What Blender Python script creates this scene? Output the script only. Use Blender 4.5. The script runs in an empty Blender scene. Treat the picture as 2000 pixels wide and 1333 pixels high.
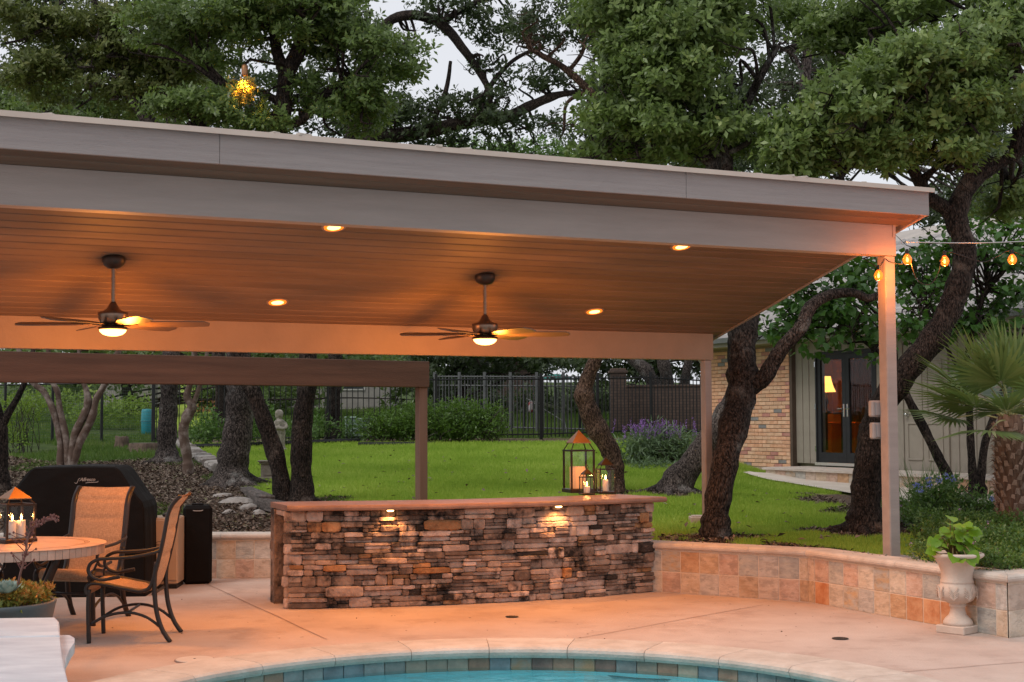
import bpy, bmesh, math, random
import numpy as np
from mathutils import Vector, Matrix

rnd = random.Random(11)
rs = np.random.RandomState(5)
scene = bpy.context.scene
COL = scene.collection
R = math.radians

# ------------------------------------------------------------------ camera
FPX, HOR, EYE, ROLL = 2778.0, 824.0, 1.65, .0045
PITCH = math.atan((HOR - 666.5) / FPX)
cam_d = bpy.data.cameras.new('camera')
cam_d.sensor_width = 36.0
cam_d.lens = 36.0 * FPX / 2000.0
cam_d.clip_start = .1
cam_d.clip_end = 600
cam = bpy.data.objects.new('camera', cam_d)
COL.objects.link(cam)
cam.matrix_world = (Matrix.Translation((0, 0, EYE)) @ Matrix.Rotation(R(90) + PITCH, 4, 'X')
                    @ Matrix.Rotation(-ROLL, 4, 'Z'))
scene.camera = cam

# ------------------------------------------------------------------ sky and sun (overcast dusk)
SUN_EL, SUN_AZ = R(54), R(232)
w = bpy.data.worlds.new('World')
scene.world = w
w.use_nodes = True
nt = w.node_tree
nt.nodes.clear()
sky = nt.nodes.new('ShaderNodeTexSky')
sky.sky_type = 'NISHITA'
sky.sun_disc = False
sky.sun_elevation = SUN_EL
sky.sun_rotation = SUN_AZ
sky.air_density = 1.0
sky.dust_density = 4.0
bg1 = nt.nodes.new('ShaderNodeBackground')
bg1.inputs[1].default_value = .06
bg2 = nt.nodes.new('ShaderNodeBackground')          # even cloud deck
bg2.inputs[0].default_value = (.76, .775, .82, 1)
bg2.inputs[1].default_value = 1.2
mixs = nt.nodes.new('ShaderNodeMixShader')
mixs.inputs[0].default_value = .85
outw = nt.nodes.new('ShaderNodeOutputWorld')
nt.links.new(sky.outputs[0], bg1.inputs[0])
nt.links.new(bg1.outputs[0], mixs.inputs[1])
nt.links.new(bg2.outputs[0], mixs.inputs[2])
nt.links.new(mixs.outputs[0], outw.inputs[0])
sun_d = bpy.data.lights.new('sun', 'SUN')
sun_d.energy = 1.4
sun_d.angle = R(25)
sun_d.color = (1, .96, .9)
sun = bpy.data.objects.new('sun', sun_d)
COL.objects.link(sun)
# SUN_AZ measured clockwise from +Y
sdir = Vector((math.sin(SUN_AZ) * math.cos(SUN_EL), math.cos(SUN_AZ) * math.cos(SUN_EL), math.sin(SUN_EL)))
sun.rotation_euler = sdir.to_track_quat('Z', 'Y').to_euler()
vs = scene.view_settings
vs.view_transform = 'Standard'
vs.look = 'None'
vs.exposure = 0.0
vs.gamma = 1.0
vs.use_curve_mapping = False
scene.cycles.use_denoising = True
scene.cycles.max_bounces = 7
scene.cycles.transparent_max_bounces = 12
scene.cycles.sample_clamp_indirect = 6.0
scene.cycles.caustics_reflective = False
scene.cycles.caustics_refractive = False

WARM = (1.0, .34, .05)


# ------------------------------------------------------------------ helpers
def sm(a, b, x):
    t = min(1.0, max(0.0, (x - a) / (b - a)))
    return t * t * (3 - 2 * t)


def gz(x, y):
    """height of the yard behind the retaining wall"""
    return .43 + max(0.0, y - 15.5) * (.013 + .030 * (1 - sm(.115, .19, x / max(y, 1))))


def ray(u, v):
    du, dv = u - 1000.0, v - 666.5
    du, dv = du - ROLL * dv, dv + ROLL * du
    dz = -dv / FPX
    return Vector((du / FPX, math.cos(PITCH) - dz * math.sin(PITCH), math.sin(PITCH) + dz * math.cos(PITCH)))


def at(u, v, y=None, z=None):
    d = ray(u, v)
    t = y / d.y if y is not None else (z - EYE) / d.z
    return Vector((d.x * t, d.y * t, EYE + d.z * t))


def atg(u, v):
    d = ray(u, v)
    lo, hi = 8.0, 120.0
    for i in range(50):
        m = (lo + hi) / 2
        if EYE + d.z / d.y * m > gz(d.x / d.y * m, m):
            lo = m
        else:
            hi = m
    return Vector((d.x / d.y * lo, lo, gz(d.x / d.y * lo, lo)))


def atp(u, v, p0, n):
    d = ray(u, v)
    o = Vector((0, 0, EYE))
    t = (p0 - o).dot(n) / d.dot(n)
    return o + d * t


class MB:
    def __init__(s):
        s.v = []
        s.f = []

    def add(s, vs, fs, M=None):
        o = len(s.v)
        s.v += [tuple(M @ Vector(q)) if M is not None else tuple(q) for q in vs]
        s.f += [tuple(i + o for i in f) for f in fs]
        return s

    def box(s, c, size, M=None, rz=0):
        x, y, z = (k / 2 for k in size)
        T = Matrix.Translation(c) @ Matrix.Rotation(rz, 4, 'Z')
        if M is not None:
            T = M @ T
        return s.add([(-x, -y, -z), (x, -y, -z), (x, y, -z), (-x, y, -z), (-x, -y, z), (x, -y, z), (x, y, z), (-x, y, z)],
                     [(0, 3, 2, 1), (4, 5, 6, 7), (0, 1, 5, 4), (1, 2, 6, 5), (2, 3, 7, 6), (3, 0, 4, 7)], T)

    def bb(s, x0, x1, y0, y1, z0, z1):
        return s.box(((x0 + x1) / 2, (y0 + y1) / 2, (z0 + z1) / 2), (x1 - x0, y1 - y0, z1 - z0))

    def rbox(s, c, size, b=.01, M=None, rz=0, jit=0):
        """box with chamfered edges: 24 verts"""
        h = [k / 2 for k in size]
        vs, idx = [], {}
        for sx in (-1, 1):
            for sy in (-1, 1):
                for sz in (-1, 1):
                    for a in range(3):
                        q = [sx * (h[0] - b), sy * (h[1] - b), sz * (h[2] - b)]
                        q[a] = (sx, sy, sz)[a] * h[a]
                        if jit:
                            q = [k + rnd.uniform(-jit, jit) for k in q]
                        idx[(sx, sy, sz, a)] = len(vs)
                        vs.append(q)
        fs = []
        for a in range(3):
            o1, o2 = (a + 1) % 3, (a + 2) % 3
            for sg in (-1, 1):
                def k(p, q):
                    t = [0, 0, 0]
                    t[a], t[o1], t[o2] = sg, p, q
                    return idx[(t[0], t[1], t[2], a)]
                f = [k(-1, -1), k(1, -1), k(1, 1), k(-1, 1)]
                fs.append(f if sg > 0 else f[::-1])
        for a in range(3):            # edges along axis a
            o1, o2 = (a + 1) % 3, (a + 2) % 3
            for p in (-1, 1):
                for q in (-1, 1):
                    def k(sg, fa):
                        t = [0, 0, 0]
                        t[a], t[o1], t[o2] = sg, p, q
                        return idx[(t[0], t[1], t[2], fa)]
                    f = [k(-1, o1), k(1, o1), k(1, o2), k(-1, o2)]
                    fs.append(f if p * q < 0 else f[::-1])
        for sx in (-1, 1):
            for sy in (-1, 1):
                for sz in (-1, 1):
                    f = [idx[(sx, sy, sz, a)] for a in range(3)]
                    fs.append(f if sx * sy * sz > 0 else f[::-1])
        T = Matrix.Translation(c) @ Matrix.Rotation(rz, 4, 'Z')
        if M is not None:
            T = M @ T
        return s.add(vs, fs, T)

    def tube(s, pts, rad, n=8, cap=True, flat=1.0, jag=0.0):
        pts = [Vector(q) for q in pts]
        if not hasattr(rad, '__len__'):
            rad = [rad] * len(pts)
        o = len(s.v)
        t0 = (pts[1] - pts[0]).normalized()
        ref = Vector((0, 0, 1)) if abs(t0.z) < .9 else Vector((1, 0, 0))
        u = t0.cross(ref).normalized()
        for i, q in enumerate(pts):
            t = (pts[min(i + 1, len(pts) - 1)] - pts[max(i - 1, 0)]).normalized()
            u = (u - t * u.dot(t)).normalized()
            b = t.cross(u)
            for k in range(n):
                a = 2 * math.pi * k / n
                rr = rad[i] * (1 + (rnd.uniform(-jag, jag) if jag else 0))
                s.v.append(tuple(q + (u * math.cos(a) + b * math.sin(a) * flat) * rr))
        for i in range(len(pts) - 1):
            for k in range(n):
                a, b2 = o + i * n + k, o + i * n + (k + 1) % n
                s.f.append((a, b2, b2 + n, a + n))
        if cap:
            s.f.append(tuple(o + k for k in range(n))[::-1])
            e = o + (len(pts) - 1) * n
            s.f.append(tuple(e + k for k in range(n)))
        return s

    def lathe(s, prof, n=24, c=(0, 0, 0), M=None):
        vs, fs = [], []
        for r, z in prof:
            for k in range(n):
                a = 2 * math.pi * k / n
                vs.append((c[0] + r * math.cos(a), c[1] + r * math.sin(a), c[2] + z))
        for i in range(len(prof) - 1):
            for k in range(n):
                a, b = i * n + k, i * n + (k + 1) % n
                fs.append((a, b, b + n, a + n))
        fs.append(tuple(range(n))[::-1])
        fs.append(tuple((len(prof) - 1) * n + k for k in range(n)))
        return s.add(vs, fs, M)

    def prism(s, poly, vec, M=None):
        n = len(poly)
        vec = Vector(vec)
        vs = [tuple(q) for q in poly] + [tuple(Vector(q) + vec) for q in poly]
        fs = [tuple(range(n))[::-1], tuple(range(n, 2 * n))]
        fs += [(i, (i + 1) % n, n + (i + 1) % n, n + i) for i in range(n)]
        return s.add(vs, fs, M)

    def mesh(s, name, smooth=False):
        me = bpy.data.meshes.new(name)
        me.from_pydata(s.v, [], s.f)
        me.update()
        if smooth:
            me.polygons.foreach_set('use_smooth', [True] * len(me.polygons))
        return me

    def build(s, name, mat, parent=None, origin=None, smooth=False, fix=True):
        if origin is not None:
            s.v = [tuple(Vector(q) - Vector(origin)) for q in s.v]
        me = s.mesh(name, smooth)
        if fix:
            bm = bmesh.new()
            bm.from_mesh(me)
            bmesh.ops.recalc_face_normals(bm, faces=bm.faces)
            bm.to_mesh(me)
            bm.free()
        return ob(name, me, mat, parent)


def ob(name, me, mat=None, parent=None, loc=None, rot=None, scale=None):
    o = bpy.data.objects.new(name, me)
    COL.objects.link(o)
    if mat is not None and me is not None and len(me.materials) == 0:
        me.materials.append(mat)
    if parent is not None:
        o.parent = parent
    if loc is not None:
        o.location = loc
    if rot is not None:
        o.rotation_euler = rot
    if scale is not None:
        o.scale = scale
    return o


def ob_mat(name, me, mat, parent=None, loc=None, rot=None, scale=None):
    """object that shares mesh data but carries its own material"""
    if len(me.materials) == 0:
        me.materials.append(None)
    o = ob(name, me, None, parent, loc, rot, scale)
    o.material_slots[0].link = 'OBJECT'
    o.material_slots[0].material = mat
    return o


def tag(o, label=None, cat=None, group=None, kind=None):
    if label:
        o['label'] = label
    if cat:
        o['category'] = cat
    if group:
        o['group'] = group
    if kind:
        o['kind'] = kind
    return o


def thing(name, label, cat, loc=(0, 0, 0), rz=0, group=None):
    o = bpy.data.objects.new(name, None)
    o.empty_display_size = .1
    COL.objects.link(o)
    o.location = loc
    o.rotation_euler = (0, 0, rz)
    return tag(o, label, cat, group)


def lamp(name, parent, loc, power, color=WARM, kind='POINT', size=.04, spot=None, blend=.5, rot=None):
    d = bpy.data.lights.new(name, kind)
    d.energy = power
    d.color = color
    if kind in ('POINT', 'SPOT'):
        d.shadow_soft_size = size
    if kind == 'SPOT':
        d.spot_size = R(spot)
        d.spot_blend = blend
    o = bpy.data.objects.new(name, d)
    COL.objects.link(o)
    o.parent = parent
    o.location = loc
    if rot:
        o.rotation_euler = rot
    return o


# ------------------------------------------------------------------ materials
def mat(name, c1, c2=None, scale=4.0, rough=.7, bump=0.0, bscale=40.0, stretch=(1, 1, 1), metal=0.0, spec=.4,
        rand=0.0, detail=5, c3=None, lo=.35, hi=.65, emit=None, estr=1.0, world=False, bstretch=None, coat=0.0,
        stain=None, sscale=2.0, sth=(.55, .7), bdist=.02, wave=None, tr=0.0):
    m = bpy.data.materials.new(name)
    m.use_nodes = True
    n, l = m.node_tree.nodes, m.node_tree.links
    b = n['Principled BSDF']
    b.inputs['Roughness'].default_value = rough
    b.inputs['Metallic'].default_value = metal
    b.inputs['Specular IOR Level'].default_value = spec
    b.inputs['Coat Weight'].default_value = coat
    tc = n.new('ShaderNodeTexCoord')
    if world:
        g = n.new('ShaderNodeNewGeometry')
        src = g.outputs['Position']
    else:
        src = tc.outputs['Object']
    mp = n.new('ShaderNodeMapping')
    mp.inputs['Scale'].default_value = stretch
    l.new(src, mp.inputs[0])
    oi = n.new('ShaderNodeObjectInfo')
    off = n.new('ShaderNodeVectorMath')
    off.operation = 'MULTIPLY_ADD'
    off.inputs[1].default_value = (1, 1, 1)
    l.new(mp.outputs[0], off.inputs[0])
    if rand and not world:
        sc = n.new('ShaderNodeVectorMath')
        sc.operation = 'SCALE'
        sc.inputs[0].default_value = (13.7, 7.1, 3.3)
        l.new(oi.outputs['Random'], sc.inputs['Scale'])
        l.new(sc.outputs[0], off.inputs[2])
    vec = off.outputs[0]
    c1 = tuple(c1) + (1,)
    last = None
    if c2 is not None:
        no = n.new('ShaderNodeTexNoise')
        no.inputs['Scale'].default_value = scale
        no.inputs['Detail'].default_value = detail
        no.inputs['Roughness'].default_value = .6
        l.new(vec, no.inputs['Vector'])
        cr = n.new('ShaderNodeValToRGB')
        e = cr.color_ramp.elements
        e[0].position, e[0].color = lo, c1
        e[1].position, e[1].color = hi, tuple(c2) + (1,)
        if c3 is not None:
            q = e.new((lo + hi) / 2)
            q.color = tuple(c3) + (1,)
        l.new(no.outputs[0], cr.inputs[0])
        last = cr.outputs[0]
    if stain is not None:
        no2 = n.new('ShaderNodeTexNoise')
        no2.inputs['Scale'].default_value = sscale
        no2.inputs['Detail'].default_value = 8
        no2.inputs['Roughness'].default_value = .7
        l.new(vec, no2.inputs['Vector'])
        mr = n.new('ShaderNodeMapRange')
        mr.inputs[1].default_value, mr.inputs[2].default_value = sth
        l.new(no2.outputs[0], mr.inputs[0])
        mx = n.new('ShaderNodeMixRGB')
        mx.inputs[1].default_value = c1
        if last is not None:
            l.new(last, mx.inputs[1])
        mx.inputs[2].default_value = tuple(stain) + (1,)
        l.new(mr.outputs[0], mx.inputs[0])
        last = mx.outputs[0]
    if rand:
        hs = n.new('ShaderNodeHueSaturation')
        hs.inputs['Color'].default_value = c1
        if last is not None:
            l.new(last, hs.inputs['Color'])
        mr = n.new('ShaderNodeMapRange')
        mr.inputs[3].default_value, mr.inputs[4].default_value = 1 - rand, 1 + rand
        l.new(oi.outputs['Random'], mr.inputs[0])
        l.new(mr.outputs[0], hs.inputs['Value'])
        last = hs.outputs[0]
    if last is not None:
        l.new(last, b.inputs['Base Color'])
    else:
        b.inputs['Base Color'].default_value = c1
    if bump:
        nb = n.new('ShaderNodeTexNoise')
        nb.inputs['Scale'].default_value = bscale
        nb.inputs['Detail'].default_value = 6
        if bstretch:
            mb = n.new('ShaderNodeMapping')
            mb.inputs['Scale'].default_value = bstretch
            l.new(src, mb.inputs[0])
            l.new(mb.outputs[0], nb.inputs['Vector'])
        else:
            l.new(vec, nb.inputs['Vector'])
        bp = n.new('ShaderNodeBump')
        bp.inputs['Strength'].default_value = bump
        bp.inputs['Distance'].default_value = bdist
        l.new(nb.outputs[0], bp.inputs['Height'])
        l.new(bp.outputs[0], b.inputs['Normal'])
    if emit is not None:
        b.inputs['Emission Color'].default_value = tuple(emit) + (1,)
        b.inputs['Emission Strength'].default_value = estr
    return m


def leaf_mat(name, stops, rough=.5, trans=.3, tcol=(.25, .4, .06), spec=.35):
    m = bpy.data.materials.new(name)
    m.use_nodes = True
    n, l = m.node_tree.nodes, m.node_tree.links
    b = n['Principled BSDF']
    b.inputs['Roughness'].default_value = rough
    b.inputs['Specular IOR Level'].default_value = spec
    a = n.new('ShaderNodeAttribute')
    a.attribute_name = 'tint'
    cr = n.new('ShaderNodeValToRGB')
    e = cr.color_ramp.elements
    while len(e) < len(stops):
        e.new(.5)
    for i, (p, c) in enumerate(stops):
        e[i].position = p
        e[i].color = tuple(c) + (1,)
    l.new(a.outputs['Fac'], cr.inputs[0])
    l.new(cr.outputs[0], b.inputs['Base Color'])
    if trans:
        t = n.new('ShaderNodeBsdfTranslucent')
        t.inputs[0].default_value = tuple(tcol) + (1,)
        mx = n.new('ShaderNodeMixShader')
        mx.inputs[0].default_value = trans
        l.new(b.outputs[0], mx.inputs[1])
        l.new(t.outputs[0], mx.inputs[2])
        l.new(mx.outputs[0], n['Material Output'].inputs[0])
    return m


def bark_mat(name, dark, light, scale=26.0, stretch=(1, 1, .42), bump=1.0, lichen=(.42, .42, .4)):
    m = bpy.data.materials.new(name)
    m.use_nodes = True
    n, l = m.node_tree.nodes, m.node_tree.links
    b = n['Principled BSDF']
    b.inputs['Roughness'].default_value = .9
    b.inputs['Specular IOR Level'].default_value = .2
    tc = n.new('ShaderNodeTexCoord')
    mp = n.new('ShaderNodeMapping')
    mp.inputs['Scale'].default_value = stretch
    l.new(tc.outputs['Object'], mp.inputs[0])
    nz = n.new('ShaderNodeTexNoise')
    nz.inputs['Scale'].default_value = 5
    nz.inputs['Detail'].default_value = 4
    l.new(mp.outputs[0], nz.inputs['Vector'])
    ad = n.new('ShaderNodeMixRGB')
    ad.blend_type = 'ADD'
    ad.inputs[0].default_value = .16
    l.new(mp.outputs[0], ad.inputs[1])
    l.new(nz.outputs['Color'], ad.inputs[2])
    vo = n.new('ShaderNodeTexVoronoi')
    vo.feature = 'DISTANCE_TO_EDGE'
    vo.inputs['Scale'].default_value = scale
    l.new(ad.outputs[0], vo.inputs['Vector'])
    cr = n.new('ShaderNodeValToRGB')
    e = cr.color_ramp.elements
    e[0].position, e[0].color = .02, tuple(dark) + (1,)
    e[1].position, e[1].color = .5, tuple(light) + (1,)
    q_ = e.new(.2)
    q_.color = tuple(.62 * k1 + .38 * k2 for k1, k2 in zip(dark, light)) + (1,)
    fine = n.new('ShaderNodeTexNoise')
    fine.inputs['Scale'].default_value = 42
    fine.inputs['Detail'].default_value = 5
    l.new(mp.outputs[0], fine.inputs['Vector'])
    mf = n.new('ShaderNodeMath')
    mf.operation = 'MULTIPLY_ADD'
    mf.inputs[1].default_value = 1.1
    mf.inputs[2].default_value = -.48
    l.new(fine.outputs[0], mf.inputs[0])
    sm_ = n.new('ShaderNodeMath')
    sm_.operation = 'ADD'
    l.new(mf.outputs[0], sm_.inputs[0])
    l.new(vo.outputs['Distance'], sm_.inputs[1])
    l.new(sm_.outputs[0], cr.inputs[0])
    n2 = n.new('ShaderNodeTexNoise')
    n2.inputs['Scale'].default_value = 2.3
    n2.inputs['Detail'].default_value = 7
    n2.inputs['Roughness'].default_value = .7
    l.new(tc.outputs['Object'], n2.inputs['Vector'])
    mr = n.new('ShaderNodeMapRange')
    mr.inputs[1].default_value, mr.inputs[2].default_value = .56, .72
    mr.inputs[4].default_value = .55
    l.new(n2.outputs[0], mr.inputs[0])
    mx = n.new('ShaderNodeMixRGB')
    mx.inputs[2].default_value = tuple(lichen) + (1,)
    l.new(mr.outputs[0], mx.inputs[0])
    l.new(cr.outputs[0], mx.inputs[1])
    n3 = n.new('ShaderNodeTexNoise')
    n3.inputs['Scale'].default_value = 1.1
    n3.inputs['Detail'].default_value = 5
    l.new(tc.outputs['Object'], n3.inputs['Vector'])
    mr3 = n.new('ShaderNodeMapRange')
    mr3.inputs[1].default_value, mr3.inputs[2].default_value = .42, .6
    mr3.inputs[3].default_value, mr3.inputs[4].default_value = .55, 1.15
    l.new(n3.outputs[0], mr3.inputs[0])
    hv = n.new('ShaderNodeHueSaturation')
    l.new(mx.outputs[0], hv.inputs['Color'])
    l.new(mr3.outputs[0], hv.inputs['Value'])
    l.new(hv.outputs[0], b.inputs['Base Color'])
    bp = n.new('ShaderNodeBump')
    bp.inputs['Strength'].default_value = bump
    bp.inputs['Distance'].default_value = .03
    l.new(sm_.outputs[0], bp.inputs['Height'])
    l.new(bp.outputs[0], b.inputs['Normal'])
    return m


def glass_mat(name, tint=(1, 1, 1), rough=0.0, extra=0.02, glow=None):
    m = bpy.data.materials.new(name)
    m.use_nodes = True
    n, l = m.node_tree.nodes, m.node_tree.links
    n.remove(n['Principled BSDF'])
    t = n.new('ShaderNodeBsdfTransparent')
    t.inputs[0].default_value = tuple(tint) + (1,)
    g = n.new('ShaderNodeBsdfGlossy')
    g.inputs['Roughness'].default_value = rough
    fr = n.new('ShaderNodeLayerWeight')
    pw5 = n.new('ShaderNodeMath')
    pw5.operation = 'POWER'
    pw5.inputs[1].default_value = 5.0
    l.new(fr.outputs['Facing'], pw5.inputs[0])
    a = n.new('ShaderNodeMath')
    a.operation = 'MULTIPLY_ADD'
    a.inputs[1].default_value = .5
    a.inputs[2].default_value = extra
    l.new(pw5.outputs[0], a.inputs[0])
    mx = n.new('ShaderNodeMixShader')
    l.new(a.outputs[0], mx.inputs[0])
    l.new(t.outputs[0], mx.inputs[1])
    l.new(g.outputs[0], mx.inputs[2])
    last = mx.outputs[0]
    if glow is not None:
        e = n.new('ShaderNodeEmission')
        e.inputs[0].default_value = tuple(glow[0]) + (1,)
        e.inputs[1].default_value = glow[1]
        ads = n.new('ShaderNodeAddShader')
        l.new(last, ads.inputs[0])
        l.new(e.outputs[0], ads.inputs[1])
        last = ads.outputs[0]
    l.new(last, n['Material Output'].inputs[0])
    return m


def emis(name, col, strength):
    m = bpy.data.materials.new(name)
    m.use_nodes = True
    n, l = m.node_tree.nodes, m.node_tree.links
    n.remove(n['Principled BSDF'])
    e = n.new('ShaderNodeEmission')
    e.inputs[0].default_value = tuple(col) + (1,)
    e.inputs[1].default_value = strength
    l.new(e.outputs[0], n['Material Output'].inputs[0])
    return m


# ------------------------------------------------------------------ foliage
def leaf_mesh(name, P, D, N, Ln, W, tint, fold=.18, shape=4):
    """one mesh of many leaves. P base points, D directions, N normals, Ln lengths, W widths"""
    k = len(P)
    D = D / np.maximum(np.linalg.norm(D, axis=1, keepdims=True), 1e-6)
    S = np.cross(D, N)
    S = S / np.maximum(np.linalg.norm(S, axis=1, keepdims=True), 1e-6)
    U = np.cross(S, D)
    Ln = np.asarray(Ln).reshape(-1, 1) * np.ones((k, 1))
    W = np.asarray(W).reshape(-1, 1) * np.ones((k, 1))
    if shape == 4:
        V = np.stack([P, P + D * Ln * .5 + S * W * .5 + U * W * fold, P + D * Ln - U * Ln * .06,
                      P + D * Ln * .5 - S * W * .5 + U * W * fold], 1)
    elif shape == 3:
        V = np.stack([P - S * W * .5, P + S * W * .5, P + D * Ln], 1)
    else:   # heart: 6 points
        V = np.stack([P, P + D * Ln * .12 + S * W * .42 + U * W * fold * .7, P + D * Ln * .5 + S * W * .5 + U * W * fold,
                      P + D * Ln - U * Ln * .1, P + D * Ln * .5 - S * W * .5 + U * W * fold,
                      P + D * Ln * .12 - S * W * .42 + U * W * fold * .7], 1)
    c = V.shape[1]
    me = bpy.data.meshes.new(name)
    me.vertices.add(k * c)
    me.vertices.foreach_set('co', V.astype(np.float32).ravel())
    me.loops.add(k * c)
    me.loops.foreach_set('vertex_index', np.arange(k * c, dtype=np.int32))
    me.polygons.add(k)
    me.polygons.foreach_set('loop_start', np.arange(0, k * c, c, dtype=np.int32))
    me.polygons.foreach_set('loop_total', np.full(k, c, dtype=np.int32))
    at_ = me.attributes.new('tint', 'FLOAT', 'FACE')
    at_.data.foreach_set('value', np.clip(np.asarray(tint), 0, 1).astype(np.float32))
    me.update()
    return me


def unit(k):
    a = rs.normal(size=(k, 3))
    return a / np.linalg.norm(a, axis=1, keepdims=True)


def sprigs(C, A, per, spread, ln, wd, tbase, tvar=.18, droop=0.0, rosette=False):
    """rosettes of leaves round axis A at centres C"""
    k = len(C)
    Cc = np.repeat(C, per, 0)
    Aa = np.repeat(A, per, 0)
    n = k * per
    rv = unit(n)
    if rosette:
        rv = rv - Aa * (rv * Aa).sum(1, keepdims=True)
        rv = rv / np.maximum(np.linalg.norm(rv, axis=1, keepdims=True), 1e-3)
        f_ = rs.rand(n, 1)
        D = Aa * (.15 + .7 * f_) + rv
        D[:, 2] -= droop
        P = Cc + Aa * (f_ - .6) * spread * .9 + rv * .008
        N = Aa + unit(n) * .35
    else:
        D = Aa * .55 + rv * .85
        D[:, 2] -= droop
        P = Cc + Aa * (rs.rand(n, 1) - .5) * spread * 1.4 + rv * rs.rand(n, 1) * spread * .5
        N = Aa * .6 + np.array([0, 0, .9]) + unit(n) * .55
    vr = rs.rand(n)
    L = ln * (.5 + .9 * vr)
    W = wd * (.6 + .5 * vr + .25 * rs.rand(n))
    T = np.repeat(tbase, per) + (rs.rand(n) - .5) * tvar * 2
    return P, D, N, L, W, T


def lobe_points(c, r, n, shell=.5, gap=0.0, gs=1.6, seed=0.0, pad=0.0, pads=2.2):
    """cluster centres inside an ellipsoid, gathered in leaf pads with gaps between"""
    out = []
    c = np.array(c)
    r = np.array(r)
    if pad:
        K = max(5, int(pads * (r[0] * r[2]) / (pad * pad)))
        sc_ = c + unit(K) * (rs.rand(K, 1) ** shell) * r
        sr = pad * (.55 + .8 * rs.rand(K, 1))
        w_ = (sr[:, 0] ** 2) / (sr[:, 0] ** 2).sum()
        k_ = rs.choice(K, n, p=w_)
        d = unit(n)
        d[:, 2] = np.where(d[:, 2] < -.2, -d[:, 2] * .6, d[:, 2])
        q1 = sc_[k_] + d * (rs.rand(n, 1) ** .45) * sr[k_] * np.array([1.2, 1.2, .72])
        q2 = c + d * (rs.rand(n, 1) ** shell) * r * 1.05
        pick = rs.rand(n, 1) < .3
        return np.where(pick, q2, q1), np.where(pick, c, sc_[k_])
    need = n
    tries = 0
    while need > 0 and tries < 20:
        d = unit(need * 2)
        rad = rs.rand(need * 2, 1) ** shell
        q = c + d * rad * r
        f = (np.sin(q[:, 0] * 2.3 * gs + seed) + np.sin(q[:, 2] * 3.1 * gs + q[:, 0] * 1.3 + seed * 2) +
             np.sin(q[:, 1] * 2.7 * gs + q[:, 2] * 1.7 + seed * 3)) / 3
        q = q[f > gap - 1 + rs.rand(len(q)) * .5]
        out.append(q[:need])
        need -= len(q[:need])
        tries += 1
    return np.concatenate(out)


def join_foliage(name, parts, material, parent, origin=(0, 0, 0), shape=4, fold=.18):
    P, D, N, L, W, T = (np.concatenate([q[i] for q in parts]) for i in range(6))
    me = leaf_mesh(name, P - np.array(origin), D, N, L, W, T, fold, shape)
    return ob(name, me, material, parent)

# ================================================================== materials of the place
M_DECK = mat('deck_concrete', (.44, .345, .30), (.54, .445, .395), 1.6, .75, .3, 60, stain=(.34, .25, .21), sscale=1.7,
             sth=(.52, .78), spec=.3, c3=(.50, .40, .35), lo=.3, hi=.7)
M_LIME = mat('limestone_cap', (.46, .39, .335), (.58, .51, .45), 5, .75, .35, 45, rand=.06, stain=(.2, .16, .13), sscale=5, sth=(.66, .8))
M_WHITE_STONE = mat('white_flagstone', (.45, .46, .50), (.58, .59, .62), 3, .7, .18, 18, stretch=(1, 2.2, 1), stain=(.28, .27, .3), sscale=4, sth=(.66, .82), rand=.04)
M_GROUT = mat('grout', (.58, .47, .37), (.66, .56, .46), 20, .9, .2, 80)
M_TAUPE = mat('taupe_paint', (.285, .238, .218), (.335, .28, .255), 2.5, .55, .3, 24, stretch=(.4, 4, 4), bstretch=(.8, 8, 8), detail=8, bdist=.01)
M_FASCIA = mat('fascia_wood_grain', (.285, .248, .24), (.345, .302, .29), 4, .6, .5, 26, stretch=(.35, 6, 9), bstretch=(.6, 12, 12), bdist=.015, lo=.3, hi=.7, detail=8)
M_DRIP = mat('drip_edge_metal', (.50, .41, .35), (.56, .47, .40), 2, .35, spec=.5)
M_ROOFTOP = mat('roof_sheet', (.40, .36, .33), (.46, .41, .37), 3, .6)
M_PLANK = mat('ceiling_plank_stain', (.135, .085, .058), (.195, .126, .087), 2.2, .6, .3, 20, stretch=(.35, 2.6, 2.6), bstretch=(.8, 14, 14),
              rand=.09, bdist=.008, stain=(.14, .085, .06), sscale=2.0, sth=(.58, .78))
M_SOFFIT = mat('soffit_stain', (.10, .068, .05), (.14, .098, .072), 2.2, .65, .2, 20, stretch=(.25, 6, 6), rand=.1)
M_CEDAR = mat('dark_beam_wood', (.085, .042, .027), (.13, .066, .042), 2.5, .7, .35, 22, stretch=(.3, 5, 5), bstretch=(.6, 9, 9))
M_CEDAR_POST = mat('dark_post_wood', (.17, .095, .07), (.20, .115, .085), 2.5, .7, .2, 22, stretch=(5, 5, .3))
M_BLACKMETAL = mat('black_iron', (.012, .012, .013), (.02, .02, .02), 8, .5, metal=.3)
M_GREYMETAL = mat('weathered_fence_metal', (.09, .095, .095), (.13, .13, .13), 6, .5, metal=.2)
M_CHROME = mat('brushed_steel', (.5, .5, .5), rough=.25, metal=1.0)
M_GLASS = glass_mat('clear_glass')
M_BARK = bark_mat('live_oak_bark', (.008, .006, .005), (.12, .095, .083), 44)
M_BARK2 = bark_mat('reddish_oak_bark', (.007, .005, .004), (.09, .066, .055), 46, lichen=(.3, .24, .2))
M_BARK3 = bark_mat('grey_oak_bark', (.016, .012, .011), (.19, .155, .14), 40)
M_BARKR = bark_mat('warm_brown_oak_bark', (.025, .014, .009), (.25, .155, .11), 44, lichen=(.32, .22, .17))
M_BARKS = mat('smooth_myrtle_bark', (.10, .062, .045), (.27, .22, .19), 5, .8, .3, 30, lo=.48, hi=.66, stain=(.05, .03, .02), sscale=3, sth=(.55, .62))

# ================================================================== pool and deck
PC = Vector((-.02, 7.9, 0))          # pool centre
PR = 2.45


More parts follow.
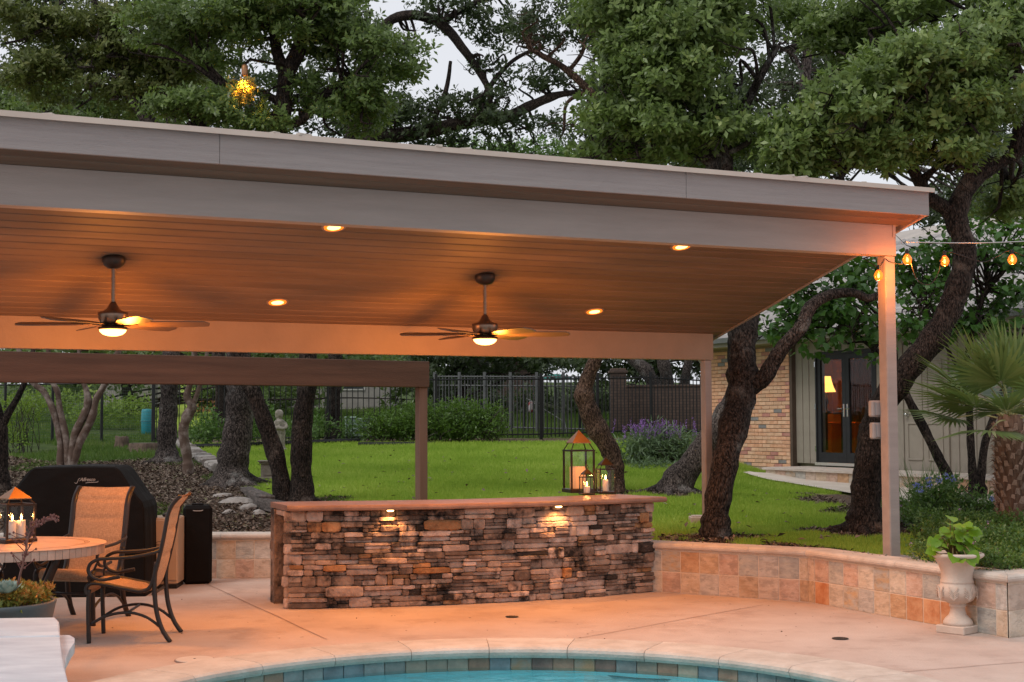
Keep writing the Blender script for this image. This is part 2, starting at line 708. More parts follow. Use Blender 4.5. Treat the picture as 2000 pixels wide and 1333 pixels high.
def ringpt(r, a, z=0):
    return (PC.x + r * math.sin(a), PC.y + r * math.cos(a), z)


n = 128
m = MB()
outer = []
for k in range(n):
    a = 2 * math.pi * k / n
    d = Vector((math.sin(a), math.cos(a)))
    t = 26 / max(abs(d.x), abs(d.y))
    outer.append((PC.x + d.x * t, PC.y + d.y * t, 0))
rings = [[ringpt(PR + .40, 2 * math.pi * k / n) for k in range(n)]]
rings.append([tuple(Vector(rings[0][k]).lerp(Vector(outer[k]), .1)) for k in range(n)])
rings.append(outer)
for r_ in rings:
    m.v += r_
for i in range(2):
    for k in range(n):
        m.f.append((i * n + k, i * n + (k + 1) % n, (i + 1) * n + (k + 1) % n, (i + 1) * n + k))
deck = tag(m.build('patio_deck', M_DECK), kind='structure')

M_JOINT = mat('dark_joint_strip', (.27, .18, .15), (.34, .24, .2), 12, .95)  # plain dark brown for the joint strips and the lid gap


def strip(pts, w_, z, name, material, parent):
    m = MB()
    for i, q in enumerate(pts):
        a = Vector(pts[max(i - 1, 0)])
        b = Vector(pts[min(i + 1, len(pts) - 1)])
        t = (b - a).normalized()
        s_ = Vector((-t.y, t.x, 0)) * w_ / 2
        q = Vector(q)
        m.v += [(q.x - s_.x, q.y - s_.y, z), (q.x + s_.x, q.y + s_.y, z)]
    for i in range(len(pts) - 1):
        m.f.append((2 * i, 2 * i + 1, 2 * i + 3, 2 * i + 2))
    return m.build(name, material, parent)


for pa, pb in (((400, 1140), (640, 1250)), ((1490, 1182), (1085, 1256)), ((1735, 1316), (2000, 1294)), ((1085, 1256), (900, 1300))):
    A, B = at(*pa, z=0), at(*pb, z=0)
    if pa == (1085, 1256):
        continue
    strip([A.lerp(B, t / 6) + Vector((rnd.uniform(-.008, .008), rnd.uniform(-.008, .008), 0)) for t in range(7)], .008, .004,
          'control_joint', M_JOINT, deck)

# coping stones round the pool
cop = tag(MB().build('pool_coping', M_LIME), kind='structure')
bpy.data.objects.remove(cop)
cop = bpy.data.objects.new('pool_coping', None)
COL.objects.link(cop)
tag(cop, kind='structure')
da = R(13.4)
prof = [(-.045, -.01), (-.052, .012), (-.045, .032), (-.02, .045), (.05, .05), (.41, .046), (.41, -.02), (-.03, -.03)]
for i in range(27):
    a0 = R(-97) + i * da * .995
    m = MB()
    st = 5
    g_ = .0009
    for k in range(st + 1):
        a = a0 + g_ + (da * .995 - 2 * g_) * k / st
        for (r_, z_) in prof:
            m.v.append(ringpt(PR + r_ + .0, a, z_ - .012))
    q = len(prof)
    for k in range(st):
        for j in range(q):
            m.f.append((k * q + j, k * q + (j + 1) % q, (k + 1) * q + (j + 1) % q, (k + 1) * q + j))
    m.f.append(tuple(range(q)))
    m.f.append(tuple(st * q + j for j in range(q))[::-1])
    o = m.build('coping_stone', M_LIME, cop, smooth=False)

# pool shell
M_PLASTER = mat('pool_plaster', (.14, .47, .55), (.18, .52, .60), 3, .8)
m = MB()
n = 96
zs = [(PR + .05, -.10), (PR + .05, -.125), (PR - .0, -.137), (PR - .02, -.75), (PR - .2, -.92), (.01, -.95)]
for (r_, z_) in zs:
    m.v += [ringpt(r_, 2 * math.pi * k / n, z_) for k in range(n)]
for i in range(len(zs) - 1):
    for k in range(n):
        m.f.append((i * n + k, i * n + (k + 1) % n, (i + 1) * n + (k + 1) % n, (i + 1) * n + k))
pool = tag(m.build('pool_shell', M_PLASTER, smooth=True), kind='structure')
# band the tiles sit on
m = MB()
for (r_, z_) in ((PR + .02, -.02), (PR + .02, -.30)):
    m.v += [ringpt(r_, 2 * math.pi * k / n, z_) for k in range(n)]
for k in range(n):
    m.f.append((k, (k + 1) % n, n + (k + 1) % n, n + k))
m.build('tile_bed', M_GROUT, pool)
slate_cols = [((.16, .19, .19), (.27, .31, .31)), ((.22, .15, .11), (.36, .25, .18)), ((.25, .22, .17), (.40, .36, .28)),
              ((.13, .17, .19), (.22, .29, .32)), ((.32, .22, .13), (.22, .26, .25)), ((.12, .09, .08), (.24, .17, .14)),
              ((.20, .20, .17), (.33, .30, .24)), ((.10, .13, .13), (.20, .22, .21))]
M_PTILE = [mat('pool_slate_%d' % i, a, b, 6, .4, .3, 30, rand=.12) for i, (a, b) in enumerate(slate_cols)]
tile_me = MB().rbox((0, 0, 0), (.148, .014, .148), .003).mesh('tile')
for k in range(-20, 21):
    a = (k + .5) * .152 / PR
    ob_mat('tile', tile_me, rnd.choice(M_PTILE), pool, loc=ringpt(PR + .008, a, -.062), rot=(0, 0, -a))

# water
M_WATER = bpy.data.materials.new('pool_water')
M_WATER.use_nodes = True
nn, ll = M_WATER.node_tree.nodes, M_WATER.node_tree.links
nn.remove(nn['Principled BSDF'])
t_ = nn.new('ShaderNodeBsdfTransparent')
t_.inputs[0].default_value = (.80, .97, .98, 1)
g_ = nn.new('ShaderNodeBsdfGlossy')
g_.inputs['Roughness'].default_value = .03
fr = nn.new('ShaderNodeLayerWeight')
fp = nn.new('ShaderNodeMath')
fp.operation = 'POWER'
fp.inputs[1].default_value = 5.0
fq = nn.new('ShaderNodeMath')
fq.operation = 'MULTIPLY_ADD'
fq.inputs[1].default_value = .8
fq.inputs[2].default_value = .02
mx = nn.new('ShaderNodeMixShader')
no = nn.new('ShaderNodeTexNoise')
no.inputs['Scale'].default_value = 6
no.inputs['Detail'].default_value = 3
bp = nn.new('ShaderNodeBump')
bp.inputs['Strength'].default_value = .7
bp.inputs['Distance'].default_value = .03
tcw = nn.new('ShaderNodeTexCoord')
ll.new(tcw.outputs['Object'], no.inputs['Vector'])
ll.new(no.outputs[0], bp.inputs['Height'])
ll.new(bp.outputs[0], g_.inputs['Normal'])
ll.new(bp.outputs[0], fr.inputs['Normal'])
ll.new(fr.outputs['Facing'], fp.inputs[0])
ll.new(fp.outputs[0], fq.inputs[0])
ll.new(fq.outputs[0], mx.inputs[0])
ll.new(t_.outputs[0], mx.inputs[1])
ll.new(g_.outputs[0], mx.inputs[2])
ll.new(mx.outputs[0], nn['Material Output'].inputs[0])
m = MB()
m.v = [ringpt(PR + .012, 2 * math.pi * k / 96, -.115) for k in range(96)]
m.f = [tuple(range(96))[::-1]]
tag(m.build('pool_water', M_WATER), kind='structure')
# a bench step under the water with a dark mosaic line
m = MB()
sp0 = [at(u, v, z=-.16) for u, v in ((1150, 1309), (1163, 1313), (1195, 1321), (1240, 1326), (1290, 1328), (1335, 1327), (1368, 1323), (1385, 1320))]
aw = [math.atan2(q.x - PC.x, q.y - PC.y) for q in (sp0[0], sp0[-1])]
pts = [tuple(q) for q in sp0] + [ringpt(PR - .005, aw[1] + (aw[0] - aw[1]) * k / 10, -.16) for k in range(11)]
m.prism(pts, (0, 0, -.7))
step = m.build('bench_step', mat('pale_plaster', (.30, .52, .57), (.36, .58, .62), 4, .8), pool)
strip([(q.x, q.y, 0) for q in sp0[1:-1]], .035, -.156, 'mosaic_line', mat('dark_mosaic', (.03, .04, .045), (.14, .16, .16), 90, .4), step)

# ================================================================== retaining wall
WALL = [(-14, 15.25), (-2.55, 15.23), (.4, 14.75), (1.25, 13.96), (2.685, 13.025), (3.741, 10.854), (12, 16.3)]


def wy(x):
    for (x0, y0), (x1, y1) in zip(WALL, WALL[1:]):
        if x0 <= x <= x1:
            return y0 + (y1 - y0) * (x - x0) / (x1 - x0)
    return 15.25 if x < 0 else 16.3


sandy = [((.42, .28, .17), (.55, .40, .28)), ((.48, .35, .24), (.60, .47, .36)), ((.40, .36, .32), (.55, .50, .45)),
         ((.42, .24, .13), (.55, .36, .22)), ((.52, .42, .32), (.62, .53, .44)), ((.34, .33, .31), (.50, .46, .40)),
         ((.50, .34, .20), (.42, .40, .37)), ((.46, .30, .22), (.58, .42, .34)), ((.55, .44, .36), (.48, .36, .28))]
M_WTILE = [mat('wall_slate_%d' % i, a, b, 11, .55, .35, 25, rand=.1, stretch=(1, 1, 1.9), stain=tuple(.5 * (p + q) * .75 for p, q in zip(a, b)),
               sscale=9, sth=(.50, .60)) for i, (a, b) in enumerate(sandy)]
M_RUST = mat('rust_slate', (.42, .16, .065), (.56, .30, .16), 11, .5, .3, 25, rand=.08)
wall = thing('retaining_wall', 'low tiled garden wall with a rounded limestone cap around the patio', 'garden wall')
wtile_me = MB().rbox((0, 0, 0), (.192, .012, .192), .003).mesh('tile')
TW = .2
lastm = []
for si, ((x0, y0), (x1, y1)) in enumerate(zip(WALL, WALL[1:])):
    A, B = Vector((x0, y0, 0)), Vector((x1, y1, 0))
    d = (B - A).normalized()
    nrm = Vector((d.y, -d.x, 0))
    Ls = (B - A).length
    rz = math.atan2(d.y, d.x)
    m = MB()
    a_, b_ = A + nrm * .0055, B + nrm * .0055
    back = -nrm * .2
    e0 = d * (.0 if si == 0 else -.02)
    m.prism([a_, b_, b_ + back - d * (.25 if si == 4 else 0), a_ + back + d * (.25 if si == 5 else 0)], (0, 0, .418))
    m.build('wall_core', M_GROUT, wall)
    vis0 = 0
    vis1 = Ls
    if si == 0:
        vis0 = Ls - 2.2
    if si == 5:
        vis1 = 1.6
    if si in (2,):
        vis1 = -1
    if si != 2:
        k = 0
        s_ = vis0 if si != 4 else .1
        if si == 4:
            offs = [(.0, .1)] + [(.1 + TW * j, TW) for j in range(11)] + [(.1 + TW * 11, Ls - .1 - TW * 11)]
        elif si == 3:
            nn_ = int((Ls) / TW)
            offs = [(Ls - .085, .085)] + [(Ls - .085 - TW * (j + 1), TW) for j in range(nn_)]
        else:
            offs = [(vis0 + TW * j, TW) for j in range(int((vis1 - vis0) / TW))]
        for (s0, wd) in offs:
            for row in range(2):
                q = A + d * (s0 + wd / 2) + nrm * .004
                mt = rnd.choice([q_ for q_ in M_WTILE if q_ not in lastm])
                lastm = (lastm + [mt])[-3:]
                if si == 4 and row == 0 and s0 > .05 and round((s0 - .1) / TW) in (0, 6, 7, 8):
                    mt = M_RUST
                ob_mat('tile', wtile_me, mt, wall, loc=(q.x, q.y, .102 + row * .2), rot=(0, rnd.choice((0, R(180))), rz),
                       scale=(wd / TW * (1 if wd == TW else .97), 1, 1))
    # cap stones
    if si in (2,):
        rng = [(0, Ls)]
    else:
        st = .62
        cnt = max(1, round(Ls / st)) if si not in (0, 5) else None
        if si == 0:
            rng = [(0, vis0)] + [(vis0 + .55 * j, vis0 + .55 * (j + 1)) for j in range(4)]
        elif si == 5:
            rng = [(0, .7), (.7, 1.5), (1.5, Ls)]
        else:
            rng = [(Ls * j / cnt, Ls * (j + 1) / cnt) for j in range(cnt)]
    prof = [(.0, .418), (.03, .419), (.042, .430), (.046, .446), (.042, .462), (.028, .474), (.0, .478), (-.26, .474), (-.26, .418)]
    # mitre: bisect at the ends
    def mit(i, P_, dcur):
        # returns function that shifts along d for an offset across
        j = i
        if j <= 0 or j >= len(WALL) - 1:
            return 0.0
        d0 = (Vector(WALL[j]) - Vector(WALL[j - 1])).normalized()
        d1 = (Vector(WALL[j + 1]) - Vector(WALL[j])).normalized()
        ang = math.atan2(d0.x * d1.y - d0.y * d1.x, d0.dot(d1))
        return math.tan(ang / 2)
    t0, t1 = mit(si, A, d), mit(si + 1, B, d)
    for (s0, s1) in rng:
        m = MB()
        for (s_, tt, first) in ((s0 + .0015, t0 if s0 == 0 else 0, True), (s1 - .0015, t1 if s1 >= Ls - 1e-6 else 0, False)):
            for (c_, z_) in prof:
                sh = c_ * tt * (-1 if first else 1)
                q = A + d * (s_ + sh) + nrm * c_
                m.v.append((q.x, q.y, z_))
        q_ = len(prof)
        for j in range(q_):
            m.f.append((j, (j + 1) % q_, q_ + (j + 1) % q_, q_ + j))
        m.f.append(tuple(range(q_))[::-1])
        m.f.append(tuple(range(q_, 2 * q_)))
        m.build('cap_stone', M_LIME, wall)

# ================================================================== yard
def line_side(x, y):
    """>0 on the lawn side of the stone border, <0 in the mulch"""
    pts = BORDER
    if y <= pts[0][1]:
        (x0, y0), (x1, y1) = pts[0], pts[1]
    elif y >= pts[-1][1]:
        (x0, y0), (x1, y1) = pts[-2], pts[-1]
    else:
        for (x0, y0), (x1, y1) in zip(pts, pts[1:]):
            if y0 <= y <= y1:
                break
    return x - (x0 + (x1 - x0) * (y - y0) / (y1 - y0))


BORDER = [(q.x, q.y) for q in (atg(560, 1025), atg(530, 1000), atg(478, 950), atg(430, 922), atg(345, 866))]
BORDER[0] = (-2.2, 15.3)


def path_mask(x, y):
    """paved path by the house (world coords): signed inside test"""
    d = Vector((x - HO.x, y - HO.y))
    lx = d.x * HD.x + d.y * HD.y
    ly = d.x * -HD.y + d.y * HD.x        # inward
    return lx, ly


HD = Vector((.42, -.9075)).normalized()       # direction of the house front, toward the camera side
HO = at(1597, 903, y=27.0)


def zone(x, y):
    """0 lawn, 1 mulch / soil, 2 rough grass behind"""
    if line_side(x, y) < 0:
        lim = 27.0 + 1.5 * math.sin(x * .9) + (x + 6) * -.55
        return 2 if y > lim else 1
    if y > 32.6 and x > -9:
        return 2 if y > 34.5 else 1
    for (tx, ty, tr_) in ((2.12, 14.9, .5), (3.8, 15.45, .62), (1.42, 20.3, .5), (2.3, 20.2, .55), (-2.75, 18.9, .75)):
        if (x - tx) ** 2 + (y - ty) ** 2 < (tr_ * (1 + .3 * math.sin(4 * math.atan2(y - ty, x - tx) + tx))) ** 2:
            return 1
    if x > 1.5:
        back = y - wy(x)
        e = .85 + .3 * math.sin(x * 5.0) + .15 * math.sin(x * 13)
        if x < 4.2 and back < e:
            return 1
        if x > 4.2 + .25 * math.sin(y * 3) and y < 22:
            return 1
    return 0


xs = np.concatenate([np.linspace(-45, -13, 12)[:-1], np.linspace(-13, 10, 116), np.linspace(10, 45, 12)[1:]])
yst = np.concatenate([np.linspace(0, 20, 90)[:-1], np.linspace(20, 45, 40)[:-1], np.linspace(45, 110, 12)])
m = MB()
for x in xs:
    y0 = wy(x) + .12
    for t in yst:
        y = y0 + t
        m.v.append((x, y, gz(x, y) + .012 * math.sin(x * 3.1) * math.sin(y * 2.3)))
ny = len(yst)
for i in range(len(xs) - 1):
    for j in range(ny - 1):
        m.f.append((i * ny + j, (i + 1) * ny + j, (i + 1) * ny + j + 1, i * ny + j + 1))
me = m.mesh('yard', True)
za = me.attributes.new('zone', 'FLOAT', 'POINT')
za.data.foreach_set('value', [1.0 if zone(q[0], q[1]) == 1 else 0.0 for q in m.v])
zb = me.attributes.new('rough', 'FLOAT', 'POINT')
zb.data.foreach_set('value', [1.0 if zone(q[0], q[1]) == 2 else 0.0 for q in m.v])
M_YARD = bpy.data.materials.new('yard_soil_and_turf')
M_YARD.use_nodes = True
nn, ll = M_YARD.node_tree.nodes, M_YARD.node_tree.links
bs = nn['Principled BSDF']
bs.inputs['Roughness'].default_value = .95
bs.inputs['Specular IOR Level'].default_value = .1


def noise_ramp(scale, cols, detail=6):
    tcn = nn.new('ShaderNodeTexCoord')
    no = nn.new('ShaderNodeTexNoise')
    no.inputs['Scale'].default_value = scale
    no.inputs['Detail'].default_value = detail
    no.inputs['Roughness'].default_value = .7
    ll.new(tcn.outputs['Object'], no.inputs['Vector'])
    cr = nn.new('ShaderNodeValToRGB')
    e = cr.color_ramp.elements
    while len(e) < len(cols):
        e.new(.5)
    for i, (p, c) in enumerate(cols):
        e[i].position = p
        e[i].color = c + (1,)
    ll.new(no.outputs[0], cr.inputs[0])
    return cr.outputs[0], no.outputs[0]


turf, _ = noise_ramp(9, [(.3, (.18, .25, .03)), (.7, (.28, .36, .055))])
mul, mh = noise_ramp(30, [(.35, (.035, .022, .015)), (.5, (.11, .075, .055)), (.62, (.20, .15, .12)), (.75, (.10, .07, .05))], 8)
rou, _ = noise_ramp(3, [(.35, (.03, .05, .014)), (.55, (.055, .085, .02)), (.7, (.085, .08, .04))])
a1 = nn.new('ShaderNodeAttribute')
a1.attribute_name = 'zone'
a2 = nn.new('ShaderNodeAttribute')
a2.attribute_name = 'rough'
x1 = nn.new('ShaderNodeMixRGB')
x2 = nn.new('ShaderNodeMixRGB')
ll.new(a1.outputs['Fac'], x1.inputs[0])
ll.new(turf, x1.inputs[1])
ll.new(mul, x1.inputs[2])
ll.new(a2.outputs['Fac'], x2.inputs[0])
ll.new(x1.outputs[0], x2.inputs[1])
ll.new(rou, x2.inputs[2])
ll.new(x2.outputs[0], bs.inputs['Base Color'])
bp = nn.new('ShaderNodeBump')
bp.inputs['Strength'].default_value = .8
bp.inputs['Distance'].default_value = .03
ll.new(mh, bp.inputs['Height'])
ll.new(bp.outputs[0], bs.inputs['Normal'])
yard = ob('yard_ground', me, M_YARD)
tag(yard, kind='structure')
# fix the ground normals upward
bm = bmesh.new()
bm.from_mesh(me)
bmesh.ops.recalc_face_normals(bm, faces=bm.faces)
if sum(f.normal.z for f in bm.faces) < 0:
    bmesh.ops.reverse_faces(bm, faces=bm.faces)
bm.to_mesh(me)
bm.free()

# ================================================================== pavilion
PO = Vector((3.401, 12.521, 0))
PA = R(25.06)
PB = Vector((math.cos(PA), math.sin(PA), 0))        # along the beams
PN = Vector((-math.sin(PA), math.cos(PA), 0))       # to the back
LEN, DEP, RX = 10.4, 2.95, .1
ZF, ZFT, ZR, ZRT = 3.10, 3.37, 2.30, 2.58
SL = (ZFT - ZRT) / DEP
pav = thing('pavilion', 'taupe painted patio pavilion with sloping plank ceiling and fan lights', 'pavilion', PO, PA)


def zc(y):
    return ZFT - SL * y


def ploc(x, y, z):
    return PO + PB * x + PN * y + Vector((0, 0, z))


cs = 1 / math.sqrt(1 + SL * SL)
th = math.atan(SL)
MB().bb(-LEN, 0, 0, .14, ZF, ZFT).build('front_beam', M_TAUPE, pav)
MB().bb(-LEN, 0, DEP, DEP + .14, ZR, ZRT).build('rear_beam', mat('rear_beam_brown_taupe', (.29, .195, .13), (.32, .215, .145), 5, .55, .15, 30), pav)  # rear beam coloured browner than the front beam's taupe
# little cover plate at the beam end, seams under the beam
MB().bb(-.035, -.004, -.006, 0, ZF + .16, ZFT - .003).build('corner_strap', M_TAUPE, pav)
for (x_, y_, z0_, z1_, w_) in ((-.055, .07, .452, ZF, .112), (-.05, DEP + .07, .30, ZR, .09), (-LEN + .1, .07, 0, ZF, .1), (-LEN + .1, DEP + .07, 0, ZR, .09)):
    po = MB().rbox((x_, y_, (z0_ + z1_) / 2), (w_, w_, z1_ - z0_), .008).build('post', M_TAUPE, pav)
    if x_ == -.055:
        m = MB().rbox((x_ - .02, y_ + .02, .425), (.42, .36, .06), .006)
        m.build('footing', mat('footing_concrete', (.24, .19, .17), (.34, .28, .25), 12, .9, .4, 40), pav)
        mgal = mat('galvanised', (.4, .38, .34), rough=.4, metal=.8)
        for bx_, by_ in ((-.15, -.1), (.14, -.11), (.13, .13), (-.15, .13)):
            MB().lathe([(.02, 0), (.02, .012), (.009, .014), (.009, .035)], 8, (x_ + bx_, y_ + by_, .456)).build('anchor_bolt', mgal, pav)
        m = MB().bb(x_ - .12, x_ + .12, y_ - .11, y_ + .11, .454, .462)
        m.build('base_plate', M_TAUPE, pav)
# ceiling planks: tongue and groove, each its own board
pw = .1345
npl = int((DEP - .14) / cs / pw) + 1
plank_me = MB().rbox((0, 0, 0), (LEN + RX, pw - .006, .018), .0075).mesh('plank')
for k in range(npl):
    y_ = .14 + (k + .5) * pw * cs
    if y_ > DEP + .02:
        break
    ob_mat('plank', plank_me, M_PLANK, pav, loc=((RX - LEN) / 2, y_, zc(y_) + .006), rot=(-th, 0, 0))
soff = -.26
sof_me = MB().rbox((0, 0, 0), (LEN + RX, .128, .016), .006).mesh('soffit_board')
for k in range(2):
    y_ = -.066 - .131 * k
    ob_mat('soffit_board', sof_me, M_SOFFIT, pav, loc=((RX - LEN) / 2, y_, zc(y_) + .006), rot=(-th, 0, 0))
# fascia, drip edge, rake board, roof deck
zt = zc(soff)
for (xa_, xb_) in ((-LEN, -6.1), (-6.098, -2.35), (-2.348, RX + .03)):
    MB().rbox(((xa_ + xb_) / 2, soff - .015, zt + .095), (xb_ - xa_, .03, .22), .003).build('fascia_board', M_FASCIA, pav)
MB().bb(-LEN, RX + .055, soff - .075, soff + .05, zt + .208, zt + .222).build('roof_edge', M_DRIP, pav)
MB().bb(-LEN, RX + .055, soff - .078, soff - .07, zt + .185, zt + .2235).build('drip_edge', M_DRIP, pav)
m = MB()
yb = DEP + .34
m.prism([(RX, soff + .0005, zc(soff) - .012), (RX, yb, zc(yb) - .012), (RX, yb, zc(yb) + .2), (RX, soff + .0005, zc(soff) + .2)], (.03, 0, 0))
m.build('rake_board', M_TAUPE, pav)
m = MB()
m.prism([(-LEN, soff, zc(soff) + .206), (-LEN, yb, zc(yb) + .206), (-LEN, yb, zc(yb) + .222), (-LEN, soff + .05, zc(soff) + .222)], (LEN + RX + .05, 0, 0))
m.build('roof_deck', M_ROOFTOP, pav)
m = MB()
m.prism([(-LEN, soff + .002, zc(soff) + .03), (-LEN, yb, zc(yb) + .03), (-LEN, yb, zc(yb) + .2), (-LEN, soff + .002, zc(soff) + .2)], (LEN + RX - .003, 0, 0))
m.build('roof_core', M_TAUPE, pav)
MB().bb(-LEN, RX, yb, yb + .03, zc(yb) - .015, zc(yb) + .2).build('rear_fascia', M_TAUPE, pav)
m = MB()                                                   # debris along the roof edge
for k in range(26):
    x_ = -rnd.uniform(.5, 9.8)
    m.rbox((x_, soff - .02 + rnd.uniform(-.03, .05), zt + .228), (rnd.uniform(.03, .12), rnd.uniform(.03, .06), rnd.uniform(.008, .02)), .003, rz=rnd.uniform(0, 3))
m.build('leaf_debris', mat('dry_leaf_litter', (.35, .3, .26), (.5, .45, .4), 20, .9), pav)['kind'] = 'stuff'

# ================================================================== timber pergola behind
pb0, pb1 = at(835, 757, z=2.08), at(0, 747, z=2.08)
pd = (pb1 - pb0).normalized()
per = thing('timber_pergola', 'dark brown timber beam on a square post behind the pavilion', 'pergola', (pb0.x, pb0.y, 0), math.atan2(pd.y, pd.x) + math.pi)
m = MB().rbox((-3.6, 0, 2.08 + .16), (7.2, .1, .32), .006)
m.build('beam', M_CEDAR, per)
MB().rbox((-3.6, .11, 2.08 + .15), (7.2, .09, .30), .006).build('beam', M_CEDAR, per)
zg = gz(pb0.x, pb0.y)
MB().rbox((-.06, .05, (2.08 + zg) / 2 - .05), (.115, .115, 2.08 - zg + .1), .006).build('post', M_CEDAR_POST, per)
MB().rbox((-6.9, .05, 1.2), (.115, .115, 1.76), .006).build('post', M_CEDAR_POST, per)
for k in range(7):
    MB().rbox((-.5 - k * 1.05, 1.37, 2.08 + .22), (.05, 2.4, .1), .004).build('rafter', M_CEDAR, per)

# ================================================================== house
hz0 = HO.z
house = thing('brick_house', 'single storey brick and board house with french doors at the right', 'house', HO, math.atan2(HD.y, HD.x))
M_MORTAR = mat('mortar', (.30, .20, .14), (.38, .27, .2), 30, .95, .3, 90)
M_BRICK = [mat('brick_tan', (.64, .32, .19), (.75, .44, .29), 9, .85, .3, 60, rand=.12),
           mat('brick_buff', (.62, .36, .23), (.74, .48, .33), 9, .85, .3, 60, rand=.1),
           mat('brick_rose', (.46, .19, .16), (.52, .26, .21), 9, .85, .3, 60, rand=.1),
           mat('brick_grey', (.20, .19, .19), (.27, .25, .25), 9, .85, .3, 60, rand=.1)]
M_SIDING = mat('taupe_siding', (.26, .23, .19), (.30, .265, .22), 4, .75, .3, 30, bstretch=(14, 14, 1), bdist=.006)
M_TRIMBR = mat('brown_trim', (.075, .05, .037), (.10, .066, .05), 6, .7)
M_DOOR = mat('charcoal_door', (.020, .020, .022), (.027, .027, .03), 6, .5, spec=.2)
# brick wall
ZB0, ZT = -.13, 2.22
MB().bb(-3.75, -.72, -.085, .1, -.35, ZT + .15).build('brick_backing', M_MORTAR, house)
MB().bb(-3.78, -.71, -.12, -.086, -.55, ZB0 - .005).build('foundation', mat('foundation_plaster', (.42, .29, .23), (.5, .37, .3), 5, .9, .3, 20), house)
bw, bh = .264, .0762
brick_me = MB().rbox((0, 0, 0), (bw - .011, .03, bh - .011), .004).mesh('brick')
cells = []
row = 0
z_ = ZB0
while z_ < ZT - .02:
    x_ = -.72 - (bw / 2 if row % 2 else 0)
    if row % 2:
        cells.append((-.72 - bw / 4, z_, .5))
    while x_ > -3.7:
        cells.append((x_ - bw / 2, z_, 1))
        x_ -= bw
    z_ += bh
    row += 1
cells.sort(key=lambda c: -c[0])
rest = MB()
for i, (x_, z_, fr_) in enumerate(cells):
    r_ = rnd.random()
    mt = M_BRICK[3] if r_ < .06 else M_BRICK[2] if r_ < .16 else M_BRICK[1] if r_ < .55 else M_BRICK[0]
    if i < 298:
        ob_mat('brick', brick_me, mt, house, loc=(x_, -.092, z_ + bh / 2), scale=(fr_ if fr_ == 1 else .48, 1, 1))
    else:
        rest.rbox((x_, -.092, z_ + bh / 2), ((bw - .011) * (fr_ if fr_ == 1 else .48), .03, bh - .011), .004)
o = rest.build('bricks_far_end', M_BRICK[0], house)
o['kind'] = 'stuff'
MB().bb(-.715, -.64, -.10, .05, -.13, ZT + .1).build('corner_trim', M_TRIMBR, house)
m = MB()
m.tube([(-3.72, -.17, -.5), (-3.72, -.17, 2.0), (-3.72, -.3, 2.2)], .045, 8)
m.build('downspout', mat('grey_gutter', (.30, .29, .28), (.34, .33, .31), 5, .5), house)
# board walls
def boards(x0, x1, z0, z1, y=0.0):
    n_ = max(1, round((x1 - x0) / .2))
    wdt = (x1 - x0) / n_
    bme = MB().rbox((0, 0, 0), (wdt - .004, .02, z1 - z0), .003).mesh('board')
    tme = MB().rbox((0, 0, 0), (.038, .02, z1 - z0), .004).mesh('batten')
    for k in range(n_):
        ob_mat('board', bme, M_SIDING, house, loc=(x0 + (k + .5) * wdt, y, (z0 + z1) / 2))
        if k:
            ob_mat('batten', tme, M_SIDING, house, loc=(x0 + k * wdt, y - .018, (z0 + z1) / 2))


boards(-.64, -.02, -.03, ZT + .1)
boards(1.76, 2.45, -.1, ZT + .1)
boards(3.62, 9.6, -.35, ZT + .1)
boards(-.02, 1.76, 2.08, ZT + .1)
boards(2.45, 3.62, 2.12, ZT + .1)
# walls behind, with the door opening left free
for (x0, x1, z0, z1) in ((-3.7, -.03, -.4, ZT + .3), (1.77, 9.6, -.4, ZT + .3), (-.03, 1.77, 2.07, ZT + .3)):
    MB().bb(x0, x1, .1, .22, z0, z1).build('wall', M_SIDING, house)
MB().bb(-3.7, 9.6, .102, .22, -.6, -.41).build('wall_footing', M_SIDING, house)
MB().bb(-3.74, -3.62, .222, 7.5, -.6, ZT + .3).build('side_wall', M_BRICK[0], house)
MB().bb(9.48, 9.6, .222, 7.5, -.6, ZT + .3).build('side_wall', M_SIDING, house)
MB().bb(-3.61, 9.47, 7.4, 7.5, -.6, ZT + .3).build('back_wall', M_SIDING, house)
# french doors
fd = MB().bb(-.02, .02, -.02, .09, 0, 2.07).bb(1.72, 1.76, -.02, .09, 0, 2.07).bb(.0205, 1.7195, -.02, .09, 2.02, 2.07).build('door_frame', M_DOOR, house)
MB().bb(-.02, 1.76, -.05, .09, -.055, -.002).build('threshold', mat('threshold_metal', (.55, .52, .48), rough=.4, metal=.5), house)
for k in range(2):
    x0 = .022 + k * .85
    x1 = x0 + .845
    m = MB().bb(x0, x0 + .1, .0, .045, .005, 2.015).bb(x1 - .1, x1, .0, .045, .005, 2.015)
    m.bb(x0 + .1, x1 - .1, .0, .045, .005, .19).bb(x0 + .1, x1 - .1, .0, .045, 1.92, 2.015)
    dl = m.build('door_leaf', M_DOOR, house)
    MB().bb(x0 + .1005, x1 - .1005, .018, .026, .1905, 1.9195).build('pane', M_GLASS, dl)
    hx = x1 - .05 if k == 0 else x0 + .05
    m = MB().rbox((hx, -.006, .97), (.04, .012, .24), .004)
    s_ = -1 if k == 0 else 1
    m.tube([(hx, -.01, 1.0), (hx, -.05, 1.0), (hx + s_ * .12, -.055, 1.0)], .01, 6)
    m.build('handle', M_CHROME, dl)
# hinges
m = MB()
for z_ in (.25, 1.05, 1.85):
    m.bb(-.03, .0, -.03, -.021, z_ - .05, z_ + .05)
m.build('hinges', M_CHROME, house)
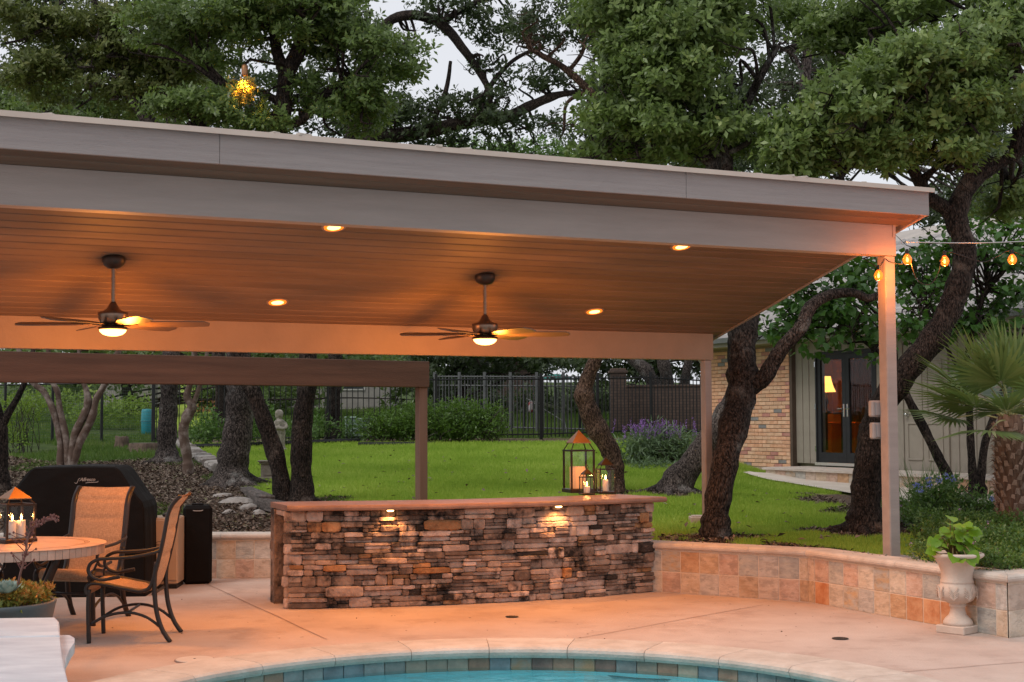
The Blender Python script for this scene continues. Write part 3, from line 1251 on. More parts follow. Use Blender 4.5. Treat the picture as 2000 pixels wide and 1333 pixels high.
# panel door to the right
pdr = MB().rbox((3.03, .0, 1.0), (1.06, .05, 2.18), .005).build('panel_door', M_SIDING, house)
for (cx, cz, wx, wz) in ((2.78, .42, .36, .62), (3.28, .42, .36, .62), (2.78, 1.35, .36, .9), (3.28, 1.35, .36, .9)):
    m = MB()
    for (x_, z_, sx, sz) in ((cx, cz + wz / 2, wx, .03), (cx, cz - wz / 2, wx, .03), (cx - wx / 2, cz, .03, wz), (cx + wx / 2, cz, .03, wz)):
        m.rbox((x_, -.032, z_), (sx + .001, .02, sz + .001), .006)
    m.build('panel_moulding', M_SIDING, pdr)
m = MB()
m.lathe([(.028, 0), (.028, .008), (.012, .012), (.012, .03), (.03, .04), (.036, .055), (.028, .07), (.005, .075)], 14,
        M=Matrix.Translation((2.60, -.026, .88)) @ Matrix.Rotation(R(90), 4, 'X'))
m.build('knob', M_CHROME, pdr, smooth=True)
for x_ in (2.468, 3.595):
    MB().rbox((x_, -.02, 1.02), (.055, .05, 2.22), .005).build('door_trim', M_SIDING, house)
# porch step with limestone nosing and tile risers
SX0, SX1, SY0 = -.15, 6.0, -1.3
gst = gz(HO.x - .6, HO.y - .5) - hz0
m = MB()
m.prism([(SX0 + .25, SY0 + .05, gst - .3), (SX0 + .05, SY0 + .3, gst - .3), (SX0 + .05, -.125, gst - .3), (SX1, -.125, gst - .3), (SX1, SY0 + .05, gst - .3)], (0, 0, -.115 - gst + .3))
step = m.build('porch_step', M_GROUT, house)
pts = [(SX0 + .22, SY0, 0), (SX0 + .06, SY0 + .09, 0), (SX0, SY0 + .28, 0), (SX0, -.123, 0), (SX1, -.123, 0), (SX1, SY0, 0)]
m = MB()
m.prism([(q[0], q[1], -.112) for q in pts], (0, 0, .035))
m.build('nosing', M_LIME, step)
rt_me = MB().rbox((0, 0, 0), (.292, .012, .235), .003).mesh('riser_tile')
for k in range(20):
    ob_mat('riser_tile', rt_me, rnd.choice(M_WTILE), step, loc=(SX0 + .42 + k * .3, SY0 + .045, -.115 - .12))
# room behind the french doors
M_ROOM = mat('room_wall', (.42, .24, .10), (.46, .27, .12), 3, .9)
m = MB()
m.bb(-3.55, 2.2, 3.1, 3.15, -.05, 2.5).bb(-3.6, -3.55, .23, 3.15, -.05, 2.5).bb(2.2, 2.25, .23, 3.15, -.05, 2.5).bb(-3.6, 2.25, .23, 3.15, 2.5, 2.55)
m.build('room_wall', M_ROOM, house)
MB().bb(-3.6, 2.25, .223, 3.15, -.1, -.052).build('room_floor', mat('green_carpet', (.035, .05, .02), (.05, .065, .03), 40, .95), house)
CURTAIN = True
# roof with shingle courses
ev_y, ev_z, rsl = -.62, ZT + .22, .5
M_SHING = [mat('shingle_%d' % i, c, tuple(k * 1.35 for k in c), 18, .9, .4, 60, rand=.15, stretch=(1.2, .3, 1)) for i, c in enumerate([(.27, .25, .24), (.32, .30, .29), (.23, .215, .21)])]
rf = MB()
rf.prism([(-4.2, ev_y, ev_z), (-4.2, 4.4, ev_z + rsl * (4.4 - ev_y)), (-4.2, 4.4, ev_z + rsl * (4.4 - ev_y) - .1), (-4.2, ev_y, ev_z - .1)], (14.5, 0, 0))
rf = rf.build('roof', M_ROOFTOP, house)
ra = math.atan(rsl)
cl = math.cos(ra)
for k in range(34):
    m = MB()
    x_ = -4.22
    while x_ < 10.2:
        wd = rnd.uniform(.12, .34)
        ex = rnd.choice((0, 0, .012, .025))
        q = rnd.uniform(.004, .010)
        y0 = -.02 - ex
        m.prism([(x_, y0, .004), (x_ + wd - .006, y0, .004), (x_ + wd - .006, .17, .002), (x_, .17, .002)], (0, 0, q))
        x_ += wd
    o = m.build('shingle_course', M_SHING[k % 3], rf, fix=False)
    yy = ev_y + k * .142 * cl
    o.location = (0, yy, ev_z + rsl * (yy - ev_y) + .012)
    o.rotation_euler = (ra + R(1.2), 0, 0)
MB().bb(-4.2, 10.2, ev_y - .03, ev_y - .001, ev_z - .17, ev_z + .0).build('fascia', M_SIDING, house)
MB().bb(-4.2, 10.2, ev_y - .12, ev_y - .031, ev_z - .09, ev_z + .01).build('gutter', mat('gutter_grey', (.10, .105, .10), (.13, .135, .13), 4, .5), house)
MB().bb(-4.2, 10.2, ev_y, .1, ev_z - .16, ev_z - .14).build('soffit', M_SIDING, house)
m = MB()
m.lathe([(.30, 0), (.30, .1), (.27, .18), (.16, .26), (.01, .29)], 16)
o = m.build('skylight_dome', mat('pale_dome', (.6, .62, .66), rough=.2), rf, smooth=True)
o.location = (-.2, 2.2, ev_z + rsl * (2.2 - ev_y))

# pale path in front of the porch
M_PATH = mat('pale_path', (.50, .43, .36), (.60, .53, .46), 2, .85, .2, 40)
m = MB()
pp = [(-.35, -1.3), (.24, -1.85), (1.6, -1.95), (3.4, -2.5), (6, -3.3), (10, -4.2), (10, -.1), (-.35, -.1)]
pw_ = []
rot = Matrix.Rotation(math.atan2(HD.y, HD.x), 3, 'Z')
dense = []
for (a_, b_) in zip(pp, pp[1:] + pp[:1]):
    for t in range(6):
        dense.append((a_[0] + (b_[0] - a_[0]) * t / 6, a_[1] + (b_[1] - a_[1]) * t / 6))
for (x_, y_) in dense:
    q = rot @ Vector((x_, y_, 0)) + HO
    pw_.append((q.x, q.y, gz(q.x, q.y) + .045))
PATH_POLY = [(q[0], q[1]) for q in pw_]
m.v = pw_
m.f = [tuple(range(len(pw_)))]
bm_ = m.mesh('garden_path')
bm = bmesh.new()
bm.from_mesh(bm_)
bmesh.ops.triangulate(bm, faces=bm.faces)
bm.to_mesh(bm_)
bm.free()
tag(ob('garden_path', bm_, M_PATH), kind='structure')


def in_poly(x, y, poly):
    c = False
    j = len(poly) - 1
    for i in range(len(poly)):
        if (poly[i][1] > y) != (poly[j][1] > y) and x < (poly[j][0] - poly[i][0]) * (y - poly[i][1]) / (poly[j][1] - poly[i][1]) + poly[i][0]:
            c = not c
        j = i
    return c


def hray(u, v, ly):
    """point of a pixel ray on the plane y=ly of the house frame, in house coordinates"""
    M_ = Matrix.Translation(HO) @ Matrix.Rotation(math.atan2(HD.y, HD.x), 4, 'Z')
    Mi = M_.inverted()
    o_ = Mi @ Vector((0, 0, EYE))
    d_ = (Mi.to_3x3() @ ray(u, v))
    return o_ + d_ * ((ly - o_.y) / d_.y)

cq = hray(1678, 760, 2.95)
m = MB()
for k in range(9):
    m.lathe([(.06, -.05), (.055, 1.0), (.06, 2.1)], 8, (cq.x - .3 + k * .08, cq.y + .02 * (k % 2), 0))
m.build('curtain', mat('dark_curtain', (.02, .012, .008), (.03, .02, .012), 8, .9), house)

# ================================================================== stone bar
M_STONE = [mat('ledge_tan', (.26, .172, .125), (.46, .325, .245), 9, .9, 1.0, 26, rand=.28, stain=(.015, .012, .011), sscale=4.0, sth=(.50, .64), world=True),
           mat('ledge_pink', (.33, .24, .195), (.55, .42, .35), 9, .9, 1.0, 26, rand=.24, stain=(.02, .016, .014), sscale=4.0, sth=(.53, .66), world=True),
           mat('ledge_brown', (.13, .09, .07), (.27, .19, .145), 9, .9, 1.0, 26, rand=.28, stain=(.014, .011, .010), sscale=4.0, sth=(.49, .62), world=True),
           mat('ledge_black', (.018, .015, .014), (.07, .055, .048), 6, .9, .8, 22, rand=.3, stain=(.32, .25, .21), sscale=4, sth=(.60, .72)),
           mat('ledge_rust', (.27, .125, .05), (.42, .235, .115), 9, .9, 1.0, 26, rand=.25, stain=(.07, .04, .025), sscale=5, sth=(.5, .65), world=True),
           mat('ledge_grey', (.21, .155, .125), (.40, .305, .245), 9, .9, 1.0, 26, rand=.26, stain=(.016, .013, .012), sscale=4.0, sth=(.49, .62), world=True)]
M_COUNTER = mat('counter_concrete', (.20, .118, .085), (.29, .178, .132), 4, .4, .25, 70, spec=.5, rand=.05, stain=(.16, .10, .08), sscale=5, sth=(.5, .75))
bq = [Vector((-1.999, 12.726, 0)), Vector((-.1, 13.10, 0)), Vector((1.368, 13.892, 0))]
# circle through the three front points
(ax, ay), (bx_, by_), (cx_, cy_) = ((q.x, q.y) for q in bq)
dd = 2 * (ax * (by_ - cy_) + bx_ * (cy_ - ay) + cx_ * (ay - by_))
ux = ((ax * ax + ay * ay) * (by_ - cy_) + (bx_ ** 2 + by_ ** 2) * (cy_ - ay) + (cx_ ** 2 + cy_ ** 2) * (ay - by_)) / dd
uy = ((ax * ax + ay * ay) * (cx_ - bx_) + (bx_ ** 2 + by_ ** 2) * (ax - cx_) + (cx_ ** 2 + cy_ ** 2) * (bx_ - ax)) / dd
BC = Vector((ux, uy, 0))
BR = (bq[0] - BC).length
a0 = math.atan2(bq[0].y - uy, bq[0].x - ux)
a1 = math.atan2(bq[2].y - uy, bq[2].x - ux)
if a1 - a0 > math.pi:
    a1 -= 2 * math.pi
if a0 - a1 > math.pi:
    a0 -= 2 * math.pi
BL = abs(a1 - a0) * BR
sgn = 1 if a1 > a0 else -1


def barpt(s_, off=0.0, z=0.0):
    """point on the bar front: s along, off outward (towards the camera)"""
    a = a0 + sgn * s_ / BR
    r_ = BR + off * BOUT
    return Vector((ux + r_ * math.cos(a), uy + r_ * math.sin(a), z))


BOUT = 1.0 if (Vector((0, 0, 0)) - BC).length < 1e9 and (barpt.__name__ and ((BC.y > 13.0))) else -1.0


def barrz(s_):
    p, q = barpt(s_ - .01), barpt(s_ + .01)
    return math.atan2(q.y - p.y, q.x - p.x)


bo = barpt(BL / 2, -.35)
bar = thing('stone_bar', 'curved outdoor bar faced in stacked ledge stone with a brown slab top', 'bar', (bo.x, bo.y, 0))
m = MB()
pts = [barpt(BL * k / 20, -.045) for k in range(21)] + [barpt(BL * k / 20, -.2) for k in range(20, -1, -1)]
m.prism([(q.x, q.y, 0) for q in pts], (0, 0, .862))
m.build('bar_core', mat('bar_mortar', (.035, .028, .024), (.06, .048, .04), 20, .95), bar, origin=(bo.x, bo.y, 0))
stone_mes = []
for k in range(6):
    q = MB().rbox((0, 0, 0), (1, 1, 1), .13, jit=.03)
    stone_mes.append(q.mesh('ledge_stone'))
nrow, rh = 9, .0956
allst = []
FW = (30, 27, 18, 3, 4, 12)
count = 0
for r_ in range(nrow):
    s_ = 0.0
    z0 = r_ * rh + .002
    while s_ < BL - .01:
        wd = rnd.choice((.13, .16, .20, .24, .28, .33)) * rnd.uniform(.92, 1.08)
        if BL - s_ - wd < .1:
            wd = BL - s_
        fam = rnd.choices(range(6), FW)[0]
        kind = rnd.random()
        lev = [0, rh]
        if kind < .52:
            lev = [0, rh * rnd.uniform(.34, .66), rh]
        elif kind < .82:
            a_ = rh * rnd.uniform(.26, .38)
            lev = [0, a_, a_ + rh * rnd.uniform(.26, .38), rh]
        for b_, t_ in zip(lev, lev[1:]):
            edges = [0, wd]
            if wd > .15 and rnd.random() < .45:
                edges = [0, wd * rnd.uniform(.3, .7), wd]
            for p, q in zip(edges, edges[1:]):
                ff = fam if rnd.random() < .6 else rnd.choices(range(6), FW)[0]
                allst.append((s_ + p, s_ + q, z0 + b_, z0 + t_, ff))
        s_ += wd
allst.sort(key=lambda q: -(q[1] - q[0]) * (q[3] - q[2]))
small = MB()
for i, (p, q, b_, t_, ff) in enumerate(allst):
    c_ = (p + q) / 2
    dp = rnd.uniform(.045, .10)
    w_ = barpt(c_, -.045 + dp / 2 - .02) - Vector((bo.x, bo.y, 0))
    loc = (w_.x, w_.y, (b_ + t_) / 2)
    rot = (rnd.uniform(-.03, .03), rnd.uniform(-.015, .015), barrz(c_) + rnd.uniform(-.05, .05))
    scl = (q - p - .003, dp, t_ - b_ - .0028)
    if i < 298:
        ob_mat('ledge_stone', rnd.choice(stone_mes), M_STONE[ff], bar, loc=loc, rot=rot, scale=scl)
    else:
        small.rbox((0, 0, 0), scl, min(scl) * .16, M=Matrix.Translation(loc) @ Matrix.Rotation(rot[2], 4, 'Z'), jit=.0015)
    count += 1
if small.v:
    small.build('small_ledge_stones', M_STONE[2], bar)['kind'] = 'stuff'
print('bar stones', count)
# left end: an open end with a rear stone leg
endv = Vector((-2.25 + 1.999, 13.35 - 12.726, 0)).normalized()
eL = barpt(0)
erz = math.atan2(endv.y, endv.x)
m = MB()
leg0 = eL + endv * .5
m.box((leg0.x + .03, leg0.y, .43), (.16, .12, .86), rz=erz)
m.build('rear_leg', M_STONE[2], bar, origin=(bo.x, bo.y, 0))
# back panel of the bar and its shadowed inside
m = MB()
pts = [barpt(.1 + (BL - .1) * k / 12, -.55) for k in range(13)] + [barpt(.1 + (BL - .1) * k / 12, -.6) for k in range(12, -1, -1)]
m.prism([(q.x, q.y, 0) for q in pts], (0, 0, .86))
m.build('back_panel', M_STONE[2], bar, origin=(bo.x, bo.y, 0))
for r_ in range(9):
    for (e_, wd, fm) in ((.035, .07, 1), (.54, .09, 5)):
        w_ = eL + endv * e_ + Vector((-.012 * rnd.random() + .0, 0, 0)) - Vector((bo.x, bo.y, 0))
        ob_mat('end_stone', rnd.choice(stone_mes), M_STONE[rnd.choice((0, 1, 2, fm))], bar, loc=(w_.x + .01, w_.y, r_ * rh + rh / 2),
               rot=(0, 0, erz + rnd.uniform(-.08, .08)), scale=(wd + rnd.uniform(-.01, .02), rnd.uniform(.05, .09), rh - .004))
w_ = eL + endv * .3 - Vector((bo.x, bo.y, 0))
ob_mat('end_stone', stone_mes[2], M_STONE[1], bar, loc=(w_.x + .02, w_.y, .835), rot=(0, 0, erz), scale=(.5, .07, .05))
# counter slabs
cuts = [-.02, .92, 1.78, 2.56, BL + .07]
cprof = [(.105, .868), (.118, .876), (.121, .892), (.116, .908), (.10, .916), (-.62, .916), (-.62, .868)]
for i in range(4):
    m = MB()
    st = 8
    for k in range(st + 1):
        s_ = cuts[i] + .0012 + (cuts[i + 1] - cuts[i] - .0024) * k / st
        for j, (c_, z_) in enumerate(cprof):
            q = barpt(s_, c_, z_)
            if i == 0 and k == 0:           # skewed left end
                q = eL + endv * (-c_ * .93 + .02) + Vector((-.03, 0, z_))
            m.v.append(tuple(q))
    q_ = len(cprof)
    for k in range(st):
        for j in range(q_):
            m.f.append((k * q_ + j, k * q_ + (j + 1) % q_, (k + 1) * q_ + (j + 1) % q_, (k + 1) * q_ + j))
    m.f.append(tuple(range(q_)))
    m.f.append(tuple(st * q_ + j for j in range(q_))[::-1])
    m.build('counter_slab', M_COUNTER, bar, origin=(bo.x, bo.y, 0))
M_LED = emis('warm_led', (1, .55, .2), 14)
for s_ in (.90, 2.48):
    q = barpt(s_, .075, .858) - Vector((bo.x, bo.y, 0))
    o = MB().lathe([(.022, 0), (.03, .004), (.03, .012)], 12).build('under_counter_lamp', M_LED, bar)
    o.location = (q.x, q.y, .855)
    lamp('under_counter_light', bar, (q.x, q.y, .845), 9, (1, .42, .13), 'SPOT', .015, 140, .7)

# ================================================================== recessed ceiling lamps
CP0 = ploc(0, 0, zc(0) - .004)
CN = Vector((PN.x * SL, PN.y * SL, 1)).normalized()
M_TRIM = mat('lamp_trim', (.30, .20, .15), rough=.5)
M_LENS = emis('lamp_lens', (1, .46, .13), 6)
M_GLOW_RING = emis('lamp_glow_ring', (1, .22, .02), 1.5)  # orange halo of the lamp, put in as an emitting ring round the lens
for i, (u, v, lb) in enumerate(((652, 443, 'recessed ceiling lamp half hidden by the front beam above the bar'),
                                (1331, 481, 'recessed ceiling lamp by the front beam nearest the right post'),
                                (542, 590, 'recessed ceiling lamp between the two ceiling fans'),
                                (1161, 608, 'recessed ceiling lamp right of the right ceiling fan'))):
    p = atp(u, v, CP0, CN)
    if i < 2:
        d_ = (p - PO).dot(PN)
        p = p + PN * max(0, .235 - d_)
        p.z = zc((p - PO).dot(PN)) - .004
    t = thing('recessed_lamp', lb, 'lamp', p, PA, 'recessed ceiling lamps')
    t.rotation_euler = (-th, 0, PA)
    MB().lathe([(.08, -.004), (.094, -.010), (.098, -.004), (.098, .0)], 28).build('trim_ring', M_TRIM, t, smooth=True)
    MB().lathe([(.001, -.012), (.04, -.011), (.054, -.009), (.056, .0)], 24).build('lens', M_LENS, t, smooth=True)
    MB().lathe([(.056, -.009), (.078, -.010), (.08, .0), (.056, .0), (.056, -.0085)], 24).build('glow_ring', M_GLOW_RING, t, smooth=True)
    lamp('recessed_light', t, (0, 0, -.05), 110, WARM, 'SPOT', .05, 150, .9)

# ================================================================== ceiling fans
M_BRONZE = mat('brushed_bronze', (.22, .15, .11), (.27, .19, .14), 30, .35, metal=.9, stretch=(1, 1, 8))
M_DKBRONZE = mat('dark_bronze', (.05, .035, .03), (.07, .05, .04), 10, .4, metal=.7)
M_BLADE = mat('fan_blade', (.10, .062, .045), (.13, .085, .06), 6, .35, spec=.5, stretch=(.5, 6, 1))
M_BOWL = emis('fan_light_bowl', (1, .5, .16), 6)


def ceiling_fan(u, v, lb, spin):
    p = atp(u, v, CP0, CN)
    s_ = FPX / p.y
    t = thing('ceiling_fan', lb, 'ceiling fan', p, 0, 'ceiling fans')
    MB().lathe([(.001, -.085), (.045, -.08), (.075, -.06), (.09, -.03), (.092, .0), (.08, .03)], 24).build('canopy', M_DKBRONZE, t, smooth=True)
    MB().tube([(0, 0, -.06), (0, 0, -.36)], .014, 10).build('downrod', M_BRONZE, t)
    hz = -.36
    MB().lathe([(.02, .015), (.03, -.005), (.05, -.04), (.075, -.058), (.112, -.066), (.118, -.085), (.112, -.12), (.095, -.15), (.07, -.16), (.001, -.16)][::-1], 28).build('motor', M_BRONZE, t, smooth=True).location = (0, 0, hz)
    zb_ = hz - .168
    MB().lathe([(.001, 0), (.085, 0), (.085, -.012), (.11, -.016), (.115, -.03), (.11, -.036), (.001, -.036)][::-1], 24).build('light_fitter', M_DKBRONZE, t, smooth=True).location = (0, 0, zb_)
    MB().lathe([(.001, -.052), (.04, -.049), (.075, -.038), (.098, -.018), (.104, 0)], 24).build('glass_bowl', M_BOWL, t, smooth=True).location = (0, 0, zb_ - .037)
    # blades
    out = [(.16, -.035), (.25, -.06), (.60, -.078), (.72, -.07), (.755, -.02), (.74, .05), (.60, .07), (.25, .055), (.16, .035)]
    m = MB()
    m.prism([(x_, y_, 0) for x_, y_ in out], (0, 0, .008))
    bme = m.mesh('blade')
    bm = bmesh.new()
    bm.from_mesh(bme)
    bmesh.ops.recalc_face_normals(bm, faces=bm.faces)
    bm.to_mesh(bme)
    bm.free()
    arm = MB().rbox((.13, 0, .0), (.13, .035, .012), .003).mesh('blade_arm')
    for k in range(6):
        a = spin + k * math.pi / 3
        b = ob_mat('blade', bme, M_BLADE, t, loc=(0, 0, zb_ + .004), rot=(0, 0, 0))
        b.rotation_mode = 'XYZ'
        b.matrix_local = Matrix.Translation((0, 0, zb_ + .004)) @ Matrix.Rotation(a, 4, 'Z') @ Matrix.Rotation(R(-13), 4, 'X')
        c = ob_mat('blade_arm', arm, M_DKBRONZE, t)
        c.matrix_local = Matrix.Translation((0, 0, zb_ + .006)) @ Matrix.Rotation(a, 4, 'Z') @ Matrix.Rotation(R(-8), 4, 'X')
    lamp('fan_light', t, (0, 0, zb_ - .16), 115, (1, .31, .035), 'POINT', .14)
    return t


ceiling_fan(222, 505, 'bronze six blade ceiling fan with lit bowl at the left, above the table', R(5))
ceiling_fan(947, 539, 'bronze six blade ceiling fan with lit bowl above the stone bar', R(3))

# ================================================================== lanterns and candles
M_LANT = mat('lantern_bronze', (.035, .024, .018), (.055, .038, .028), 12, .4, metal=.75)
M_LROOF = mat('lantern_copper_roof', (.30, .16, .075), (.36, .2, .10), 8, .35, metal=.75)
M_WAX = mat('candle_wax', (.78, .70, .60), (.82, .74, .64), 5, .5)
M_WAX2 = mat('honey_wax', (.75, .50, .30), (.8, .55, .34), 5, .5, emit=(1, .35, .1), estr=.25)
M_FLAME = emis('candle_flame', (1, .55, .16), 22)
M_WICK = mat('wick', (.02, .015, .01))


def lantern(pos, w_, h, rz, lb, roof=None, ring=True, feet=True, grp='lanterns'):
    t = thing('lantern', lb, 'lantern', pos, rz, grp)
    hb = h * .06
    hs, hn = h * .66, h * .80           # shoulder, neck
    q = w_ / 2
    p_ = w_ * .07
    m = MB().rbox((0, 0, hb * .5 + .004), (w_ * 1.08, w_ * 1.08, hb), .004)
    m.build('base', M_LANT, t)
    m = MB()
    for sx in (-1, 1):
        for sy in (-1, 1):
            m.bb(sx * (q - p_ / 2) - p_ / 2, sx * (q - p_ / 2) + p_ / 2, sy * (q - p_ / 2) - p_ / 2, sy * (q - p_ / 2) + p_ / 2, hb + .004, hs)
    m.build('corner_posts', M_LANT, t)['kind'] = 'stuff'
    m = MB()
    for sx in (-1, 1):
        m.bb(sx * (q - p_ * .45) - p_ * .62, sx * (q - p_ * .45) + p_ * .62, -q - .001, q + .001, hs, hs + p_ * .9)
        m.bb(-q + p_ + .002, q - p_ - .002, sx * (q - p_ * .45) - p_ * .62, sx * (q - p_ * .45) + p_ * .62, hs + .0005, hs + p_ * .9 - .0005)
    m.build('shoulder_frame', M_LANT, t)
    m = MB()
    nq = q * .62
    for sx in (-1, 1):
        for sy in (-1, 1):
            m.tube([(sx * (q - p_ * .4), sy * (q - p_ * .4), hs + p_ * .5), (sx * nq, sy * nq, hn)], p_ * .35, 5)
    m.build('neck_struts', M_LANT, t)['kind'] = 'stuff'
    m = MB()
    e = q * .78
    m.add([(-e, -e, hn), (e, -e, hn), (e, e, hn), (-e, e, hn), (0, 0, h), (-e, -e, hn - .008), (e, -e, hn - .008), (e, e, hn - .008), (-e, e, hn - .008)],
          [(0, 1, 4), (1, 2, 4), (2, 3, 4), (3, 0, 4), (0, 5, 6, 1), (1, 6, 7, 2), (2, 7, 8, 3), (3, 8, 5, 0), (5, 8, 7, 6)])
    m.build('roof', roof or M_LANT, t)
    if ring:
        rr = w_ * .14
        MB().tube([(rr * math.sin(a), 0, h + rr * .8 - rr * math.cos(a)) for a in [2 * math.pi * k / 14 for k in range(14)]], rr * .18, 5, cap=False).build('hanging_ring', M_LANT, t)
    for k in range(4):
        m = MB().bb(-q + p_ * 1.05, q - p_ * 1.05, -q + p_ * .45, -q + p_ * .45 + .003, hb + .006, hs - .001)
        o = m.build('pane', M_GLASS, t)
        o.rotation_euler = (0, 0, k * math.pi / 2)
    return hb + .006


def candle(pos, r_, h, lb, wax, pw, flame=True):
    t = thing('candle', lb, 'candle', pos, 0, 'candles')
    MB().lathe([(r_ * .97, 0), (r_, .004), (r_, h - .006), (r_ * .94, h), (r_ * .6, h - .008), (.001, h - .01)], 24).build('wax', wax, t, smooth=True)
    MB().tube([(0, 0, h - .012), (.001, 0, h + .012)], .0015, 5).build('wick', M_WICK, t)
    if flame:
        MB().lathe([(.001, 0), (.006, .006), (.0085, .016), (.006, .03), (.0025, .042), (.0004, .05)], 10).build('flame', M_FLAME, t, smooth=True).location = (0, 0, h + .002)
        lamp('candle_light', t, (0, 0, h + .03), pw, (1, .38, .1), 'POINT', .012)
    return t


ZT_BAR = .916
for (u, v, w_, h, rz, lb, ring, cr, ch, clb, wax, pw, roof) in (
        (1132, 964, .26, .645, R(17), 'tallest bronze lantern on the bar, holding a wide honey candle', False, .082, .225, 'wide honey coloured pillar candle in the tallest lantern', M_WAX2, 1.2, M_LROOF),
        (1147, 968, .125, .265, R(14), 'smallest bronze lantern with a ring top, in front of the tallest', True, .031, .065, 'short white candle in the smallest lantern on the bar', M_WAX, 2.2, None),
        (1184, 966, .165, .37, R(12), 'medium bronze lantern on the bar, right of the other two', False, .031, .115, 'slim white candle in the medium lantern on the bar', M_WAX, 2.2, None)):
    p = at(u, v, z=ZT_BAR)
    p = p + Vector((0, w_ * .5, 0))
    zi = lantern(p, w_, h, rz, lb, roof, ring, grp='lanterns on the bar')
    candle(p + Vector((-.012 if w_ > .2 else .0, 0, zi)), cr, ch, clb, wax, pw, flame=w_ < .2)

# ================================================================== dining table
M_TTOP = mat('travertine_top', (.58, .40, .29), (.68, .50, .38), 3, .45, .15, 40, stain=(.45, .28, .18), sscale=4, sth=(.5, .7))
M_TRIMT = mat('travertine_rim', (.42, .31, .25), (.50, .39, .32), 8, .6, .2, 60, rand=.12)
M_IRON = mat('bronze_powder_coat', (.014, .010, .009), (.022, .016, .014), 14, .42, spec=.45)
TC = Vector((-3.88, 11.03, 0))
TR = .715
tbl = thing('round_table', 'round stone topped dining table with a tiled rim', 'table', TC)
MB().lathe([(.001, .690), (TR - .03, .690), (TR - .022, .695), (TR - .022, .72), (.001, .7205)], 64).build('table_core', M_TRIMT, tbl)
MB().lathe([(.001, .7212), (TR - .16, .7212), (TR - .16, .7262), (.001, .7265)], 64).build('inlay', M_TTOP, tbl)
MB().lathe([(TR - .155, .7210), (TR - .125, .7210), (TR - .125, .7255), (TR - .155, .7256), (TR - .155, .7211)], 64).build('inlay_band', mat('inlay_band_stone', (.42, .27, .18), (.5, .33, .23), 8, .5), tbl)
MB().lathe([(TR - .12, .7208), (TR - .004, .7208), (TR + .006, .7225), (TR + .004, .7265), (TR - .004, .7275), (TR - .12, .7268), (TR - .12, .7209)], 72).build('edge_band', M_TTOP, tbl)
rt = MB().rbox((0, 0, 0), (.058, .014, .072), .003).mesh('rim_tile')
NRT = 74
for k in range(NRT):
    a = 2 * math.pi * k / NRT
    ob_mat('rim_tile', rt, M_TRIMT, tbl, loc=(math.sin(a) * (TR - .014), -math.cos(a) * (TR - .014), .684), rot=(0, 0, a))
m = MB().lathe([(TR - .12, .648), (TR - .10, .648), (TR - .10, .689), (TR - .12, .689), (TR - .12, .649)], 40)
m.build('apron_ring', M_IRON, tbl)
for k in range(4):
    a = R(45 + 18) + k * math.pi / 2
    pr_ = [(.50, .66), (.47, .58), (.38, .42), (.33, .28), (.36, .14), (.44, .03), (.47, .0)]
    MB().tube([(math.cos(a) * r_, math.sin(a) * r_, z_) for r_, z_ in pr_], .022, 8, flat=1.4).build('leg', M_IRON, tbl, smooth=True)
MB().lathe([(.30, .27), (.345, .27), (.345, .295), (.30, .295), (.30, .271)], 32).build('leg_ring', M_IRON, tbl)
pl = at(28, 1059, z=.728)
zi = lantern(pl, .24, .43, R(44), 'bronze lantern with a pyramid roof on the round table', M_LROOF, False, grp='table lantern')
candle(pl + Vector((-.015, -.01, zi)), .032, .135, 'white pillar candle in the table lantern', M_WAX, 2.5)
candle(pl + Vector((.035, .05, zi)), .032, .135, 'second white pillar candle, behind right in the table lantern', M_WAX, 2.0)
tl = bpy.data.objects['lantern.003'] if 'lantern.003' in bpy.data.objects else None

# ================================================================== sling chairs
M_SLING = bpy.data.materials.new('woven_sling')
M_SLING.use_nodes = True
nn, ll = M_SLING.node_tree.nodes, M_SLING.node_tree.links
bs = nn['Principled BSDF']
bs.inputs['Roughness'].default_value = .8
bs.inputs['Specular IOR Level'].default_value = .2
tcn = nn.new('ShaderNodeTexCoord')
w1 = nn.new('ShaderNodeTexNoise')
w1.inputs['Scale'].default_value = 60
mp1 = nn.new('ShaderNodeMapping')
mp1.inputs['Scale'].default_value = (6, .6, .6)
ll.new(tcn.outputs['Object'], mp1.inputs[0])
ll.new(mp1.outputs[0], w1.inputs['Vector'])
w2 = nn.new('ShaderNodeTexNoise')
w2.inputs['Scale'].default_value = 60
mp2 = nn.new('ShaderNodeMapping')
mp2.inputs['Scale'].default_value = (.6, 6, 6)
ll.new(tcn.outputs['Object'], mp2.inputs[0])
ll.new(mp2.outputs[0], w2.inputs['Vector'])
ad = nn.new('ShaderNodeMath')
ad.operation = 'ADD'
ll.new(w1.outputs[0], ad.inputs[0])
ll.new(w2.outputs[0], ad.inputs[1])
cr = nn.new('ShaderNodeValToRGB')
cr.color_ramp.elements[0].position = .38 * 2 / 2
cr.color_ramp.elements[0].color = (.33, .21, .13, 1)
cr.color_ramp.elements[1].position = .62
cr.color_ramp.elements[1].color = (.58, .40, .27, 1)
hf = nn.new('ShaderNodeMath')
hf.operation = 'MULTIPLY'
hf.inputs[1].default_value = .5
ll.new(ad.outputs[0], hf.inputs[0])
ll.new(hf.outputs[0], cr.inputs[0])
ll.new(cr.outputs[0], bs.inputs['Base Color'])
bp = nn.new('ShaderNodeBump')
bp.inputs['Strength'].default_value = .4
bp.inputs['Distance'].default_value = .004
ll.new(hf.outputs[0], bp.inputs['Height'])
ll.new(bp.outputs[0], bs.inputs['Normal'])


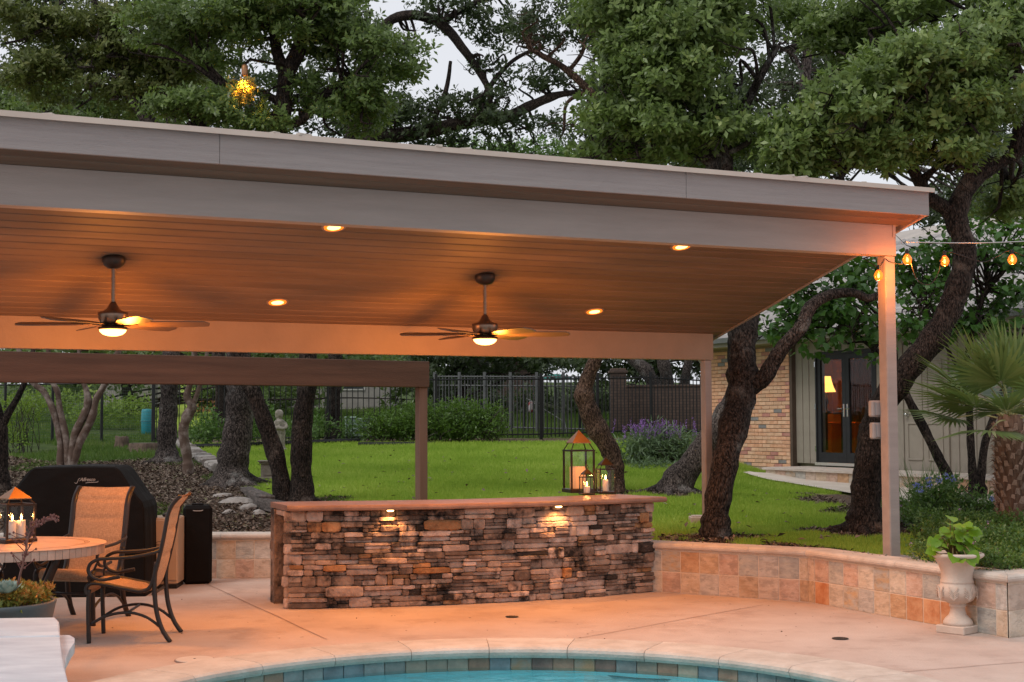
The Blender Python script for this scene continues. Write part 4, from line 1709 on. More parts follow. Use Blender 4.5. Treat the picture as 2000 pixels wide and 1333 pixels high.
def smooth_path(pts, k=5):
    """Catmull-Rom through points"""
    P_ = [Vector(q) for q in pts]
    out = []
    for i in range(len(P_) - 1):
        p0, p1, p2, p3 = P_[max(i - 1, 0)], P_[i], P_[i + 1], P_[min(i + 2, len(P_) - 1)]
        for j in range(k):
            t = j / k
            out.append(.5 * ((2 * p1) + (p2 - p0) * t + (2 * p0 - 5 * p1 + 4 * p2 - p3) * t * t + (3 * p1 - p0 - 3 * p2 + p3) * t ** 3))
    out.append(P_[-1])
    return out


def chair(pos, rz, lb):
    t = thing('sling_chair', lb, 'chair', pos, rz, 'patio sling chairs')
    W = .25
    prof_ = [(-.30, .36), (-.305, .41), (-.27, .445), (-.18, .44), (-.02, .405), (.10, .385), (.165, .41), (.20, .50), (.235, .64), (.265, .78), (.285, .90), (.30, .97), (.335, 1.04), (.39, 1.10)]
    sp = smooth_path([(0, y, z) for y, z in prof_], 5)
    for s_ in (-1, 1):
        MB().tube([(s_ * W, q.y, q.z) for q in sp], .016, 8, flat=1.7).build('side_rail', M_IRON, t, smooth=True)
        MB().tube(smooth_path([(s_ * W, -.285, .40), (s_ * W, -.29, .28), (s_ * (W + .003), -.285, .12), (s_ * (W + .005), -.28, 0)]), .017, 8, flat=1.35).build('leg', M_IRON, t, smooth=True)
        MB().tube(smooth_path([(s_ * W, .215, .60), (s_ * W, .20, .45), (s_ * (W + .004), .215, .25), (s_ * (W + .006), .26, .1), (s_ * (W + .008), .325, 0)]), .018, 8, flat=1.4).build('leg', M_IRON, t, smooth=True)
        xa = s_ * (W + .035)
        MB().tube(smooth_path([(s_ * W, .25, .70), (xa, .20, .675), (xa, .05, .645), (xa, -.10, .635), (xa, -.20, .63), (xa, -.265, .60), (xa, -.285, .545), (xa, -.25, .495), (xa, -.18, .475), (xa, -.10, .488), (xa, -.05, .497)], 6),
                  [.0135] * 46 + [.012] * 6 + [.0135] * 9, 8).build('arm_rest', M_IRON, t, smooth=True)
        MB().tube(smooth_path([(s_ * W, -.285, .13), (s_ * W, -.16, .20), (s_ * W, 0, .225), (s_ * W, .14, .19), (s_ * W, .25, .11)]), .011, 8).build('stretcher', M_IRON, t, smooth=True)
        MB().tube(smooth_path([(s_ * W, -.28, .44), (s_ * (W + .03), -.285, .50), (xa, -.26, .51)]), .010, 6).build('arm_bracket', M_IRON, t, smooth=True)
    MB().tube([(-W, 0, .222), (W, 0, .222)], .010, 8).build('cross_bar', M_IRON, t)
    MB().tube([(-W, .19, .36), (W, .19, .36)], .012, 8).build('cross_bar', M_IRON, t)
    # padded sling
    m = MB()
    full = smooth_path([(0, y, z) for y, z in prof_], 9)
    nx = 12
    L_ = [0]
    for a, b in zip(full, full[1:]):
        L_.append(L_[-1] + (b - a).length)
    seams = [.02, .24, .46, .80, 1.0, 1.16, L_[-1] - .015]
    for i, q in enumerate(full):
        ta = (full[min(i + 1, len(full) - 1)] - full[max(i - 1, 0)]).normalized()
        nv = Vector((0, -ta.z, ta.y))
        if nv.z < 0 and q.z < .5:
            nv = -nv
        dmin = min(abs(L_[i] - s_) for s_ in seams)
        puff = .012 * min(1, dmin / .03) + .003
        for side in (1, -1):
            for k in range(nx + 1):
                x_ = -W + .006 + (2 * W - .012) * k / nx
                e = math.sin(math.pi * k / nx)
                sag = -.02 * e if i > 4 else 0
                nn_ = Vector((0, -ta.z, ta.y))
                m.v.append((x_, q.y + nn_.y * (sag * -1 * 0 + side * puff * (e ** .3)) , q.z + nn_.z * (side * puff * (e ** .3)) + sag * .5))
    ro = 2 * (nx + 1)
    for i in range(len(full) - 1):
        for sd in range(2):
            for k in range(nx):
                a = i * ro + sd * (nx + 1) + k
                m.f.append((a, a + 1, a + 1 + ro, a + ro))
    m.build('sling', M_SLING, t, smooth=True)
    return t


chair((-2.93, 11.08, 0), R(-90 + 4), 'sling chair seen from its side, at the right of the table')
chair((-3.62, 12.05, 0), R(-12), 'sling chair facing the camera behind the table, before the covered grill')
chair((-4.52, 11.75, 0), R(30), 'sling chair mostly hidden behind the table at the left edge')

# ================================================================== covered grill
M_COVER = mat('black_vinyl_cover', (.004, .0035, .0035), (.006, .005, .005), 4, .7, .35, 6, spec=.12, bdist=.04)
gp = Vector((-4.18, 14.0, 0))
grill = thing('covered_grill', 'large grill on the patio under a black fitted cover with script lettering', 'grill', gp, R(4))
m = MB()
sec = [(-.69, 0), (-.69, .45), (-.685, .80), (-.675, .90), (-.62, 1.0), (-.50, 1.17), (-.455, 1.215), (-.42, 1.235), (0, 1.245), (.33, 1.238), (.365, 1.222), (.40, 1.19), (.55, .97), (.615, .90), (.635, .84), (.645, .45), (.65, 0)]
dep = [(-.36, .0), (-.365, .0), (-.33, -.01), (-.1, -.004), (.2, -.002), (.34, -.01), (.36, -.02)]
rows = []
ys_ = [-.36, -.35, -.30, -.1, .1, .28, .34, .36]
for j, y_ in enumerate(ys_):
    ins = .02 if j in (0, len(ys_) - 1) else .004 if j in (1, len(ys_) - 2) else 0
    for (x_, z_) in sec:
        wob = .006 * math.sin(z_ * 13 + x_ * 5 + y_ * 9)
        cx2 = x_ * (1 - ins * 1.2) + (wob if 0 < z_ < 1.1 else 0)
        m.v.append((cx2, y_ + (.03 if z_ > 1.0 and y_ < 0 else 0), max(0, z_ - ins * .8 if z_ > .3 else z_)))
q_ = len(sec)
for j in range(len(ys_) - 1):
    for k in range(q_ - 1):
        a = j * q_ + k
        m.f.append((a, a + 1, a + 1 + q_, a + q_))
m.f.append(tuple(range(q_)))
m.f.append(tuple((len(ys_) - 1) * q_ + k for k in range(q_))[::-1])
m.build('cover', M_COVER, grill)


def lettering(body, size, material, name, parent, loc, rot, shear=.0, ext=.001, space=1.0):
    c = bpy.data.curves.new(name, 'FONT')
    c.body = body
    c.size = size
    c.shear = shear
    c.extrude = ext
    c.align_x = 'CENTER'
    c.space_character = space
    tmp = bpy.data.objects.new('tmp', c)
    COL.objects.link(tmp)
    dg = bpy.context.evaluated_depsgraph_get()
    me = bpy.data.meshes.new_from_object(tmp.evaluated_get(dg))
    me.name = name
    bpy.data.objects.remove(tmp)
    me.materials.clear()
    return ob(name, me, material, parent, loc, rot)


M_SILVER = mat('silver_print', (.36, .33, .31), rough=.6)
lx, lz = .085, 1.10
lettering('Alfresco', .048, M_SILVER, 'lettering', grill, (lx, -.342, lz), (R(90), 0, 0), .35, .001, .9)
sw1 = [(-.118, -.012), (-.108, -.02), (-.095, -.016), (-.086, .006), (-.077, .022), (-.065, .027)]
sw2 = [(-.015, -.018), (.012, -.014), (.072, -.012), (.10, -.008), (.103, .002)]
for sw in (sw1, sw2):
    MB().tube(smooth_path([(lx + a, -.343, lz + b) for a, b in sw]), .0022, 5).build('swash', M_SILVER, grill)

# smoker cabinet and black covered box
M_BEIGE = mat('beige_smoker_case', (.44, .31, .21), (.48, .34, .23), 3, .5)
sp_ = Vector((-3.56, 14.5, 0))
smk = thing('smoker_cabinet', 'upright beige smoker cabinet with a round emblem beside the grill', 'smoker', sp_, R(3))
MB().rbox((0, 0, .375), (.40, .40, .66), .012).build('case', M_BEIGE, smk)
MB().rbox((0, -.21, .385), (.392, .02, .60), .006).build('door', M_BEIGE, smk)
MB().bb(-.19, .19, -.19, .19, 0, .045).build('feet_base', M_BLACKMETAL, smk)
MB().rbox((.1, 0, .725), (.15, .2, .03), .008).build('vent_lid', M_BLACKMETAL, smk)
M_INK = mat('dark_ink', (.03, .022, .02))
ex, ez = .02, .43
MB().tube([(ex + .042 * math.cos(a), -.2215, ez + .042 * math.sin(a)) for a in [2 * math.pi * k / 28 for k in range(29)]], .0022, 4, cap=False).build('emblem_ring', M_INK, smk)
MB().bb(ex - .045, ex + .045, -.2222, -.2206, ez - .022, ez - .010).build('emblem_band', M_INK, smk)
lettering('Bradley', .03, M_INK, 'lettering', smk, (ex, -.2208, ez), (R(90), 0, 0), .3, .0006, .85)
bxp = Vector((-3.27, 14.83, 0))
bx = thing('covered_box', 'tall narrow box under a black cover with a grip beside the smoker', 'box', bxp, R(14))
m = MB().rbox((0, 0, .40), (.29, .30, .80), .03, jit=.004)
m.build('cover', M_COVER, bx)
MB().tube(smooth_path([(-.05, -.152, .755), (-.03, -.156, .75), (.03, -.156, .75), (.05, -.152, .757)]), .004, 5).build('grip', M_SILVER, bx)
m = MB().rbox((-.0, .02, .808), (.12, .1, .02), .006)
m.build('lid_strap', M_COVER, bx)

# ================================================================== urn with a leafy plant
M_URN = mat('cast_stone', (.52, .42, .35), (.60, .50, .43), 5, .85, .2, 50)
up = at(1881, 1240, z=0) + Vector((0, .12, 0))
urn = thing('stone_urn', 'cast stone pedestal urn with acanthus relief at the end of the wall', 'urn', up)
m = MB().rbox((0, 0, .03), (.245, .245, .06), .006, rz=R(42))
m.build('plinth', M_URN, urn)
m = MB().lathe([(.001, .06), (.115, .06), (.112, .085), (.095, .11), (.07, .135), (.058, .165), (.056, .195), (.064, .20), (.066, .212), (.06, .222), (.075, .228),
                (.115, .25), (.142, .285), (.150, .32), (.143, .355), (.128, .375), (.122, .385), (.128, .39), (.126, .398), (.118, .42), (.122, .47), (.14, .525), (.172, .57),
                (.198, .585), (.208, .597), (.206, .61), (.192, .617), (.178, .612), (.16, .59), (.001, .575)], 40)
m.build('bowl', M_URN, urn, smooth=True)
lf = MB()
for k in range(5):
    lf.tube(smooth_path([(0, 0, -.05 + k * .014), (-.012 - k * .002, -.006, -.035 + k * .016), (-.03 - (k % 3) * .004, -.002, -.02 + k * .018)]), [.004] * 11, 5)
    lf.tube(smooth_path([(0, 0, -.05 + k * .014), (.012 + k * .002, -.006, -.035 + k * .016), (.03 + (k % 3) * .004, -.002, -.02 + k * .018)]), [.004] * 11, 5)
lf_me = lf.mesh('relief_leaf', True)
for k in range(8):
    a = 2 * math.pi * k / 8 + .3
    ob_mat('relief_leaf', lf_me, M_URN, urn, loc=(math.sin(a) * .146, -math.cos(a) * .146, .31), rot=(0, 0, a))
MB().lathe([(.001, .577), (.168, .595), (.168, .597), (.001, .60)], 24).build('soil', mat('potting_soil', (.02, .015, .012), (.04, .03, .024), 40, .95, .8, 60), urn)

# ================================================================== white stone ledge in the left foreground
led = thing('white_stone_ledge', 'raised white flagstone ledge at the lower left, nearest the camera', 'stone ledge', (-3.2, 7.0, 0))
def slab(pts, z0, z1, name, b=.012):
    pts = [(x_ + 3.2, y_ - 7.0) for x_, y_ in pts]
    m = MB()
    c = Vector((sum(p[0] for p in pts) / len(pts), sum(p[1] for p in pts) / len(pts)))
    lay = [(z0, b * .6), (z0 + b * .4, 0), ((z0 + z1) / 2, -.004), (z1 - b * .6, 0), (z1 - b * .15, b * .5), (z1, b * 1.2)]
    k = len(pts)
    for z_, ins in lay:
        for (x_, y_) in pts:
            d_ = Vector((x_, y_)) - c
            d_ = d_ * (1 - ins / max(.05, d_.length))
            m.v.append((c.x + d_.x, c.y + d_.y, z_))
    for i in range(len(lay) - 1):
        for j in range(k):
            m.f.append((i * k + j, i * k + (j + 1) % k, (i + 1) * k + (j + 1) % k, (i + 1) * k + j))
    m.f.append(tuple(range(k))[::-1])
    m.f.append(tuple((len(lay) - 1) * k + j for j in range(k)))
    return m.build(name, M_WHITE_STONE, led)


def dens(poly, k=5):
    out = []
    for a, b in zip(poly, poly[1:] + poly[:1]):
        for j in range(k):
            out.append((a[0] + (b[0] - a[0]) * j / k, a[1] + (b[1] - a[1]) * j / k))
    return out


TZ = .50
def lp(u, v, z=TZ):
    q = at(u, v, z=z)
    return (q.x, q.y)


A0, A1 = lp(-160, 1209), lp(108, 1206)
A2, A3 = lp(115, 1213), lp(117, 1241.5)
A4 = lp(-160, 1246)
slab(dens([A0, A1, A2, A3, A4][::-1]), TZ - .06, TZ, 'slab')
B0, B1, B2, B3, B4, B5 = lp(-160, 1247), lp(117, 1243), lp(121, 1275), lp(128, 1310), lp(140, 1360), lp(-160, 1380)
slab(dens([B0, B1, B2, B3, B4, B5][::-1]), TZ - .062, TZ - .001, 'slab')
z2 = TZ - .065
slab(dens([lp(60, 1240, z2), lp(136, 1240, z2), lp(146, 1246, z2), lp(146, 1254, z2), lp(137, 1268, z2), lp(129, 1285, z2), lp(126, 1305, z2), lp(127, 1330, z2), lp(133, 1365, z2), lp(60, 1365, z2)][::-1], 3), z2 - .06, z2, 'slab')
pts = [(q[0] + 3.2, q[1] - 7.0) for q in (lp(-140, 1216), lp(100, 1214), lp(112, 1250), lp(120, 1355), lp(-140, 1370))]
MB().prism([(x_, y_, 0) for x_, y_ in pts], (0, 0, z2 - .062)).build('ledge_wall', M_GROUT, led)

# ================================================================== slate bowl planter
bpos = Vector((-3.30, 9.05, 0))
bowl = thing('planter_bowl', 'wide dark slate planter bowl behind the white ledge', 'planter', bpos)
MB().lathe([(.001, 0), (.24, 0), (.27, .03), (.32, .2), (.37, .38), (.395, .50), (.402, .525), (.395, .535), (.38, .535), (.37, .525), (.362, .49), (.001, .48)], 48).build('bowl_body', mat('slate_glaze', (.055, .068, .075), (.075, .09, .095), 5, .5, .1, 20, spec=.5), bowl, smooth=True)
MB().lathe([(.001, .485), (.361, .487), (.361, .492), (.001, .515)], 32).build('soil', mat('gritty_soil', (.10, .085, .07), (.2, .17, .15), 50, .95, .8, 60), bowl)

# ================================================================== drains and skimmer lid
M_GRATE = mat('drain_grate', (.02, .014, .012), (.05, .04, .035), 60, .6)
for (u, v, r_, lb) in ((1000, 1205, .055, 'small round deck drain in front of the bar'), (1641, 1247.5, .062, 'small round deck drain near the curved tiled wall')):
    p = at(u, v, z=.004)
    t = thing('deck_drain', lb, 'drain', p, 0, 'deck drains')
    MB().lathe([(r_, 0), (r_, .003), (r_ - .008, .004), (r_ - .008, .001)], 24).build('drain_rim', M_GRATE, t)
    m = MB()
    for k in range(-3, 4):
        h_ = math.sqrt(max(0, (r_ - .008) ** 2 - (k * r_ / 4) ** 2))
        m.bb(k * r_ / 4 - .004, k * r_ / 4 + .004, -h_, h_, .0008, .0032)
    m.build('drain_bars', M_GRATE, t)['kind'] = 'stuff'
p = at(380, 1289, z=.004)
t = thing('skimmer_lid', 'flat round cream skimmer lid set in the deck by the pool', 'lid', p)
MB().lathe([(.001, .0), (.128, .0), (.130, .004), (.126, .007), (.001, .0075)], 32).build('lid_plate', mat('cream_plastic', (.55, .48, .42), (.6, .53, .47), 6, .5), t)
MB().lathe([(.001, .0078), (.008, .0078), (.008, .0095), (.001, .0098)], 10).build('lid_screw', M_GRATE, t)
MB().lathe([(.131, -.003), (.140, -.003), (.140, .001), (.131, .001), (.131, -.0029)], 32).build('lid_gap', M_JOINT, t)

# ================================================================== electrical boxes on the front post
M_GBOX = mat('grey_outlet_box', (.27, .26, .26), (.31, .3, .3), 5, .45)
for (dx_, dz_, lb) in ((-.02, 1.75, 'upper grey weatherproof outlet box behind the right front post'), (-.008, 1.555, 'lower grey weatherproof outlet box behind the right front post')):
    q = ploc(-.055 - .045 + dx_ * .6, .07 + .095, 0)
    s_ = FPX / q.y
    t = thing('outlet_box', lb, 'outlet box', (q.x, q.y, dz_), PA, 'outlet boxes on the post')
    MB().rbox((0, 0, 0), (.15, .06, .145), .012).build('cover', M_GBOX, t)
    MB().rbox((.005, -.034, 0), (.095, .012, .115), .004).build('flap', M_GBOX, t)
    MB().rbox((-.055, -.032, 0), (.008, .008, .13), .003).build('hinge', M_GBOX, t)

# ================================================================== string lights
M_BULB = emis('filament', (1, .5, .16), 9)
M_BULBG = glass_mat('amber_glass', (1, .72, .4), 0, .05, ((1, .17, .012), 1.15))
hook = at(1766, 473, y=12.5)
far = at(2060, 468, y=13.2)
wire = thing('string_light_cable', 'thin cable of the string lights running right from the roof corner', 'cable', hook)
MB().tube([hook.lerp(far, k / 8) - Vector((0, 0, .02 * math.sin(math.pi * k / 8))) for k in range(9)], .0045, 5).build('steel_span', M_CHROME, wire, origin=hook)
MB().tube([hook + Vector((.022 * math.cos(a), 0, .022 * math.sin(a))) for a in [2 * math.pi * k / 14 for k in range(14)]], .005, 5, cap=False).build('eye_hook', M_CHROME, wire, origin=hook)
bp_ = [(1716, 538, 12.3), (1772, 507, 12.25), (1845, 510, 12.4), (1977, 507, 12.7)]
bpt = [at(u, v, y=y_) for u, v, y_ in bp_]
cab = []
pt = ploc(-.12, .0, 2.95)
cab = smooth_path([bpt[0] + Vector((-.1, .1, .16)), bpt[0] + Vector((0, 0, .075)), at(1728, 506, y=12.4), at(1738, 512, y=12.36), at(1764, 515, y=12.38), bpt[1] + Vector((0, 0, .075)), at(1790, 545, y=12.3), at(1815, 556, y=12.35), at(1832, 535, y=12.38),
                   bpt[2] + Vector((0, 0, .075)), at(1880, 500, y=12.5), at(1920, 512, y=12.6), at(1950, 500, y=12.65), bpt[3] + Vector((0, 0, .075)), at(2040, 520, y=12.9)], 6)
MB().tube(cab, .0045, 5).build('flex_cord', M_BLACKMETAL, wire, origin=hook)
for q, lb in zip(bpt, ('lit string bulb left of the front post', 'lit string bulb touching the right side of the front post', 'lit string bulb in front of the big oak trunk', 'lit string bulb nearest the right edge of the picture')):
    t = thing('string_bulb', lb, 'bulb', q, 0, 'string light bulbs')
    MB().lathe([(.012, .045), (.015, .05), (.015, .085), (.006, .09)], 10).build('socket', M_BLACKMETAL, t)
    MB().lathe([(.002, -.048), (.022, -.042), (.036, -.022), (.04, .0), (.03, .024), (.013, .046)], 14).build('glass', M_BULBG, t, smooth=True)
    MB().lathe([(.002, -.024), (.008, -.018), (.011, -.006), (.008, .006), (.003, .016)], 10).build('filament', M_BULB, t, smooth=True)
    lamp('bulb_light', t, (0, 0, -.065), 10, (1, .27, .035), 'POINT', .02)

# ================================================================== table lamp in the house
lpz = Matrix.Rotation(math.atan2(HD.y, HD.x), 4, 'Z')
hl = hray(1613, 757, 1.5)
hl.z = 0
q = HO + (lpz @ Vector((hl.x, hl.y, hray(1613, 766, 1.5).z - 1.18)))
t = thing('table_lamp', 'lit table lamp with a bell shade seen through the left french door', 'lamp', q)
M_SHADE = emis('lamp_shade_glow', (1, .50, .10), 2.2)
MB().lathe([(.20, 1.18), (.155, 1.28), (.115, 1.42), (.10, 1.50), (.095, 1.50), (.11, 1.42), (.15, 1.28), (.19, 1.18)], 24).build('shade', M_SHADE, t, smooth=True)
MB().lathe([(.001, .76), (.09, .76), (.09, .78), (.03, .80), (.025, .9), (.05, .98), (.03, 1.06), (.012, 1.1), (.01, 1.3)], 16).build('lamp_base', M_DKBRONZE, t, smooth=True)
lamp('lamp_light', t, (0, 0, 1.34), 900, (1, .40, .08), 'POINT', .06)
hc = hray(1662, 845, 2.2)
q2 = HO + (lpz @ Vector((hc.x, hc.y, 0)))
t = thing('wooden_chest', 'low wooden chest glowing orange inside the house', 'chest', q2, math.atan2(HD.y, HD.x))
M_CHEST = mat('orange_wood', (.45, .17, .04), (.52, .22, .06), 3, .5)
MB().rbox((.05, 0, .36), (.8, .5, .72), .02).build('body', M_CHEST, t)
MB().rbox((.05, -.02, .735), (.86, .56, .035), .01).build('top', M_CHEST, t)
q3 = HO + (lpz @ Vector((hl.x - .1, hl.y, hray(1613, 766, 1.5).z - 1.18)))
t = thing('side_table', 'dark side table under the lit lamp inside the house', 'table', q3, math.atan2(HD.y, HD.x))
MB().rbox((.1, 0, .745), (.62, .5, .03), .008).build('top', M_TRIMBR, t)
for sx in (-.16, .36):
    for sy in (-.2, .2):
        MB().bb(sx - .02, sx + .02, sy - .02, sy + .02, 0, .73).build('leg', M_TRIMBR, t)

# ================================================================== leaf materials
L_OAK = leaf_mat('oak_leaf', [(0, (.028, .046, .014)), (.45, (.092, .145, .038)), (.8, (.175, .245, .07)), (1, (.31, .38, .13))], .36, .3, (.24, .36, .07))
L_OAK2 = leaf_mat('olive_oak_leaf', [(0, (.04, .052, .016)), (.5, (.12, .15, .04)), (.85, (.21, .22, .07)), (1, (.29, .21, .08))], .45, .3, (.2, .28, .05))
L_DARK = leaf_mat('dark_oak_leaf', [(0, (.015, .024, .010)), (.5, (.03, .05, .015)), (.85, (.055, .08, .02)), (1, (.12, .07, .03))], .5, .2, (.1, .16, .04))
L_HEDGE = leaf_mat('hedge_leaf', [(0, (.03, .06, .012)), (.5, (.07, .14, .022)), (1, (.15, .24, .05))], .4, .25, (.2, .35, .05))
L_SAGE = leaf_mat('sage_leaf', [(0, (.07, .11, .06)), (.5, (.14, .21, .11)), (1, (.24, .31, .19))], .6, .25, (.2, .3, .12))
L_HEART = leaf_mat('heart_leaf', [(0, (.025, .065, .015)), (.5, (.05, .125, .025)), (.85, (.10, .20, .04)), (1, (.19, .32, .06))], .35, .25, (.16, .34, .04))
L_COVER = leaf_mat('cover_leaf', [(0, (.04, .08, .02)), (.5, (.08, .15, .035)), (1, (.16, .25, .06))], .42, .25, (.15, .3, .05))
L_LIME = leaf_mat('lime_leaf', [(0, (.08, .17, .012)), (.5, (.14, .27, .02)), (1, (.22, .36, .03))], .38, .3, (.3, .5, .03))
L_GRASS = leaf_mat('turf_blade', [(0, (.19, .29, .035)), (.5, (.33, .45, .06)), (1, (.48, .57, .12))], .6, .35, (.24, .44, .05), .2)
L_ROUGH = leaf_mat('rough_blade', [(0, (.04, .08, .015)), (.5, (.08, .14, .025)), (1, (.17, .19, .06))], .6, .3, (.14, .25, .04), .2)
L_YG = leaf_mat('spring_leaf', [(0, (.06, .12, .015)), (.5, (.13, .22, .025)), (1, (.24, .32, .05))], .45, .3, (.28, .42, .05))
L_PALM = leaf_mat('palm_leaflet', [(0, (.07, .12, .045)), (.5, (.15, .23, .08)), (.85, (.25, .33, .14)), (1, (.42, .44, .25))], .38, .25, (.2, .3, .07))
L_CHIP = leaf_mat('mulch_chip', [(0, (.03, .02, .014)), (.4, (.09, .06, .042)), (.7, (.165, .12, .09)), (.9, (.25, .20, .165)), (1, (.12, .13, .05))], .9, 0)
L_SPIKE = leaf_mat('sage_flower', [(0, (.12, .05, .20)), (.6, (.26, .12, .40)), (1, (.40, .26, .52))], .6, .2, (.3, .15, .45))
L_BLUE = leaf_mat('plumbago_flower', [(0, (.16, .20, .58)), (1, (.34, .38, .80))], .6, .2, (.3, .35, .8))
L_LAV = leaf_mat('lantana_flower', [(0, (.45, .22, .45)), (1, (.62, .45, .62))], .6, .2, (.5, .3, .5))


# ================================================================== lawn
def scatter(n_, x0, x1, y0, y1, ok, ref=17.0):
    out = []
    while len(out) < n_:
        X = rs.uniform(x0, x1, 20000)
        u_ = rs.rand(20000)
        Y = y0 * y1 / (y1 - u_ * (y1 - y0))          # density ~ 1/y^2
        for x_, y_ in zip(X, Y):
            if ok(x_, y_):
                out.append((x_, y_))
    return np.array(out[:n_])


def lawn_ok(x_, y_):
    if abs(x_) > y_ * .40 or y_ < wy(x_) + .14:
        return False
    if zone(x_ + .1 * math.sin(y_ * 7), y_ + .1 * math.sin(x_ * 9)) != 0:
        return False
    return not in_poly(x_, y_, PATH_POLY)


def blades(XY, hgt, wid, tb=.5, tv=.3, lean=.45):
    k = len(XY)
    Z = np.array([gz(a, b) for a, b in XY])
    P_ = np.column_stack([XY, Z - .005])
    D_ = np.column_stack([rs.normal(0, lean, (k, 2)), np.ones(k)])
    sc = (XY[:, 1] / 17.0) ** .55
    Ln_ = hgt * (.6 + .7 * rs.rand(k)) * sc
    W_ = wid * (.7 + .6 * rs.rand(k)) * sc
    patch = .13 * np.sin(XY[:, 0] * 1.7 + np.sin(XY[:, 1] * 1.1)) + .11 * np.sin(XY[:, 1] * 2.3 + XY[:, 0]) + .10 * np.sin(XY[:, 0] * 6.1 + XY[:, 1] * 3.3) * np.sin(XY[:, 1] * 4.7)
    T_ = tb + patch + (rs.rand(k) - .5) * tv * 2
    N_ = np.column_stack([rs.normal(0, .5, (k, 1)), -np.ones((k, 1)), rs.normal(0, .3, (k, 1))])
    return P_, D_, N_, Ln_, W_, T_


g1 = blades(scatter(270000, -9, 9, 13, 35, lawn_ok), .06, .011)
o = join_foliage('lawn_grass', [g1], L_GRASS, None, shape=3)
tag(o, 'close mown bright green lawn behind the bar', 'grass', kind='stuff')


def rough_ok(x_, y_):
    return abs(x_) < y_ * .42 and y_ > wy(x_) + .2 and zone(x_, y_) == 2 and math.sin(x_ * 1.3) + math.sin(y_ * .9 + x_) > -1.0


g2 = blades(scatter(55000, -18, 12, 20, 60, rough_ok), .08, .016, .45)
o = join_foliage('rough_grass', [g2], L_ROUGH, None, shape=3)
tag(o, 'rough shaded grass rising beyond the mulch bed', 'grass', kind='stuff')


def mulch_ok(x_, y_):
    return abs(x_) < y_ * .40 and y_ > wy(x_) + .14 and zone(x_, y_) == 1 and x_ < 4.6


XY = scatter(52000, -10, 5, 11.5, 33, mulch_ok)
k = len(XY)
Zm = np.array([gz(a, b) for a, b in XY])
P_ = np.column_stack([XY, Zm + .004 + .02 * rs.rand(k)])
ang = rs.rand(k) * 6.283
D_ = np.column_stack([np.cos(ang), np.sin(ang), rs.normal(.1, .35, k)])
N_ = np.column_stack([rs.normal(0, .5, (k, 2)), np.ones(k)])
sc = (XY[:, 1] / 17.0) ** .5
o = join_foliage('mulch_litter', [(P_, D_, N_, .05 * sc * (.5 + rs.rand(k)), .022 * sc * (.6 + .8 * rs.rand(k)), rs.rand(k) ** 1.1)], L_CHIP, None)
tag(o, 'leaf litter and bark mulch under the trees', 'mulch', kind='stuff')


def weed_ok(x_, y_):
    return mulch_ok(x_, y_) and math.sin(x_ * 2.1 + y_) + math.sin(y_ * 1.3 - x_ * .7) > .75


g3 = blades(scatter(14000, -9, 4.4, 12, 28, weed_ok), .05, .012, .45)
o = join_foliage('weed_tufts', [g3], L_ROUGH, None, shape=3)
tag(o, 'thin grass tufts coming up through the mulch', 'grass', kind='stuff')


# ================================================================== trees
def smooth_r(pts, k=4):
    P_ = smooth_path([q[:3] for q in pts], k)
    rr = []
    for i in range(len(pts) - 1):
        for j in range(k):
            t = j / k
            rr.append(pts[i][3] * (1 - t) + pts[i + 1][3] * t)
    rr.append(pts[-1][3])
    return P_, rr


def w3(pth):
    out = []
    for (u, v, y_, r_) in pth:
        q = at(u, v, y=y_)
        out.append((q.x, q.y, q.z, r_))
    return out


